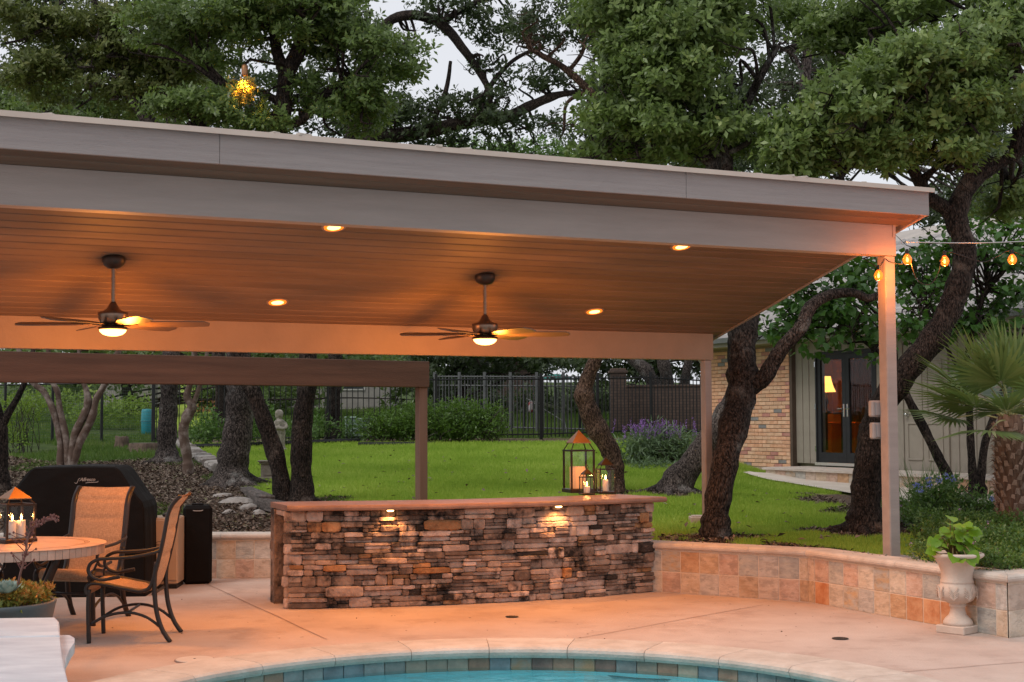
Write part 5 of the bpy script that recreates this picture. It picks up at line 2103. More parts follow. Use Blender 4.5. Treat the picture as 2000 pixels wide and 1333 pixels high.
def tree(name, label, trunk, limbs=(), lobes=(), bark=None, leaf=None, ln=.07, wd=.03, per=9, dens=230, tb=.45, twigs=6, group=None,
         flare=1.5, gap=.35, spread=.15, shape=4, extra_trunks=(), under=True, droop=.05, jag=.06, sides=12, shell=.5, pad=.25, pads=3.4):
    tr = w3(trunk)
    base = Vector((tr[0][0], tr[0][1], gz(tr[0][0], tr[0][1]) if under else tr[0][2]))
    t = thing(name, label, 'tree', base, 0, group)
    org = tuple(base)
    nodes = []
    m = MB()
    for it, pth in enumerate([tr] + [w3(q) for q in extra_trunks]):
        if under:
            b_ = pth[0]
            zg_ = gz(b_[0], b_[1])
            pth = [(b_[0], b_[1], zg_ - .15, b_[3] * flare * 1.25), (b_[0], b_[1], zg_ + .02, b_[3] * flare), (b_[0] + (pth[1][0] - b_[0]) * .25, b_[1], zg_ + .16, b_[3] * 1.12)] + [q for q in pth if q[2] > zg_ + .26]
        P_, rr = smooth_r(pth, 5)
        rr = [r_ * (1 + .05 * math.sin(i * 1.3) + .04 * math.sin(i * .7 + 2)) for i, r_ in enumerate(rr)]
        m.tube(P_, rr, sides, jag=jag)
        nodes += list(zip(P_[len(P_) // 3:], rr[len(P_) // 3:]))
    if under and flare > 1.3:          # surface roots
        b_ = tr[0]
        zg_ = gz(b_[0], b_[1])
        for k in range(6):
            a = k * 1.047 + rnd.uniform(-.3, .3)
            L_ = b_[3] * rnd.uniform(1.8, 3.0)
            pr_ = []
            for j, (f_, h_, rr_) in enumerate(((.35, .16, .42), (.8, .06, .34), (1.3, .01, .24), (1.9, -.03, .12))):
                x_ = b_[0] + math.cos(a + .12 * j) * L_ * f_ * .62
                y_ = b_[1] + math.sin(a + .12 * j) * L_ * f_ * .62
                pr_.append((x_, y_, gz(x_, y_) + h_ * b_[3] * 4, rr_ * b_[3]))
            q1, q2 = smooth_r(pr_, 3)
            m.tube(q1, q2, 8, jag=jag)
    tk = m.build('trunk', bark, t, origin=org, smooth=True, fix=False)
    if limbs or twigs:
        m = MB()
        for pth in limbs:
            P_, rr = smooth_r(w3(pth), 5)
            m.tube(P_, rr, 9, jag=jag)
            nodes += list(zip(P_, rr))
        for (u, v, y_, ru, rv, rd, dn) in lobes:
            c = at(u, v, y=y_)
            s_ = FPX / y_
            for k in range(int(twigs)):
                e = c + Vector((rnd.uniform(-1, 1) * ru / s_ * .8, rnd.uniform(-1, 1) * rd * .8, rnd.uniform(-1, 1) * rv / s_ * .8))
                nd, nr = min(nodes, key=lambda q: (q[0] - e).length + rnd.uniform(0, .5))
                mid = nd.lerp(e, .5) + Vector((rnd.uniform(-.2, .2), rnd.uniform(-.2, .2), rnd.uniform(-.05, .25)))
                mid2 = nd.lerp(e, .78) + Vector((rnd.uniform(-.15, .15), rnd.uniform(-.15, .15), rnd.uniform(-.1, .15)))
                r0 = min(nr * .5, .035)
                pth = smooth_path([nd, mid, mid2, e], 4)
                n_ = len(pth)
                m.tube(pth, [r0 * (1 - .8 * i / n_) + .004 for i in range(n_)], 5, cap=False)
                for z_ in range(3):
                    q = pth[rnd.randrange(n_ // 2, n_)]
                    e2 = q + Vector((rnd.uniform(-.35, .35), rnd.uniform(-.3, .3), rnd.uniform(-.25, .35)))
                    m.tube([q, q.lerp(e2, .5) + Vector((rnd.uniform(-.06, .06), 0, rnd.uniform(-.06, .06))), e2], [.009, .006, .003], 4, cap=False)
        if m.v:
            m.build('limbs', bark, t, origin=org, smooth=True, fix=False)
    if lobes:
        parts = []
        for i, (u, v, y_, ru, rv, rd, dn) in enumerate(lobes):
            c = at(u, v, y=y_)
            s_ = FPX / y_
            nc = int(dens * dn * math.pi * ru * rv / s_ / s_)
            C_, ctr = lobe_points(c, (ru / s_, rd, rv / s_), nc, shell, gap, 1.5, i * 1.7, pad * (y_ / 15.5) ** .35, pads)
            A_ = C_ - ctr
            A_ = A_ / np.maximum(np.linalg.norm(A_, axis=1, keepdims=True), .01) + unit(len(C_)) * .6 + np.array([-.1, -.35, .45])
            A_ = A_ / np.linalg.norm(A_, axis=1, keepdims=True)
            tbv = tb + rs.normal(0, .09, len(C_))
            parts.append(sprigs(C_, A_, per, spread, ln, wd, tbv, .16, droop, shape == 4))
        join_foliage('crown', parts, leaf, t, org, shape)
    return t


tree('oak_tree', 'leaning oak close behind the wall, left of the right front post',
     [(1397, 1052, 14.87, 0.140), (1401, 985, 14.9, 0.135), (1416, 905, 14.95, 0.140), (1430, 845, 15.1, 0.149), (1446, 780, 15.3, 0.167), (1451, 735, 15.4, 0.171), (1448, 690, 15.5, 0.158), (1452, 640, 15.6, 0.158), (1465, 560, 15.9, 0.153), (1440, 440, 16.1, 0.135), (1400, 330, 16.1, 0.117), (1370, 220, 16.1, 0.081), (1330, 80, 16, 0.045)],
     [[(1462, 755, 15.35, .12), (1492, 738, 15.3, .095), (1508, 712, 15.3, .085), (1530, 678, 15.25, .08), (1565, 640, 15.2, .075), (1583, 600, 15.2, .07), (1620, 577, 15.2, .06), (1665, 572, 15.2, .05), (1695, 583, 15.2, .045), (1722, 575, 15.2, .035)],
      [(1440, 440, 16.1, .09), (1420, 300, 15.8, .07), (1470, 180, 15.6, .05), (1520, 90, 15.6, .03)],
      [(1395, 320, 16.1, .08), (1300, 260, 15.9, .05), (1220, 240, 15.8, .03)]],
     [(1250, 40, 15.6, 110, 90, .9, 1.15), (1340, 90, 15.5, 130, 110, 1.0, 1.15), (1235, 150, 15.7, 75, 90, .8, 1.1), (1330, 210, 15.5, 120, 90, .9, 1.15), (1225, 260, 16.0, 90, 60, .8, .9),
      (1430, 270, 15.5, 110, 55, .8, 1.0), (1400, 20, 15.6, 130, 80, 1.0, 1.1), (1300, 300, 16.4, 120, 40, .7, .8), (1190, 110, 16.2, 50, 40, .5, .6), (1170, 240, 16.4, 45, 30, .5, .6), (1180, 20, 16.2, 45, 40, .5, .6), (1160, 300, 16.6, 60, 22, .5, .7), (1330, -90, 16.3, 200, 60, .8, .5)],
     M_BARK, L_OAK, .078, .037, dens=820, tb=.60, flare=1.2)
tree('oak_tree', 'big S curved oak behind the right front post, spreading over the house',
     [(1690, 1042, 15.45, 0.185), (1692, 965, 15.45, 0.163), (1697, 900, 15.45, 0.158), (1705, 850, 15.45, 0.158), (1720, 800, 15.45, 0.154), (1747, 755, 15.45, 0.150), (1787, 705, 15.45, 0.145), (1828, 655, 15.45, 0.141), (1857, 600, 15.45, 0.136), (1874, 550, 15.45, 0.132), (1885, 508, 15.45, 0.128), (1880, 468, 15.45, 0.123), (1868, 430, 15.45, 0.123), (1878, 385, 15.45, 0.114), (1905, 345, 15.45, 0.106), (1948, 316, 15.45, 0.097), (1990, 292, 15.4, 0.088), (2040, 250, 15.3, 0.070)],
     [[(1868, 440, 15.45, .10), (1850, 410, 15.45, .085), (1815, 386, 15.4, .075), (1790, 345, 15.3, .07), (1770, 305, 15.2, .06), (1742, 284, 15.1, .045), (1680, 250, 15, .03)],
      [(1985, 296, 15.4, .09), (1993, 240, 15.3, .075), (1996, 170, 15.2, .06), (1960, 60, 15.1, .04)],
      [(1905, 345, 15.45, .07), (1870, 250, 15.2, .05), (1800, 150, 15, .03)]],
     [(1600, 260, 14.9, 110, 70, .8, 1.1), (1690, 200, 14.8, 120, 85, .9, 1.1), (1790, 150, 14.7, 130, 90, 1.0, 1.1), (1900, 110, 14.7, 120, 80, 1.0, 1.1), (1980, 60, 14.8, 90, 90, .9, 1.0), (1580, 325, 15.1, 110, 34, .6, 1.0),
      (1700, 310, 14.8, 90, 45, .6, 1.0), (1850, 240, 14.7, 100, 75, .8, 1.1), (1945, 215, 14.6, 80, 70, .7, 1.1), (1870, 310, 14.8, 60, 40, .5, .9), (1640, 60, 16.5, 130, 70, .9, .9), (1760, 30, 16, 140, 60, .9, .9), (1960, 400, 17.0, 70, 50, .7, .8), (1800, -70, 15.5, 220, 50, .8, .5)],
     M_BARK2, L_OAK, .080, .038, dens=820, tb=.64, flare=1.35)
tree('oak_tree', 'pale barked oak leaning right on the lawn behind the rear post',
     [(1320, 972, 20.2, .20), (1338, 935, 20.2, .18), (1362, 893, 20.2, .18), (1388, 855, 20.2, .175), (1418, 812, 20.2, .17), (1440, 770, 20.2, .165), (1452, 700, 20.2, .16), (1456, 600, 20.2, .15), (1500, 430, 20.2, .12), (1560, 250, 20, .09), (1580, 60, 20, .06)],
     [[(1500, 430, 20.2, .09), (1600, 330, 20, .07), (1700, 300, 20, .05)]],
     [(1560, 200, 20, 110, 60, 1.0, .6), (1520, 60, 20, 80, 60, .9, .7), (1620, 300, 20, 130, 40, .9, .8), (1560, 120, 20.5, 60, 40, .7, .3), (1860, 420, 21, 110, 60, 1.0, .6), (1960, 330, 21, 90, 60, 1.0, .6)],
     M_BARK3, L_DARK, .08, .034, dens=170, tb=.5)
tree('oak_tree', 'bent oak trunk behind the lanterns on the bar, lit warm on its left side',
     [(1200, 962, 20.3, 0.127), (1203, 920, 20.3, 0.123), (1193, 882, 20.3, 0.139), (1170, 845, 20.3, 0.152), (1152, 808, 20.3, 0.148), (1141, 772, 20.3, 0.135), (1148, 738, 20.3, 0.107), (1163, 702, 20.3, 0.094), (1180, 640, 20.3, 0.090), (1195, 480, 20.3, 0.090), (1190, 320, 20.3, 0.082), (1180, 225, 20.3, 0.070), (1150, 178, 20.3, 0.061), (1100, 132, 20.3, 0.049), (1060, 110, 20.3, 0.041), (1030, 92, 20.3, 0.029)],
     [[(1180, 225, 20.3, .05), (1210, 150, 20.2, .04), (1200, 60, 20, .03)], [(1110, 140, 20.3, .035), (1140, 95, 20.3, .03), (1130, 40, 20.3, .02)]],
     [(1100, 40, 20.3, 90, 55, .9, .9), (1170, 60, 20.2, 60, 60, .8, .8), (1040, 70, 20.3, 60, 40, .8, .45), (1140, 280, 21, 70, 35, .8, .5), (1190, 190, 20.6, 50, 50, .7, .7)],
     M_BARKR, L_DARK, .08, .034, dens=260, tb=.5, flare=1.25)
tree('oak_tree', 'dark double trunked oak standing right behind the left end of the bar',
     [(590, 985, 18.9, 0.142), (588, 900, 18.9, 0.138), (591, 820, 18.9, 0.133), (600, 750, 18.9, 0.123), (598, 640, 18.9, 0.123), (570, 430, 18.9, 0.123), (545, 280, 18.9, 0.123), (552, 215, 18.9, 0.119), (560, 150, 18.9, 0.114), (585, 90, 18.9, 0.095), (592, 20, 18.9, 0.076), (600, -60, 18.9, 0.048)],
     [[(560, 150, 18.9, .09), (540, 100, 18.9, .075), (532, 30, 18.9, .06), (520, -40, 18.9, .04)], [(552, 240, 18.9, .08), (590, 235, 18.9, .06), (640, 180, 18.8, .05), (700, 140, 18.7, .04)],
      [(600, 85, 18.9, .06), (660, 60, 18.9, .05), (720, 40, 18.9, .035)], [(550, 200, 18.9, .06), (490, 175, 18.8, .05), (420, 160, 18.8, .035)]],
     [(640, 60, 18.8, 110, 80, 1.0, 1.0), (720, 120, 18.8, 90, 80, .9, .9), (450, 60, 18.7, 110, 70, 1.0, .85), (700, 215, 19, 90, 55, .9, .85), (610, 190, 19.2, 70, 60, .8, .5), (440, 235, 18.5, 90, 40, .7, 1.0), (360, 225, 18.6, 70, 45, .7, 1.0),
      (560, 20, 18.5, 120, 60, 1.0, .9), (330, 60, 18.8, 90, 70, .9, .8), (520, 250, 18.5, 50, 30, .5, .9), (560, -110, 19, 260, 100, 1.2, .6)],
     M_BARK2, L_OAK, .080, .036, dens=700, tb=.5,
     extra_trunks=[[(556, 985, 18.95, .12), (541, 900, 18.95, .115), (519, 830, 18.95, .115), (490, 755, 18.95, .11), (455, 660, 18.95, .10), (420, 520, 18.9, .09), (400, 350, 18.8, .08), (390, 200, 18.7, .05)]])
tree('oak_tree', 'stout oak with flared roots beside the stone border on the mulch',
     [(452, 950, 21.6, 0.255), (455, 900, 21.6, 0.238), (463, 850, 21.6, 0.224), (470, 790, 21.6, 0.220), (468, 740, 21.6, 0.211), (460, 640, 21.6, 0.194), (420, 480, 21.6, 0.176), (350, 330, 21.6, 0.141), (250, 170, 21.6, 0.106), (200, 40, 21.6, 0.070)],
     [[(250, 170, 21.6, .09), (228, 70, 21.5, .08), (190, 10, 21.4, .06), (150, -40, 21.4, .04)], [(350, 330, 21.6, .1), (330, 200, 21.5, .07), (340, 100, 21.4, .05)], [(420, 480, 21.6, .1), (470, 330, 21.6, .08), (490, 180, 21.5, .06)]],
     [(170, 70, 21.4, 130, 70, 1.1, .85), (280, 120, 21.4, 110, 70, 1.0, .85), (60, 60, 21.4, 90, 60, 1.0, .75), (240, 190, 21.6, 100, 45, .9, .6), (100, 160, 21.5, 100, 50, 1.0, .8), (380, 130, 21.5, 70, 60, .8, .6), (180, -90, 21.5, 260, 90, 1.3, .6)],
     M_BARK3, L_OAK2, .080, .036, dens=700, tb=.5, flare=1.6)
tree('oak_tree', 'slim straight trunk in the mulch between the grill and the stout oak',
     [(326, 905, 26.6, .19), (326, 860, 26.6, .175), (329, 800, 26.6, .17), (331, 745, 26.6, .165), (335, 600, 26.6, .15), (300, 400, 26.6, .13), (230, 250, 26.6, .1), (180, 120, 26.6, .06)],
     [[(300, 400, 26.6, .1), (380, 280, 26.6, .08), (420, 180, 26.6, .05)]],
     [(120, 190, 26, 130, 45, 1.2, .7), (40, 200, 26, 90, 60, 1.2, .85), (200, 225, 26, 120, 35, 1.0, .6), (90, 235, 25, 100, 30, 1.0, .9), (400, 190, 27, 90, 45, 1.0, .5), (300, 250, 27, 160, 25, 1.0, .6)],
     M_BARK3, L_OAK, .10, .044, dens=360, tb=.46, flare=1.7)
tree('crooked_tree', 'thin crooked grey trunk leaning over the stone border',
     [(368, 928, 23.8, .085), (365, 890, 23.8, .08), (358, 845, 23.8, .085), (365, 815, 23.8, .09), (375, 795, 23.8, .085), (365, 775, 23.8, .06), (372, 745, 23.8, .05), (380, 690, 23.8, .045), (370, 600, 23.8, .04)],
     [[(375, 795, 23.8, .05), (385, 770, 23.8, .04), (395, 735, 23.8, .035), (410, 660, 23.8, .03)]], [], M_BARKS, None, twigs=0, flare=1.15)
tree('crape_myrtle', 'multi stemmed crape myrtle with smooth peeling bark left of the grill',
     [(118, 915, 25.4, .06), (117, 860, 25.4, .055), (105, 805, 25.4, .06), (85, 765, 25.4, .055), (60, 740, 25.4, .05), (20, 640, 25.4, .04)],
     [], [], M_BARKS, None, twigs=0, flare=1.1,
     extra_trunks=[[(134, 915, 25.4, .06), (128, 850, 25.4, .06), (117, 800, 25.4, .055), (112, 765, 25.4, .05), (100, 735, 25.4, .045), (90, 640, 25.4, .04)],
                   [(138, 915, 25.4, .075), (146, 850, 25.4, .07), (165, 810, 25.4, .075), (172, 785, 25.4, .07), (168, 760, 25.4, .05), (160, 735, 25.4, .04), (150, 640, 25.4, .03)],
                   [(140, 915, 25.4, .075), (158, 860, 25.4, .07), (180, 815, 25.4, .07), (188, 780, 25.4, .06), (205, 750, 25.4, .055), (230, 690, 25.4, .05), (260, 600, 25.4, .04)]])
tree('oak_tree', 'dark trunk cut by the left edge with a slanting branch',
     [(0, 962, 20.9, .13), (0, 900, 20.9, .115), (0, 840, 20.9, .11), (-10, 800, 20.9, .10), (-30, 720, 20.9, .09), (-60, 500, 20.9, .08)],
     [[(0, 838, 20.9, .075), (18, 805, 20.9, .055), (38, 770, 20.9, .045), (52, 735, 20.9, .04), (70, 660, 20.9, .03)]], [], M_BARK2, None, twigs=0, flare=1.3)
tree('oak_tree', 'far reddish trunk between the dark double oak and the hedge',
     [(650, 860, 33.6, .17), (650, 820, 33.6, .165), (652, 760, 33.6, .16), (655, 700, 33.6, .16), (650, 560, 33.6, .16), (655, 400, 33.6, .15), (665, 296, 33.6, .2), (720, 272, 33.6, .2), (800, 262, 33.6, .18), (860, 250, 33.6, .17), (930, 235, 33.6, .16), (990, 228, 33.6, .15), (1040, 205, 33.6, .12), (1090, 186, 33.6, .09), (1140, 180, 33.6, .05)],
     [[(655, 400, 33.6, .15), (700, 200, 33.4, .13), (745, 60, 33.4, .12), (800, 30, 33.4, .12), (860, 46, 33.4, .12), (900, 90, 33.4, .11), (950, 165, 33.4, .08), (960, 230, 33.4, .05)],
      [(860, 46, 33.4, .09), (920, 10, 33.4, .07), (990, -20, 33.4, .05)], [(930, 235, 33.6, .08), (950, 180, 33.6, .07), (1000, 120, 33.6, .05), (1060, 90, 33.6, .04)], [(840, 250, 33.6, .07), (870, 180, 33.6, .06), (880, 120, 33.6, .04)]],
     [(900, 20, 33.4, 110, 35, 1.6, .8), (990, 60, 33.5, 90, 40, 1.6, .7), (960, 130, 33.5, 50, 20, 1.2, .4), (810, 215, 33.6, 100, 35, 1.4, .8), (930, 205, 33.6, 90, 30, 1.4, .6), (1010, 245, 33.6, 110, 30, 1.4, .7), (760, 245, 33.6, 90, 30, 1.3, .8), (780, 90, 33.5, 30, 50, 1.1, .4), (900, 280, 33.8, 160, 22, 1.4, .6), (1080, 160, 33.6, 60, 40, 1.2, .6), (1020, 165, 33.6, 50, 18, 1.0, .35)],
     M_BARK2, L_DARK, .12, .06, dens=155, tb=.5, spread=.28, flare=1.2, gap=.55)

# small heart leaved trees by the house
tree('heart_leaf_tree', 'small tree with heart shaped leaves hanging before the french doors',
     [(1852, 935, 19.6, .075), (1832, 892, 19.6, .07), (1802, 832, 19.6, .065), (1772, 775, 19.6, .055), (1752, 720, 19.5, .05), (1715, 688, 19.4, .04), (1680, 660, 19.3, .03), (1620, 620, 19.2, .02)],
     [[(1752, 720, 19.5, .03), (1740, 650, 19.4, .03), (1690, 590, 19.3, .02)], [(1715, 688, 19.4, .03), (1690, 668, 19.3, .02), (1655, 672, 19.3, .015)]],
     [(1560, 620, 19, 70, 50, .7, 1.0), (1610, 580, 19, 80, 40, .7, 1.0), (1650, 630, 19, 90, 50, .8, 1.1), (1600, 665, 18.8, 80, 26, .6, 1.0), (1690, 560, 19, 60, 50, .7, 1.0), (1520, 650, 19, 50, 22, .5, .8), (1700, 660, 18.9, 40, 36, .5, 1.0), (1570, 540, 19, 50, 30, .6, .8), (1660, 520, 19, 60, 30, .6, .9)],
     M_BARK2, L_HEART, .10, .085, per=6, dens=110, tb=.45, shape=6, flare=1.1, droop=.5, spread=.2, twigs=4)
tree('heart_leaf_tree', 'small tree with heart shaped leaves above the palm at the right edge',
     [(1900, 932, 20.2, .06), (1896, 870, 20.2, .055), (1893, 800, 20.2, .05), (1885, 740, 20.2, .045), (1900, 640, 20.2, .04), (1930, 560, 20.2, .03)],
     [[(1893, 760, 20.2, .03), (1850, 680, 20.1, .025), (1810, 600, 20, .02)]],
     [(1800, 590, 20.1, 60, 50, .7, .9), (1930, 500, 20.3, 90, 40, .8, .9), (1970, 580, 20.2, 60, 60, .7, .9), (1830, 500, 20.2, 50, 30, .6, .7), (1890, 640, 20.2, 90, 30, .7, .9), (1780, 640, 20, 50, 30, .6, .9), (1900, 470, 20.2, 60, 25, .6, .7), (1860, 560, 20.4, 70, 50, .7, .8), (1960, 640, 20.2, 60, 30, .6, .8), (1790, 540, 20.4, 60, 50, .7, .8), (1990, 500, 20.4, 50, 60, .6, .8), (1940, 440, 20.6, 80, 26, .6, .7)],
     M_BARK2, L_HEART, .10, .085, per=6, dens=110, tb=.38, shape=6, flare=1.1, droop=.5, spread=.2, twigs=4,
     extra_trunks=[[(1916, 935, 20.3, .06), (1924, 865, 20.3, .055), (1948, 795, 20.3, .05), (1972, 725, 20.3, .04), (1990, 660, 20.3, .03)]])

# background trees beyond the fence
for (lb, u0, y0_, lob, lm, tb_) in (
        ('dense dark tree beyond the fence, left of the bent oak', 900, 44, [(880, 700, 44, 110, 45, 2.0, 1.0), (1000, 690, 44, 110, 40, 2.0, 1.0), (940, 730, 45, 90, 30, 2.0, 1.0), (850, 755, 43, 50, 50, 1.4, 1.0), (1060, 715, 44, 80, 28, 2, .9)], L_DARK, .5),
        ('dark spreading tree beyond the brick garden wall', 1290, 46, [(1220, 700, 46, 90, 35, 2.0, .9), (1320, 690, 46, 110, 40, 2.0, .9), (1130, 710, 46, 70, 35, 2.0, .9), (1390, 700, 47, 60, 50, 2, .8), (1270, 735, 47, 110, 18, 2, .6)], L_DARK, .45),
        ('pale green tree far behind the pavilion roof, centre', 1010, 62, [(1010, 300, 62, 120, 28, 3.0, .8), (1100, 310, 62, 90, 26, 3.0, .8), (900, 300, 62, 90, 24, 3, .6)], L_HEDGE, .55),
        ('dense tree filling the right background behind the oaks', 1640, 38, [(1280, 60, 38, 120, 110, 2.2, .8), (1450, 200, 38, 140, 90, 2.2, .7), (1640, 140, 38, 140, 100, 2.2, .8), (1800, 240, 38, 160, 100, 2.2, .8), (1950, 320, 38, 120, 100, 2.2, .8), (1640, 300, 38, 200, 50, 2.2, .9), (1380, 310, 38, 160, 34, 2, .9), (1930, 90, 38, 120, 100, 2.2, .7), (1850, 420, 34, 120, 60, 1.8, .9), (1980, 430, 34, 90, 70, 1.8, .9), (1180, 200, 38, 50, 80, 1.6, .6), (1170, 40, 38, 60, 60, 1.6, .5)], L_DARK, .55),
        ('light green tree far behind the roof, right of centre', 1380, 60, [(1350, 310, 60, 110, 34, 3.0, .9), (1440, 320, 60, 70, 30, 3.0, .9), (1260, 315, 60, 70, 26, 3, .6)], L_HEDGE, .6),
        ('dense tree row filling the left background behind the oaks', 430, 40, [(300, 20, 40, 200, 60, 2.5, .5), (560, 10, 40, 200, 60, 2.5, .5), (100, 120, 40, 160, 70, 2.5, .45), (330, 160, 40, 200, 70, 2.5, .4), (560, 180, 40, 160, 70, 2.5, .4), (60, 20, 40, 160, 60, 2.5, .4), (680, 250, 40, 130, 40, 2, .6)], L_DARK, .5),
        ('far tree behind the pavilion at the left, above the dark beam', 250, 50, [(560, 770, 50, 120, 40, 2.5, 1.0), (420, 775, 50, 90, 36, 2, .8), (150, 760, 50, 150, 30, 2.5, .7), (100, 690, 50, 160, 36, 2.5, .9), (300, 695, 50, 160, 34, 2.5, .9), (520, 690, 50, 140, 36, 2.5, .9), (700, 700, 48, 120, 40, 2.5, .9), (780, 745, 46, 70, 50, 2, 1.0)], L_OAK, .4)):
    s_ = FPX / y0_
    tree('background_tree', lb, [(u0, 850, y0_, .22), (u0 + 4, 760, y0_, .2), (u0 - 10, 600, y0_, .17), (u0 + 8, 420, y0_, .12), (u0, 320, y0_, .06)] if lob[0][1] < 500 else [(u0, 850, y0_, .22), (u0 + 4, 790, y0_, .2), (u0 - 8, 730, y0_, .14), (u0, 690, y0_, .06)],
         [], lob, M_BARK2, lm, .17, .085, per=8, dens=75, tb=tb_, twigs=3, group='trees beyond the fence', gap=.25, spread=.4, flare=1.1, sides=8)
for (lb, pth) in (('forked far oak trunk behind the brick wall, left one', [(1285, 800, 41, .22), (1280, 760, 41, .22), (1262, 725, 41, .2), (1235, 700, 41, .17), (1215, 660, 41, .12)]),
                  ('pale far oak trunk behind the brick wall, middle one', [(1308, 800, 42, .2), (1304, 755, 42, .2), (1298, 715, 42, .2), (1290, 690, 42, .17), (1280, 640, 42, .12)]),
                  ('pale far oak trunk behind the brick wall, right one', [(1335, 800, 42.5, .16), (1337, 750, 42.5, .15), (1345, 705, 42.5, .13), (1352, 670, 42.5, .1)])):
    tree('far_oak', lb, pth, [], [], M_BARK3, None, twigs=0, group='far oak trunks', flare=1.1, sides=9)

print('tris', sum(len(o.data.polygons) for o in bpy.data.objects if o.type == 'MESH'))

# ================================================================== tree lamp with lit leaves
tp = at(478, 146, y=18.1)
t = thing('tree_downlight', 'copper downlight fixed in the oak lighting a bunch of leaves', 'lamp', tp)
MB().lathe([(.035, -.02), (.042, .0), (.042, .11), (.02, .13)], 14).build('shroud', mat('copper_shroud', (.35, .17, .08), rough=.45, metal=.6), t, smooth=True)
MB().lathe([(.001, .0), (.03, .0), (.03, .004)], 12).build('lens', M_LENS, t)
MB().tube([(.0, 0, .13), (.03, .2, .25), (.4, .75, .3)], .02, 6).build('bracket_arm', M_DKBRONZE, t)
lamp('tree_light', t, (0, 0, -.03), 80, (1, .55, .10), 'SPOT', .03, 110, .7)
L_LAMPLIT = leaf_mat('lamplit_gold_leaf', [(0, (.42, .30, .06)), (1, (.60, .48, .14))], .5, .35, (.6, .42, .08))  # the downlight's golden cast is put into the leaf colour
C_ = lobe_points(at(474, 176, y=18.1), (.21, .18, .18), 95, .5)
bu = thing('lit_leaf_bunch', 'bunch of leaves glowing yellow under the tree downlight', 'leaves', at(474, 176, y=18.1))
join_foliage('leaves', [sprigs(C_, unit(len(C_)), 8, .06, .05, .024, np.full(len(C_), .5), .3)], L_LAMPLIT, bu, at(474, 176, y=18.1))
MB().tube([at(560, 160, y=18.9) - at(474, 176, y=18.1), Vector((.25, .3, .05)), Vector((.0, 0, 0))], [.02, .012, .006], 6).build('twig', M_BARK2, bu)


# ================================================================== shrubs
def shrub(name, label, cat, lobes, leaf, ln, wd, per, dens, tb, base=None, stems=8, spread=.1, shape=4, droop=0.0, gap=.2, group=None, shell=.4, up=.4, stem_r=.008):
    u, v, y_ = lobes[0][:3]
    c0 = at(u, v, y=y_)
    b = Vector((c0.x, c0.y, gz(c0.x, c0.y))) if base is None else Vector(base)
    t = thing(name, label, cat, b, 0, group)
    parts = []
    m = MB()
    for i, (u, v, y_, ru, rv, rd, dn) in enumerate(lobes):
        c = at(u, v, y=y_)
        s_ = FPX / y_
        nc = int(dens * dn * math.pi * ru * rv / s_ / s_)
        C_ = lobe_points(c, (ru / s_, rd, rv / s_), nc, shell, gap, 2.2, i * 2.1)
        C_ = C_[C_[:, 2] > np.array([gz(a, b_) for a, b_ in C_[:, :2]]) + .02]
        A_ = C_ - np.array(c)
        A_ = A_ / np.maximum(np.linalg.norm(A_, axis=1, keepdims=True), .01) * .6 + unit(len(C_)) * .6 + np.array([0, 0, up])
        A_ = A_ / np.linalg.norm(A_, axis=1, keepdims=True)
        parts.append(sprigs(C_, A_, per, spread, ln, wd, tb + rs.normal(0, .1, len(C_)), .16, droop))
        for k in range(stems):
            g = Vector((c.x + rnd.uniform(-.6, .6) * ru / s_, c.y + rnd.uniform(-.6, .6) * rd, 0))
            g.z = gz(g.x, g.y) - .02 if base is None else b.z
            e = Vector((c.x + rnd.uniform(-.9, .9) * ru / s_, c.y - rnd.uniform(-.2, .9) * rd, c.z + rnd.uniform(-.3, .8) * rv / s_))
            m.tube(smooth_path([g, g.lerp(e, .5) + Vector((rnd.uniform(-.1, .1), rnd.uniform(-.1, .1), .05)), e], 3), [stem_r, stem_r, stem_r * .9, stem_r * .8, stem_r * .7, stem_r * .5, stem_r * .3], 5)
    join_foliage('foliage', parts, leaf, t, tuple(b), shape)
    if stems:
        m.build('stems', M_BARK3, t, origin=tuple(b), fix=False)['kind'] = 'stuff'
    return t


yb_ = 33.0
shrub('clipped_hedge', 'long clipped green hedge at the back of the lawn', 'hedge',
      [(735, 832, yb_ - .3, 40, 30, .5, 1.2), (790, 828, yb_, 60, 36, .6, 1.3), (850, 824, yb_, 60, 38, .6, 1.3), (905, 820, yb_ + .2, 60, 40, .6, 1.3), (955, 824, yb_ + .4, 40, 38, .6, 1.3), (820, 845, yb_ - .3, 110, 20, .4, .8), (920, 842, yb_, 70, 22, .4, .8)],
      L_HEDGE, .085, .04, 8, 230, .5, stems=9, spread=.16, gap=.1, stem_r=.012)
sg = shrub('salvia_bush', 'rounded grey green salvia bush topped with purple flower spikes', 'shrub',
           [(1270, 880, 25.6, 62, 46, .5, 1.2), (1325, 888, 25.6, 45, 40, .5, 1.1), (1235, 890, 25.5, 36, 36, .4, 1.1), (1300, 862, 25.7, 60, 24, .4, 1.0)], L_SAGE, .14, .024, 9, 230, .5, stems=6, spread=.16, droop=.25, gap=.1)
parts = []
for k in range(95):
    q = at(rnd.gauss(1280, 38), rnd.uniform(846, 862), y=25.6 + rnd.uniform(-.3, .3))
    hgt = rnd.uniform(.16, .34)
    lean = Vector((rnd.uniform(-.35, .35), rnd.uniform(-.2, .2), 1)).normalized()
    k_ = 22
    tt = rs.rand(k_, 1)
    C_ = np.array(q) + np.array(lean) * tt * hgt
    dd_ = unit(k_) * .8 + np.array(lean) * .8
    parts.append((C_, dd_, unit(k_), np.full(k_, .03), np.full(k_, .016), .3 + .7 * rs.rand(k_)))
org = sg.location
join_foliage('flower_spikes', parts, L_SPIKE, sg, tuple(org))['kind'] = 'stuff'
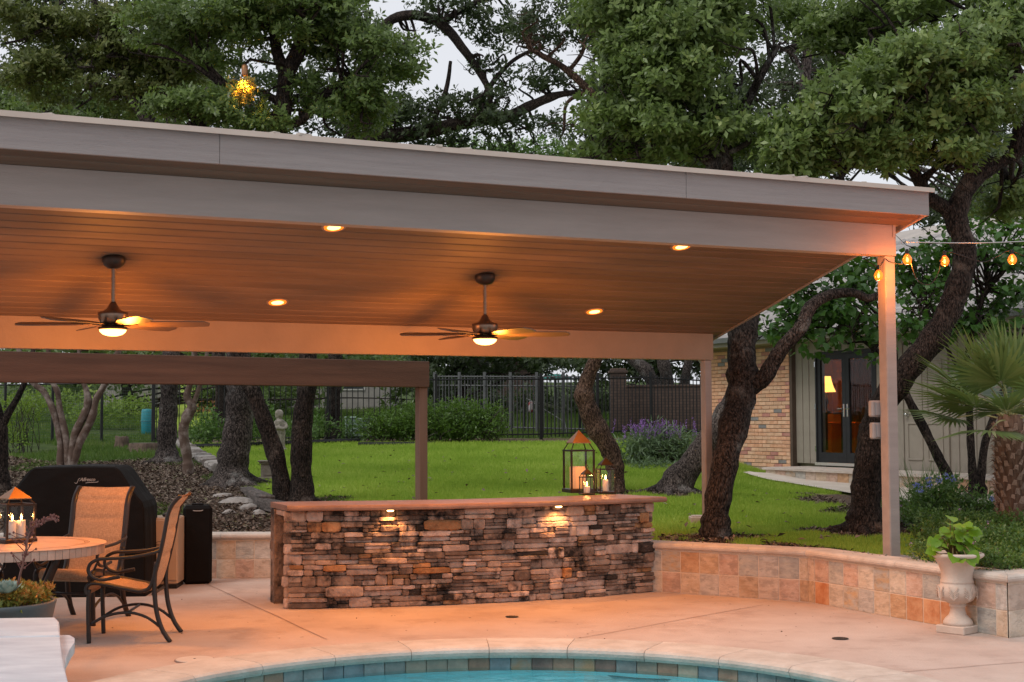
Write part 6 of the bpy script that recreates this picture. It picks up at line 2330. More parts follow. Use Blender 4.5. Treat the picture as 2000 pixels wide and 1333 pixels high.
shrub('low_shrub', 'low grey green ground shrub in front of the salvia bush', 'shrub', [(1285, 915, 24.6, 50, 16, .4, 1.3), (1245, 912, 24.7, 30, 16, .4, 1.2), (1350, 912, 25, 36, 16, .4, 1.1)], L_SAGE, .06, .026, 8, 300, .3, stems=0, spread=.1)
shrub('dark_shrub', 'dark green shrub mass behind the stout oak, along the fence', 'shrub', [(400, 835, 31.5, 40, 36, .6, 1.1), (500, 830, 31.5, 45, 40, .6, 1.1), (545, 840, 31.8, 30, 30, .5, 1.0), (450, 845, 31.5, 40, 25, .5, 1)], L_COVER, .09, .045, 8, 180, .5, stems=3, spread=.16)
shrub('dark_shrub', 'small dark shrub between the dark double oak and the far reddish trunk', 'shrub', [(620, 835, 32.6, 30, 30, .5, 1.0), (690, 840, 33, 30, 28, .5, .9)], L_COVER, .09, .045, 8, 170, .45, stems=3, spread=.16)
shrub('bright_shrub', 'bright yellow green shrub row up the slope behind the myrtle', 'shrub', [(235, 800, 40, 46, 24, .9, 1.1), (180, 810, 40, 40, 22, .8, 1.0), (290, 805, 40, 30, 26, .8, .9)], L_YG, .12, .06, 8, 110, .55, stems=0, spread=.22)
shrub('loose_shrub', 'loose leafy shrub with thin stems at the far left', 'shrub', [(36, 815, 30, 34, 40, .5, .8), (28, 855, 29.8, 26, 22, .4, .7), (60, 790, 30.2, 26, 26, .4, .7)], L_YG, .09, .035, 8, 120, .45, stems=10, spread=.18, gap=.5)
shrub('bright_shrub', 'pale green weeds at the far left, up the slope', 'shrub', [(60, 790, 44, 60, 24, 1.0, .9), (120, 785, 44, 50, 26, 1.0, .9), (10, 795, 44, 40, 20, .8, .8)], L_YG, .13, .06, 8, 80, .6, stems=0, spread=.25)
pl_ = shrub('plumbago_bush', 'leafy bush with pale blue flower clusters right of the front post', 'shrub',
            [(1830, 965, 16.3, 58, 42, .5, 1.2), (1890, 975, 16.2, 58, 40, .5, 1.1), (1800, 990, 16.2, 36, 40, .4, 1.1), (1860, 1005, 15.9, 70, 36, .5, 1.1), (1940, 1000, 16.4, 40, 36, .4, 1.0)], L_COVER, .055, .026, 8, 420, .6, stems=5, spread=.09, gap=.15, shell=.5)
for (u, v) in ((1813, 938), (1814, 948), (1833, 939), (1848, 931), (1859, 936), (1790, 949), (1938, 975), (1797, 957)):
    q = at(u, v, y=15.75)
    C_ = np.array(q) + unit(22) * .032
    me = leaf_mesh('flower_head', C_ - np.array(pl_.location), unit(22) + np.array([0, -.8, .3]), unit(22), np.full(22, .024), np.full(22, .018), rs.rand(22))
    ob('flower_head', me, L_BLUE, pl_)


# ground cover in the bed
def bed_ok(x_, y_):
    return y_ > wy(x_) + .24 and x_ > 3.35 and x_ < y_ * .42 and y_ < 17.5 and not (x_ < 3.75 and y_ > 12.2) and not (x_ < 4.25 and y_ > 13.5)


XY = scatter(3600, 3.3, 7.0, 11.0, 17.5, bed_ok)
hb = np.array([.10 + .16 * (.5 + .5 * math.sin(a * 4.1 + b * 2.2)) * min(1, (b - wy(a)) / .6) for a, b in XY])
C_ = np.column_stack([XY, np.array([gz(a, b) for a, b in XY]) + hb * rs.rand(len(XY)) ** .5])
A_ = unit(len(C_)) * .6 + np.array([0, -.2, .8])
A_ /= np.linalg.norm(A_, axis=1, keepdims=True)
o = join_foliage('ground_cover', [sprigs(C_, A_, 14, .08, .036, .02, .5 + rs.normal(0, .12, len(C_)), .2)], L_COVER, None)
tag(o, 'low green ground cover filling the planting bed behind the wall', 'ground cover', kind='stuff')
idx = rs.choice(len(C_), 55, replace=False)
P_ = np.repeat(C_[idx] + np.array([0, -.02, .05]), 9, 0)
k = len(P_)
P_ = P_ + unit(k) * .014
o = join_foliage('lantana_flowers', [(P_, unit(k) + np.array([0, -.5, .5]), unit(k), np.full(k, .014), np.full(k, .012), rs.rand(k))], L_LAV, None)
tag(o, 'small lavender flowers dotted over the ground cover', 'flowers', kind='stuff')
# strap leaved tuft by the porch
q0 = at(1800, 915, y=19.3)
q0.z = gz(q0.x, q0.y)
t = thing('strap_leaf_tuft', 'dark strap leaved tuft before the panelled door', 'plant', q0)
k = 90
D_ = np.column_stack([rs.normal(0, .55, (k, 2)), np.ones(k)])
me = leaf_mesh('strap_leaves', np.column_stack([rs.normal(0, .12, (k, 2)), np.zeros(k)]), D_, unit(k), .55 + .3 * rs.rand(k), np.full(k, .016), .3 + .3 * rs.rand(k), shape=3)
ob('strap_leaves', me, L_COVER, t)['kind'] = 'stuff'

# black plastic edging
ed = [at(1738, 1008, z=.47), at(1770, 1022, z=.47), at(1800, 1030, z=.47), at(1825, 1026, z=.47)]
edg = tag(MB().tube(smooth_path(ed, 5), .045, 6, flat=.5).build('bed_edging', M_BLACKMETAL), 'black plastic bed edging on the grass right of the front post', 'edging')
ed2 = tag(MB().tube(smooth_path([at(700, 868, z=1.17), at(850, 866, z=1.17), at(985, 858, z=1.2)], 6), .05, 6).build('bed_edging', M_BLACKMETAL), 'dark edging strip along the foot of the hedge', 'edging')
ed3 = tag(MB().tube(smooth_path([atg(380, 878) + Vector((0, 0, .06)), atg(500, 874) + Vector((0, 0, .06)), atg(640, 868) + Vector((0, 0, .06)), atg(705, 866) + Vector((0, 0, .06))], 6), .06, 6).build('bed_edging', M_BLACKMETAL), 'dark edging strip before the shrubs, left of the hedge', 'edging')

# ================================================================== urn plant
uo = Vector((up.x, up.y, .60))
t = thing('potted_vine', 'bright lime green leafy plant growing in the stone urn', 'plant', uo)
m = MB()
leafm = MB()
L_, Wd = 1.0, .9
ol = [(0, 0, 0), (.10, .40, .06), (.35, .48, .10), (.70, .36, .05), (1.0, 0, -.08), (.70, -.36, .05), (.35, -.48, .10), (.10, -.40, .06)]
leafm.v = [(x_, y_, z_) for x_, y_, z_ in ol] + [(.35, 0, 0), (.7, 0, -.02)]
leafm.f = [(0, 1, 8), (1, 2, 8), (2, 3, 9, 8), (3, 4, 9), (4, 5, 9), (5, 6, 8, 9), (6, 7, 8), (7, 0, 8)]
big_leaf = leafm.mesh('leaf', True)
tv_ = big_leaf.attributes.new('tint', 'FLOAT', 'FACE')
tv_.data.foreach_set('value', [.5, .6, .5, .55, .5, .45, .5, .55])
big_leaf.materials.append(L_LIME)
for i in range(60):
    if i < 4:
        e = Vector(((-.04, .02, -.08, .05)[i], -.17, (-.02, .02, .03, .05)[i] - .01))
        sc_ = .11
    else:
        e = Vector((rnd.uniform(-.19, .13), rnd.uniform(-.15, .13), rnd.uniform(.04, .30)))
        e.z *= 1 - .5 * abs(e.x + .03) / .2
        sc_ = rnd.uniform(.065, .115)
    s0 = Vector((e.x * .2 - .02, e.y * .2, 0))
    mid = s0.lerp(e, .6) + Vector((0, 0, .05))
    m.tube(smooth_path([s0, mid, e], 3), .0035, 5)
    dirv = (e - s0).normalized() + Vector((rnd.uniform(-.4, .4), -.5, rnd.uniform(-.5, .1)))
    o = ob('leaf', big_leaf, None, t, e)
    xd = Vector((e.x * 3 + rnd.uniform(-.5, .5), -.45 + rnd.uniform(-.4, .3), rnd.uniform(-.75, .15))).normalized()
    zd = Vector((rnd.uniform(-.4, .4), -.8, .65 + rnd.uniform(-.3, .4)))
    zd = (zd - xd * zd.dot(xd)).normalized()
    yd = zd.cross(xd)
    o.rotation_euler = Matrix((xd, yd, zd)).transposed().to_euler()
    o.scale = (sc_, sc_, sc_)
m.build('stems', mat('vine_stem', (.12, .10, .03), (.2, .14, .06), 8, .6), t, fix=False)['kind'] = 'stuff'

# ================================================================== succulents in the slate bowl
so = bpos + Vector((0, 0, .50))
L_SUC = leaf_mat('jelly_bean_succulent', [(0, (.10, .14, .03)), (.45, (.24, .26, .06)), (.7, (.42, .22, .06)), (1, (.60, .16, .05))], .4, .25, (.4, .3, .05))
t = thing('succulent_clump', 'orange tipped green succulents spilling over the slate bowl', 'plant', so)
C_ = np.column_stack([rs.uniform(-.05, .36, 420), rs.uniform(-.32, .25, 420), rs.uniform(.0, .10, 420)])
C_ = C_[np.hypot(C_[:, 0], C_[:, 1]) < .37]
C_[:, 2] += .05 * (1 - np.hypot(C_[:, 0] - .15, C_[:, 1]) / .3)
A_ = unit(len(C_)) * .5 + np.array([.1, -.2, 1])
A_ /= np.linalg.norm(A_, axis=1, keepdims=True)
join_foliage('fleshy_leaves', [sprigs(C_, A_, 9, .03, .035, .013, .25 + .6 * rs.rand(len(C_)) * (C_[:, 2] > .05), .2)], L_SUC, t, shape=6)['kind'] = 'stuff'
ec = thing('rosette_succulent', 'pale blue green rosette succulent at the left of the slate bowl', 'plant', Vector((at(12, 1166, y=8.82))))
L_ECH = leaf_mat('echeveria_leaf', [(0, (.16, .24, .22)), (1, (.30, .40, .36))], .55, .15, (.3, .4, .3))
pm = MB()
pm.v = [(0, -.12, 0), (.35, -.28, .06), (.75, -.22, .18), (1, 0, .32), (.75, .22, .18), (.35, .28, .06), (0, .12, 0), (.5, 0, -.04)]
pm.f = [(0, 1, 7), (1, 2, 7), (2, 3, 7), (3, 4, 7), (4, 5, 7), (5, 6, 7), (6, 0, 7)]
pet = pm.mesh('petal_leaf', True)
pa_ = pet.attributes.new('tint', 'FLOAT', 'FACE')
pa_.data.foreach_set('value', [.3, .5, .8, .8, .5, .3, .4])
pet.materials.append(L_ECH)
for k in range(34):
    a = k * 2.39996
    f_ = k / 34
    ob('petal_leaf', pet, None, ec, (math.cos(a) * .012, math.sin(a) * .012, .02 + .03 * (1 - f_)), (0, -R(70 - 62 * f_), a), tuple([.045 + .06 * f_] * 3))
sk = thing('flower_stalk', 'tall reddish succulent flower stalk rising from the slate bowl and arching right', 'plant', Vector(at(35, 1150, y=8.95)))
so2 = sk.location
pk = [at(u, v, y=8.95) - so2 for u, v in ((35, 1150), (38, 1128), (44, 1105), (50, 1080), (55, 1050), (63, 1033), (75, 1026), (92, 1018), (104, 1015), (110, 1021))]
M_STALK = mat('stalk_red', (.12, .05, .04), (.18, .09, .07), 20, .6)
st_ = smooth_path(pk, 5)
MB().tube(st_, [.008 - .0045 * i / len(st_) for i in range(len(st_))], 6).build('stalk', M_STALK, sk)
m = MB()
for i in range(8, len(st_) - 2):
    for k in range(2):
        e = st_[i] + Vector((rnd.uniform(-.03, .03), rnd.uniform(-.03, .03), rnd.uniform(.0, .03)))
        if i < 24 and rnd.random() < .5:
            e = st_[i] + Vector((rnd.uniform(-.10, .10), rnd.uniform(-.03, .03), rnd.uniform(.03, .10)))
        m.tube([st_[i], e], [.003, .002], 4)
        m.rbox(e, (.012, .012, .016), .004)
m.build('buds', mat('bud_pink', (.10, .035, .03), (.20, .08, .07), 30, .6), sk, fix=False)['kind'] = 'stuff'

# ================================================================== fan palm
pb = atg(1978, 1050)
pt_ = Vector((pb.x, pb.y, pb.z))
palm = thing('fan_palm', 'fan palm with a shaggy booted trunk at the right edge', 'palm', pt_)
M_PBARK = mat('palm_fibre', (.10, .055, .035), (.20, .12, .08), 12, .95, .9, 30, stretch=(3, 3, .5))
M_BOOT = mat('palm_boot', (.30, .20, .15), (.48, .36, .29), 8, .85, .4, 30, rand=.2)
TH = 1.22
MB().tube([(0, 0, -.1), (.01, 0, .2), (0, 0, .6), (-.01, 0, 1.0), (0, 0, TH + .05)], [.17, .155, .15, .155, .12], 16, jag=.08).build('trunk', M_PBARK, palm, smooth=True)
bm_ = MB()
bm_.v = [(-.5, 0, 0), (.5, 0, 0), (.30, -.55, .9), (-.30, -.55, .9), (-.4, .25, 0), (.4, .25, 0), (.26, -.40, .92), (-.26, -.40, .92)]
bm_.f = [(0, 1, 2, 3), (5, 4, 7, 6), (1, 5, 6, 2), (4, 0, 3, 7), (3, 2, 6, 7)]
boot_me = bm_.mesh('boot')
for k in range(150):
    a = k * 2.39996
    z_ = .03 + (TH - .1) * k / 150
    s_ = rnd.uniform(.045, .065)
    ob_mat('boot', boot_me, M_BOOT, palm, loc=(math.sin(a) * .148, -math.cos(a) * .148, z_), rot=(rnd.uniform(-.25, .2), rnd.uniform(-.15, .15), a), scale=(s_, s_ * 1.2, s_ * rnd.uniform(1.1, 1.7)))
k = 700
a = rs.rand(k) * 6.283
z_ = rs.rand(k) * TH
P_ = np.column_stack([np.sin(a) * .15, -np.cos(a) * .15, z_])
D_ = np.column_stack([np.sin(a) * .8, -np.cos(a) * .8, rs.normal(-.5, .5, k)])
ob('fibres', leaf_mesh('fibres', P_, D_, unit(k), .06 + .07 * rs.rand(k), np.full(k, .008), .2 + .5 * rs.rand(k), shape=3), leaf_mat('fibre_hair', [(0, (.08, .04, .025)), (1, (.24, .15, .1))], .9, 0), palm)['kind'] = 'stuff'
fr_dirs = [(-.15, 0, 1.0, .55), (.35, .1, .95, .5), (-.55, -.15, .85, .55), (-.85, .05, .62, .55), (-1.0, -.2, .40, .55), (-.75, -.5, .30, .5), (-.9, .4, .12, .5), (-.55, -.6, -.10, .45), (.2, -.7, .5, .5),
           (.8, -.1, .7, .55), (1, .1, .35, .5), (.6, .6, .6, .5), (-.3, .8, .6, .5), (.1, .6, 1.0, .5), (-.35, -.55, .75, .5), (.75, -.6, .1, .45), (-.3, -.7, .22, .42), (.0, -.35, 1.0, .5)]
for i, (dx_, dy_, dz_, pl_len) in enumerate(fr_dirs):
    d_ = Vector((dx_, dy_, dz_)).normalized()
    c0 = Vector((0, 0, TH - .02))
    hub = c0 + d_ * pl_len * 1.12 + Vector((0, 0, -.03))
    fo = thing.__globals__['bpy'].data.objects.new('frond', None)
    COL.objects.link(fo)
    fo.parent = palm
    MB().tube(smooth_path([c0, c0.lerp(hub, .5) + Vector((0, 0, .05)), hub], 4), [.012, .011, .010, .009, .008, .007, .006, .006, .006], 6).build('petiole', mat('petiole_green', (.28, .30, .12), (.36, .34, .16), 6, .5) if i == 0 else bpy.data.materials['petiole_green'], fo, fix=False)
    side = d_.cross(Vector((0, 0, 1))).normalized()
    nrm_ = side.cross(d_).normalized()
    # tilt the fan towards the viewer a little
    nseg = 34
    Pn, Dn, Nn, Ln_, Wn, Tn = [], [], [], [], [], []
    for k in range(nseg):
        f_ = (k / (nseg - 1) - .5) * 2
        an = f_ * R(112)
        lv = d_ * math.cos(an) + side * math.sin(an) + nrm_ * (.10 * math.cos(an * 2)) + Vector((0, 0, -.06 * abs(f_)))
        L0 = .60 * (1 - .28 * abs(f_) ** 2) * rnd.uniform(.92, 1.06)
        Pn.append(tuple(hub + lv * .015))
        Dn.append(tuple(lv))
        Nn.append(tuple(nrm_ + side * rnd.uniform(-.4, .4)))
        Ln_.append(L0)
        Wn.append(.042)
        Tn.append(.45 + rnd.uniform(-.25, .3) + (.2 if rnd.random() < .1 else 0))
    me = leaf_mesh('leaflets', np.array(Pn), np.array(Dn), np.array(Nn), np.array(Ln_), np.array(Wn), np.array(Tn), fold=.35)
    ob('leaflets', me, L_PALM, fo)

# ================================================================== fences
def iron_fence(label, A, B, hgt, post_every, pick, mt, name='iron_fence', pr=.009, post=.03, extra_rail=False, zoff=0.0):
    A, B = Vector(A), Vector(B)
    t = thing(name, label, 'fence', (A.x, A.y, gz(A.x, A.y)))
    o0 = t.location
    d = (B - A)
    L_ = Vector((d.x, d.y)).length
    rz = math.atan2(d.y, d.x)
    def gp_(f_):
        q = A.lerp(B, f_)
        q.z = gz(q.x, q.y) + zoff
        return q
    n_ = max(1, round(L_ / post_every))
    pme = MB().bb(-post, post, -post, post, -.1, hgt + .08).mesh('post')
    for k in range(n_ + 1):
        ob_mat('post', pme, mt, t, loc=gp_(k / n_) - o0, rot=(0, 0, rz))
    kme = MB().bb(-pr, pr, -pr, pr, .05, hgt).mesh('picket')
    np_ = int(L_ / pick)
    for k in range(np_):
        ob_mat('picket', kme, mt, t, loc=gp_((k + .5) / np_) - o0, rot=(0, 0, rz))
    for z_ in ((.13, hgt - .06) if not extra_rail else (.13, hgt - .28, hgt - .04)):
        for k in range(n_):
            p, q = gp_(k / n_), gp_((k + 1) / n_)
            MB().tube([p + Vector((0, 0, z_)), q + Vector((0, 0, z_))], .018, 4).build('rail', mt, t, origin=o0)
    return t


fA, fB, fC = atg(300, 868), atg(1057, 859), atg(1372, 853)
fM = atg(640, 866)
iron_fence('black iron picket fence behind the shrubs at the left', fA, fM, 1.52, 2.0, .125, M_BLACKMETAL)
iron_fence('black iron picket fence behind the hedge', fM, fB, 1.5, 2.3, .125, M_BLACKMETAL)
iron_fence('black iron picket fence before the brick garden wall', fB, fC, 1.5, 1.75, .115, M_BLACKMETAL)
g0, g1_ = Vector((-2.1, 38.5, 0)), Vector((2.0, 36.2, 0))
iron_fence('grey metal picket fence running behind the black one, over the hedge', g0, g1_, 1.5, .85, .10, M_GREYMETAL, extra_rail=True, pr=.007)
# wire mesh fence at the left
wA, wB = atg(-80, 858), atg(298, 868)
t = thing('wire_fence', 'green wire mesh fence with black posts at the far left', 'fence', wA)
Lw = (wB - wA).length
dw = (wB - wA).normalized()
for k in range(5):
    q = wA.lerp(wB, k / 4)
    MB().tube([q + Vector((0, 0, -.1)), q + Vector((0, 0, 1.55))], .035, 8).build('post', M_BLACKMETAL, t, origin=wA)
m = MB()
for k in range(int(Lw / .06)):
    q = wA + dw * (k * .06)
    m.tube([q + Vector((0, 0, .03)), q + Vector((0, 0, 1.3))], .0022, 3, cap=False)
for k in range(21):
    m.tube([wA + Vector((0, 0, .03 + k * .063)), wB + Vector((0, 0, .03 + k * .063))], .0022, 3, cap=False)
m.build('wire_mesh', mat('green_wire', (.03, .06, .04), (.05, .08, .05), 5, .5), t, origin=wA, fix=False)['kind'] = 'stuff'
MB().tube([wA + Vector((0, 0, 1.32)), wB + Vector((0, 0, 1.42))], .02, 6).build('top_rail', M_BLACKMETAL, t, origin=wA)

# ================================================================== neighbour's brick wall and pier
M_FBRICK = bpy.data.materials.new('far_brickwork')
M_FBRICK.use_nodes = True
nn, ll = M_FBRICK.node_tree.nodes, M_FBRICK.node_tree.links
bt = nn.new('ShaderNodeTexBrick')
bt.inputs['Color1'].default_value = (.13, .085, .065, 1)
bt.inputs['Color2'].default_value = (.09, .06, .048, 1)
bt.inputs['Mortar'].default_value = (.06, .045, .038, 1)
bt.inputs['Scale'].default_value = 1.0
bt.inputs['Brick Width'].default_value = .22
bt.inputs['Row Height'].default_value = .075
bt.inputs['Mortar Size'].default_value = .008
tcn = nn.new('ShaderNodeTexCoord')
mpn = nn.new('ShaderNodeMapping')
mpn.inputs['Rotation'].default_value = (R(90), 0, 0)
ll.new(tcn.outputs['Object'], mpn.inputs[0])
ll.new(mpn.outputs[0], bt.inputs['Vector'])
ll.new(bt.outputs[0], nn['Principled BSDF'].inputs['Base Color'])
nn['Principled BSDF'].inputs['Roughness'].default_value = .9
bp = nn.new('ShaderNodeBump')
bp.inputs['Strength'].default_value = .5
ll.new(bt.outputs['Fac'], bp.inputs['Height'])
bp.invert = True
ll.new(bp.outputs[0], nn['Principled BSDF'].inputs['Normal'])
q0, q1 = at(1200, 800, y=38.5), at(1400, 800, y=38.0)
zg0 = gz(q0.x, q0.y)
t = thing('brick_garden_wall', 'dark brown brick garden wall behind the fence', 'garden wall', (q0.x, q0.y, zg0 - .3))
wl = (q1 - q0).length + .6
ztop = at(1250, 752, y=38.4).z
MB().bb(0, wl, 0, .2, 0, ztop - zg0 + .3 - .06).build('wall_face', M_FBRICK, t)
MB().rbox((wl / 2, .1, ztop - zg0 + .3 - .03), (wl + .04, .26, .06), .01).build('coping', M_FBRICK, t)
t.rotation_euler = (0, 0, math.atan2(q1.y - q0.y, q1.x - q0.x))
q0 = at(1193, 800, y=37.6)
t = thing('brick_pier', 'brown brick gate pier with a stepped cap at the left of the brick wall', 'pier', (q0.x, q0.y, gz(q0.x, q0.y) - .2))
hp = at(1200, 722, y=37.6).z - gz(q0.x, q0.y) + .2
MB().bb(0, .42, 0, .42, 0, hp - .1).build('shaft', M_FBRICK, t)
MB().rbox((.21, .21, hp - .06), (.5, .5, .07), .01).build('cap', M_FBRICK, t)
MB().rbox((.21, .21, hp), (.4, .4, .06), .01).build('cap', M_FBRICK, t)

# hammock, bag and teal canopy in the next garden
h0, h1 = at(1028, 778, y=37.2), at(1126, 796, y=36.9)
t = thing('hammock', 'white rope hammock slung in the garden beyond the fence', 'hammock', (h0.x, h0.y, h0.z))
m = MB()
NU, NV = 18, 6
for i in range(NU + 1):
    f_ = i / NU
    c = h0.lerp(h1, f_)
    c.z -= .13 * math.sin(math.pi * f_)
    wd = .26 * max(0, math.sin(math.pi * min(1, max(0, (f_ - .15) / .6)))) ** .6 + .008
    for j in range(NV + 1):
        g = (j / NV - .5) * 2
        m.v.append((c.x, c.y + g * wd, c.z + .10 * g * g * wd * 3))
for i in range(NU):
    for j in range(NV):
        a = i * (NV + 1) + j
        m.f.append((a, a + 1, a + NV + 2, a + NV + 1))
m.build('sling_net', mat('white_rope', (.6, .58, .56), rough=.8), t, origin=tuple(h0), fix=False)
MB().tube([h0, h1 + Vector((-.3, 0, -.38)), h1 + Vector((-.25, .0, -.72))], .012, 5).build('rope', mat('pale_rope', (.4, .4, .4), rough=.8), t, origin=tuple(h0))
for q_ in (h0 + Vector((-.05, .1, 0)), h1 + Vector((.1, .1, 0))):
    zz = gz(q_.x, q_.y)
    MB().tube([Vector((q_.x, q_.y, zz)), q_ + Vector((0, 0, .1))], .03, 6).build('hammock_post', M_BLACKMETAL, t, origin=tuple(h0))
q = at(1037, 806, y=37.3)
t = thing('hanging_bag', 'small white bag with red print hanging by the hammock', 'bag', q)
m = MB()
m.lathe([(.03, 0), (.075, .02), (.085, .1), (.075, .22), (.05, .27), (.012, .30)], 10)
m.build('bag_body', mat('bag_cloth', (.55, .5, .5), (.35, .06, .06), 9, .8, lo=.5, hi=.55), t, smooth=True)
MB().tube([(0, 0, .29), (-.03, 0, .42), (-.05, 0, .55)], .006, 5).build('bag_cord', M_GREYMETAL, t)
q = at(1086, 742, y=47)
t = thing('teal_canopy', 'teal fabric canopy showing over the fence in the next garden', 'canopy', q)
m = MB()
m.lathe([(.62, 0), (.60, .03), (.45, .10), (.2, .17), (.01, .19)], 14)
m.build('fabric', mat('teal_fabric', (.03, .30, .26), (.05, .36, .31), 4, .7), t, smooth=True)
MB().tube([(0, 0, .15), (0, 0, gz(q.x, q.y) - q.z)], .025, 6).build('pole', M_GREYMETAL, t)

# ================================================================== utility cabinets
M_UTIL = mat('pale_green_steel', (.23, .32, .27), (.28, .37, .31), 4, .5)
for (u, w_, h, lb) in ((686, .30, .50, 'narrow pale green utility cabinet beside the hedge'), (711, .36, .46, 'wider pale green utility cabinet touching the hedge')):
    q = at(u, 850, y=34.6)
    t = thing('utility_cabinet', lb, 'cabinet', (q.x, q.y, gz(q.x, q.y)), R(8), 'utility cabinets')
    MB().rbox((0, 0, h / 2), (w_, .4, h), .02).build('case', M_UTIL, t)
    MB().rbox((0, -.01, h + .015), (w_ + .04, .44, .05), .02).build('lid', M_UTIL, t)
    for k in range(4):
        MB().rbox((0, -.205, h * .25 + k * .06), (w_ * .7, .012, .02), .004).build('louvre', M_UTIL, t)
q = at(287, 790, y=37)
t = thing('teal_bin', 'teal barrel standing beyond the fence corner', 'barrel', (q.x, q.y, gz(q.x, q.y)))
MB().lathe([(.12, 0), (.14, .05), (.15, .35), (.14, .62), (.12, .66), (.001, .67)], 16).build('barrel_body', mat('teal_plastic', (.02, .22, .26), rough=.4), t, smooth=True)
MB().lathe([(.152, .33), (.158, .345), (.152, .36)], 16).build('barrel_hoop', mat('teal_hoop', (.02, .16, .2), rough=.4), t)

# ================================================================== statue and pedestal
M_STATUE = mat('weathered_cast_stone', (.20, .175, .145), (.36, .32, .27), 10, .9, .5, 40, stain=(.10, .09, .07), sscale=9, sth=(.55, .7))
q = at(546, 884, y=30.0)
t = thing('garden_statue', 'weathered stone statue of a draped standing figure holding its arms to its chest', 'statue', (q.x, q.y, gz(q.x, q.y)))
m = MB()
ZS = q.z - gz(q.x, q.y)
S_ = 1.0
def sph(c, r_, n_=10):
    m.lathe([(.001, -r_[2])] + [(r_[0] * math.cos(a), r_[2] * math.sin(a)) for a in [R(-70 + 20 * i) for i in range(8)]] + [(.001, r_[2])], n_, c)
b0 = ZS
m.lathe([(.001, 0), (.16, 0), (.16, .05), (.12, .07), (.12, b0 - .03), (.15, b0)], 12)
m.lathe([(.10, b0 - .02), (.10, b0 + .05), (.085, b0 + .2), (.095, b0 + .36), (.115, b0 + .46), (.10, b0 + .52), (.115, b0 + .60), (.11, b0 + .66), (.05, b0 + .70), (.042, b0 + .73)], 12)
sph((.01, -.02, b0 + .79), (.068, .068, .085))
sph((-.015, .01, b0 + .83), (.09, .09, .075))
sph((-.05, .02, b0 + .77), (.05, .05, .08))
m.tube(smooth_path([(-.11, 0, b0 + .63), (-.14, -.04, b0 + .53), (-.06, -.11, b0 + .50), (.03, -.12, b0 + .55)]), .034, 8)
m.tube(smooth_path([(.11, 0, b0 + .63), (.15, -.04, b0 + .54), (.09, -.12, b0 + .50), (.0, -.13, b0 + .52)]), .034, 8)
for k in range(9):
    a = R(-150 + k * 38)
    m.tube([(math.cos(a) * .10, math.sin(a) * .10, b0), (math.cos(a + .15) * .098, math.sin(a + .15) * .098, b0 + .25), (math.cos(a + .1) * .11, math.sin(a + .1) * .11, b0 + .44)], .018, 6)
st = m.build('figure', M_STATUE, t, smooth=True)
rm = st.modifiers.new('remesh', 'REMESH')
rm.mode = 'VOXEL'
rm.voxel_size = .014
rm.use_smooth_shade = True
q = atg(525, 938)
t = thing('stone_pedestal', 'grey square garden pedestal with a wide cap, half behind the leaning trunk', 'pedestal', (q.x, q.y, q.z))
M_PED = mat('grey_cast_stone', (.15, .13, .115), (.21, .18, .16), 8, .9, .4, 40)
MB().rbox((0, 0, .02), (.30, .30, .06), .01).build('foot', M_PED, t)
MB().rbox((0, 0, .15), (.22, .22, .22), .008).build('shaft', M_PED, t)
MB().rbox((0, -.113, .15), (.14, .01, .15), .004).build('panel', M_PED, t)
MB().rbox((0, 0, .275), (.27, .27, .035), .01).build('cap', M_PED, t)
MB().rbox((0, 0, .302), (.31, .31, .022), .008).build('cap', M_PED, t)

# ================================================================== stone border, rocks, stumps
M_ROCK = mat('limestone_rock', (.22, .195, .175), (.37, .34, .315), 7, .9, .8, 14, rand=.15, stain=(.08, .07, .06), sscale=5, sth=(.55, .7))
M_BORD = mat('mossy_border_stone', (.09, .075, .065), (.24, .21, .19), 7, .9, .8, 14, rand=.15)


def rock(size, seed, sub=2):
    bm = bmesh.new()
    bmesh.ops.create_icosphere(bm, subdivisions=sub, radius=1)
    r_ = random.Random(seed)
    ph = [r_.uniform(0, 6) for _ in range(6)]
    for v_ in bm.verts:
        c = v_.co
        f_ = 1 + .16 * math.sin(c.x * 3.1 + ph[0]) + .14 * math.sin(c.y * 3.7 + ph[1]) + .12 * math.sin(c.z * 4.3 + ph[2]) + r_.uniform(-.05, .05)
        v_.co = Vector((c.x * size[0], c.y * size[1], c.z * size[2])) * f_
    me = bpy.data.meshes.new('rock')
    bm.to_mesh(me)
    bm.free()
    return me


bd = thing('stone_border', 'line of flat grey stones edging the lawn beside the mulch', 'stone edging', (BORDER[3][0], BORDER[3][1], gz(*BORDER[3])))
o0 = bd.location
pa_, pb_ = atg(346, 867), atg(432, 924)
for k in range(12):
    f_ = (k + .5) / 12
    q = pa_.lerp(pb_, f_)
    me = MB().rbox((0, 0, 0), (.86, .30, .16), .03, jit=.018).mesh('border_stone')
    d_ = pb_ - pa_
    ob_mat('border_stone', me, M_ROCK if k % 3 else M_BORD, bd, loc=(q.x - o0.x, q.y - o0.y, gz(q.x, q.y) + .05 - o0.z), rot=(rnd.uniform(-.05, .05), rnd.uniform(-.03, .03), math.atan2(d_.y, d_.x) + rnd.uniform(-.06, .06)), scale=(.9, 1, 1))
pa_, pb_ = atg(484, 962), atg(540, 1010)
d_ = pb_ - pa_
q = pa_.lerp(pb_, .5)
lg = thing('fallen_log', 'weathered dark log lying by the left end of the bar', 'log', (q.x, q.y, gz(q.x, q.y) + .07), math.atan2(d_.y, d_.x))
Lg = d_.length * .62
M_TIE = mat('weathered_timber', (.05, .04, .035), (.17, .14, .125), 5, .95, .9, 22, stretch=(.5, 5, 5), stain=(.03, .025, .022), sscale=3, sth=(.5, .65))
MB().rbox((-Lg * .3, 0, -.01), (Lg * 1.3, .20, .16), .02, jit=.014).build('log_body', M_TIE, lg)
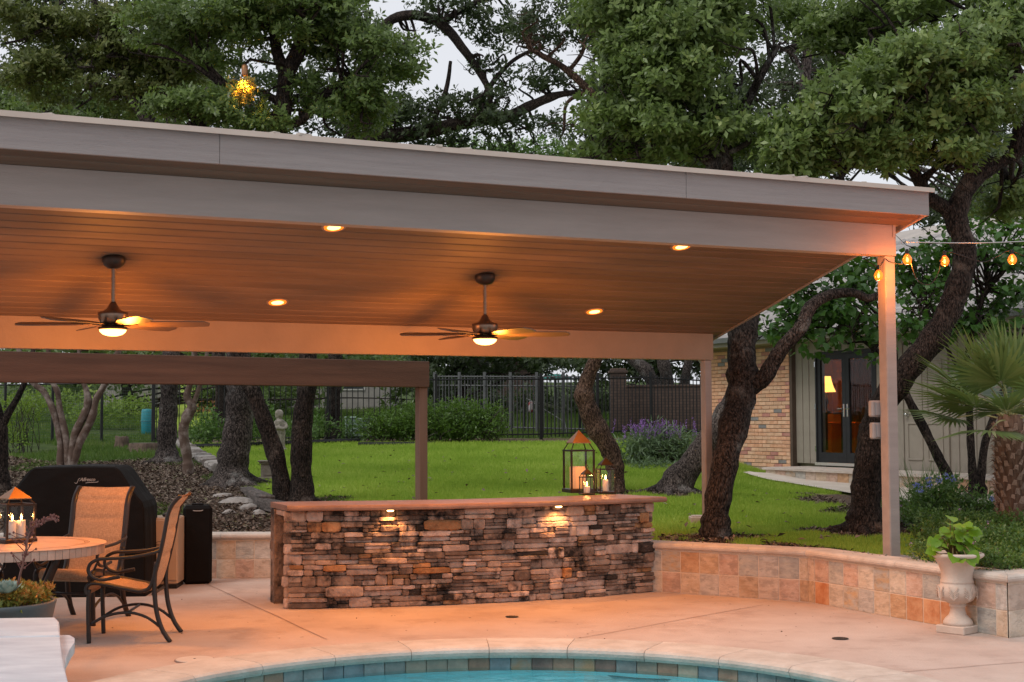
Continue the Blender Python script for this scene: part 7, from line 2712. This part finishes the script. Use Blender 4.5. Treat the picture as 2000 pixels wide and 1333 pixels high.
MB().rbox((Lg * .72, .03, -.03), (Lg * .7, .19, .14), .02, jit=.014, rz=.12).build('log_body', M_TIE, lg)
for i, (u, v, sx, lb) in enumerate(((462, 985, .22, 'largest pale rock on the mulch behind the black box'), (485, 998, .16, 'flat pale rock right of the largest rock'), (433, 972, .13, 'rounded grey rock left of the largest rock'),
                                    (448, 1004, .10, 'small pale rock in front of the largest rock'), (505, 1006, .11, 'small pale rock nearest the fallen log'))):
    q = atg(u, v)
    o = ob('pale_rock', rock((sx, sx * .7, sx * .42), i), M_ROCK)
    o.location = (q.x, q.y, q.z + sx * .1)
    tag(o, lb, 'rock', 'rocks on the mulch')
M_STUMP = mat('stump_wood', (.05, .032, .022), (.13, .09, .065), 6, .9, .8, 16, stretch=(3, 3, .6))
for (u, v, r_, h, lb) in ((283, 881, .33, .16, 'wide low sawn tree stump in the mulch'), (238, 874, .14, .22, 'narrow jagged tree stump left of the wide one')):
    q = atg(u, v)
    t = thing('tree_stump', lb, 'stump', q, rnd.uniform(0, 3), 'tree stumps')
    m = MB()
    n_ = 18
    for j, (f_, z_) in enumerate(((1.35, -.06), (1.12, .03), (1.0, h * .5), (.95, h), (.3, h + .01))):
        for k in range(n_):
            a = 2 * math.pi * k / n_
            rr = r_ * f_ * (1 + .12 * math.sin(3 * a) + .08 * math.sin(7 * a + 1))
            m.v.append((rr * math.cos(a), rr * math.sin(a), z_ + (rnd.uniform(-.02, .05) if j == 3 and r_ < .2 else 0)))
    for j in range(4):
        for k in range(n_):
            m.f.append((j * n_ + k, j * n_ + (k + 1) % n_, (j + 1) * n_ + (k + 1) % n_, (j + 1) * n_ + k))
    m.f.append(tuple(4 * n_ + k for k in range(n_)))
    m.build('stump_body', M_STUMP, t, smooth=True)
    MB().lathe([(.001, h + .012), (r_ * .85, h + .008), (r_ * .85, h + .004)], 16).build('cut_face', mat('cut_wood', (.13, .10, .08), (.2, .16, .13), 9, .9) if 'cut_wood' not in bpy.data.materials else bpy.data.materials['cut_wood'], t)
# concrete block behind the near oak
q = atg(1393, 1032)
t = thing('concrete_block', 'low rectangular concrete block behind the foot of the leaning oak', 'block', (q.x, q.y + .5, gz(q.x, q.y)))
MB().rbox((0, 0, .05), (.40, .25, .1), .01).build('block_body', mat('buff_concrete', (.36, .27, .21), (.44, .34, .27), 10, .9, .3, 50), t)
MB().rbox((0, 0, .105), (.34, .2, .012), .003).build('block_top', mat('buff_concrete_top', (.40, .31, .25), (.46, .37, .3), 10, .9), t)

# ================================================================== neighbours' houses far behind
M_PALE = mat('pale_render', (.27, .25, .23), (.33, .31, .28), 3, .9)
M_REDBR = mat('orange_brick_far', (.33, .13, .07), (.42, .18, .10), 40, .9)
M_NROOF = mat('far_shingle', (.12, .11, .11), (.18, .17, .16), 20, .9)


def far_house(label, u0, u1, vtop, y_, wallm, wins):
    a, b = at(u0, 800, y=y_), at(u1, 800, y=y_)
    zg_ = gz(a.x, a.y) - .4
    zt_ = at((u0 + u1) / 2, vtop, y=y_).z
    t = thing('far_house', label, 'house', (a.x, y_, zg_))
    L_ = b.x - a.x
    h = zt_ - zg_
    MB().bb(0, L_, 0, 5, 0, h).build('wall', wallm, t)
    m = MB()
    m.prism([(-.4, -.5, h), (-.4, 5.5, h), (-.4, 2.5, h + 1.6)], (L_ + .8, 0, 0))
    m.build('roof', M_NROOF, t)
    for (f_, z0, w_, hh) in wins:
        wn = MB().bb(f_ * L_ - w_ / 2 - .06, f_ * L_ + w_ / 2 + .06, -.04, .0 - .002, z0 - .06, z0 + hh + .06).build('window', mat('window_trim', (.6, .58, .55)) if 'window_trim' not in bpy.data.materials else bpy.data.materials['window_trim'], t)
        MB().bb(f_ * L_ - w_ / 2, f_ * L_ + w_ / 2, -.05, -.041, z0, z0 + hh).build('pane', mat('far_pane', (.03, .035, .04), rough=.1, spec=.6) if 'far_pane' not in bpy.data.materials else bpy.data.materials['far_pane'], wn)
    return t


far_house('pale rendered house seen through the fence behind the dark double oak', 470, 760, 690, 56, M_PALE, ((.3, 1.2, .9, 1.1), (.75, 1.2, .9, 1.1)))
far_house('orange brick house behind the stout oak', 385, 462, 700, 54, M_REDBR, ((.5, 1.3, .5, .9),))
far_house('white house far up the slope at the left', 200, 300, 715, 62, M_PALE, ((.35, 1.4, .8, .8), (.75, 1.4, .5, .8)))
far_house('dark brick house in the garden beyond the grey fence', 880, 1060, 700, 52, M_FBRICK, ((.3, 1.4, .8, 1.0),))

shrub('shade_hedge', 'dark shaded shrub mass in the garden beyond the fences', 'hedge', [(1000, 800, 50, 90, 40, 1.5, 1.0), (1110, 800, 50, 80, 45, 1.5, 1.0), (1170, 780, 50, 50, 60, 1.2, 1.0), (900, 790, 50, 80, 45, 1.5, .9)], L_DARK, .2, .1, 8, 60, .4, stems=0, spread=.4)

# fallen leaves on the lawn, the deck and the wall cap
XY = scatter(240, -6, 4.2, 14, 30, lawn_ok)
k = len(XY)
P_ = np.column_stack([XY, np.array([gz(a, b) for a, b in XY]) + .05])
D_ = np.column_stack([rs.normal(size=(k, 2)), rs.normal(0, .3, k)])
o = join_foliage('fallen_leaves', [(P_, D_, np.column_stack([rs.normal(0, .4, (k, 2)), np.ones(k)]), .06 + .05 * rs.rand(k), .03 + .02 * rs.rand(k), .4 + .5 * rs.rand(k))], L_CHIP, None)
tag(o, 'dry fallen leaves lying on the lawn', 'leaves', kind='stuff')
k = 150
X_ = rs.uniform(-3.6, 3.6, k)
Y_ = rs.uniform(10.9, 14.6, k)
ok_ = [y_ < wy(x_) - .05 and (Vector((x_, y_, 0)) - PC).length > PR + .4 for x_, y_ in zip(X_, Y_)]
P_ = np.column_stack([X_, Y_, np.full(k, .006)])[ok_]
k = len(P_)
D_ = np.column_stack([rs.normal(size=(k, 2)), rs.normal(0, .08, k)])
o = join_foliage('deck_litter', [(P_, D_, np.column_stack([rs.normal(0, .1, (k, 2)), np.ones(k)]), .012 + .03 * rs.rand(k) ** 2, .008 + .012 * rs.rand(k), .1 + .5 * rs.rand(k))], L_CHIP, None, fold=.05)
tag(o, 'specks of leaf litter scattered on the patio', 'leaves', kind='stuff')
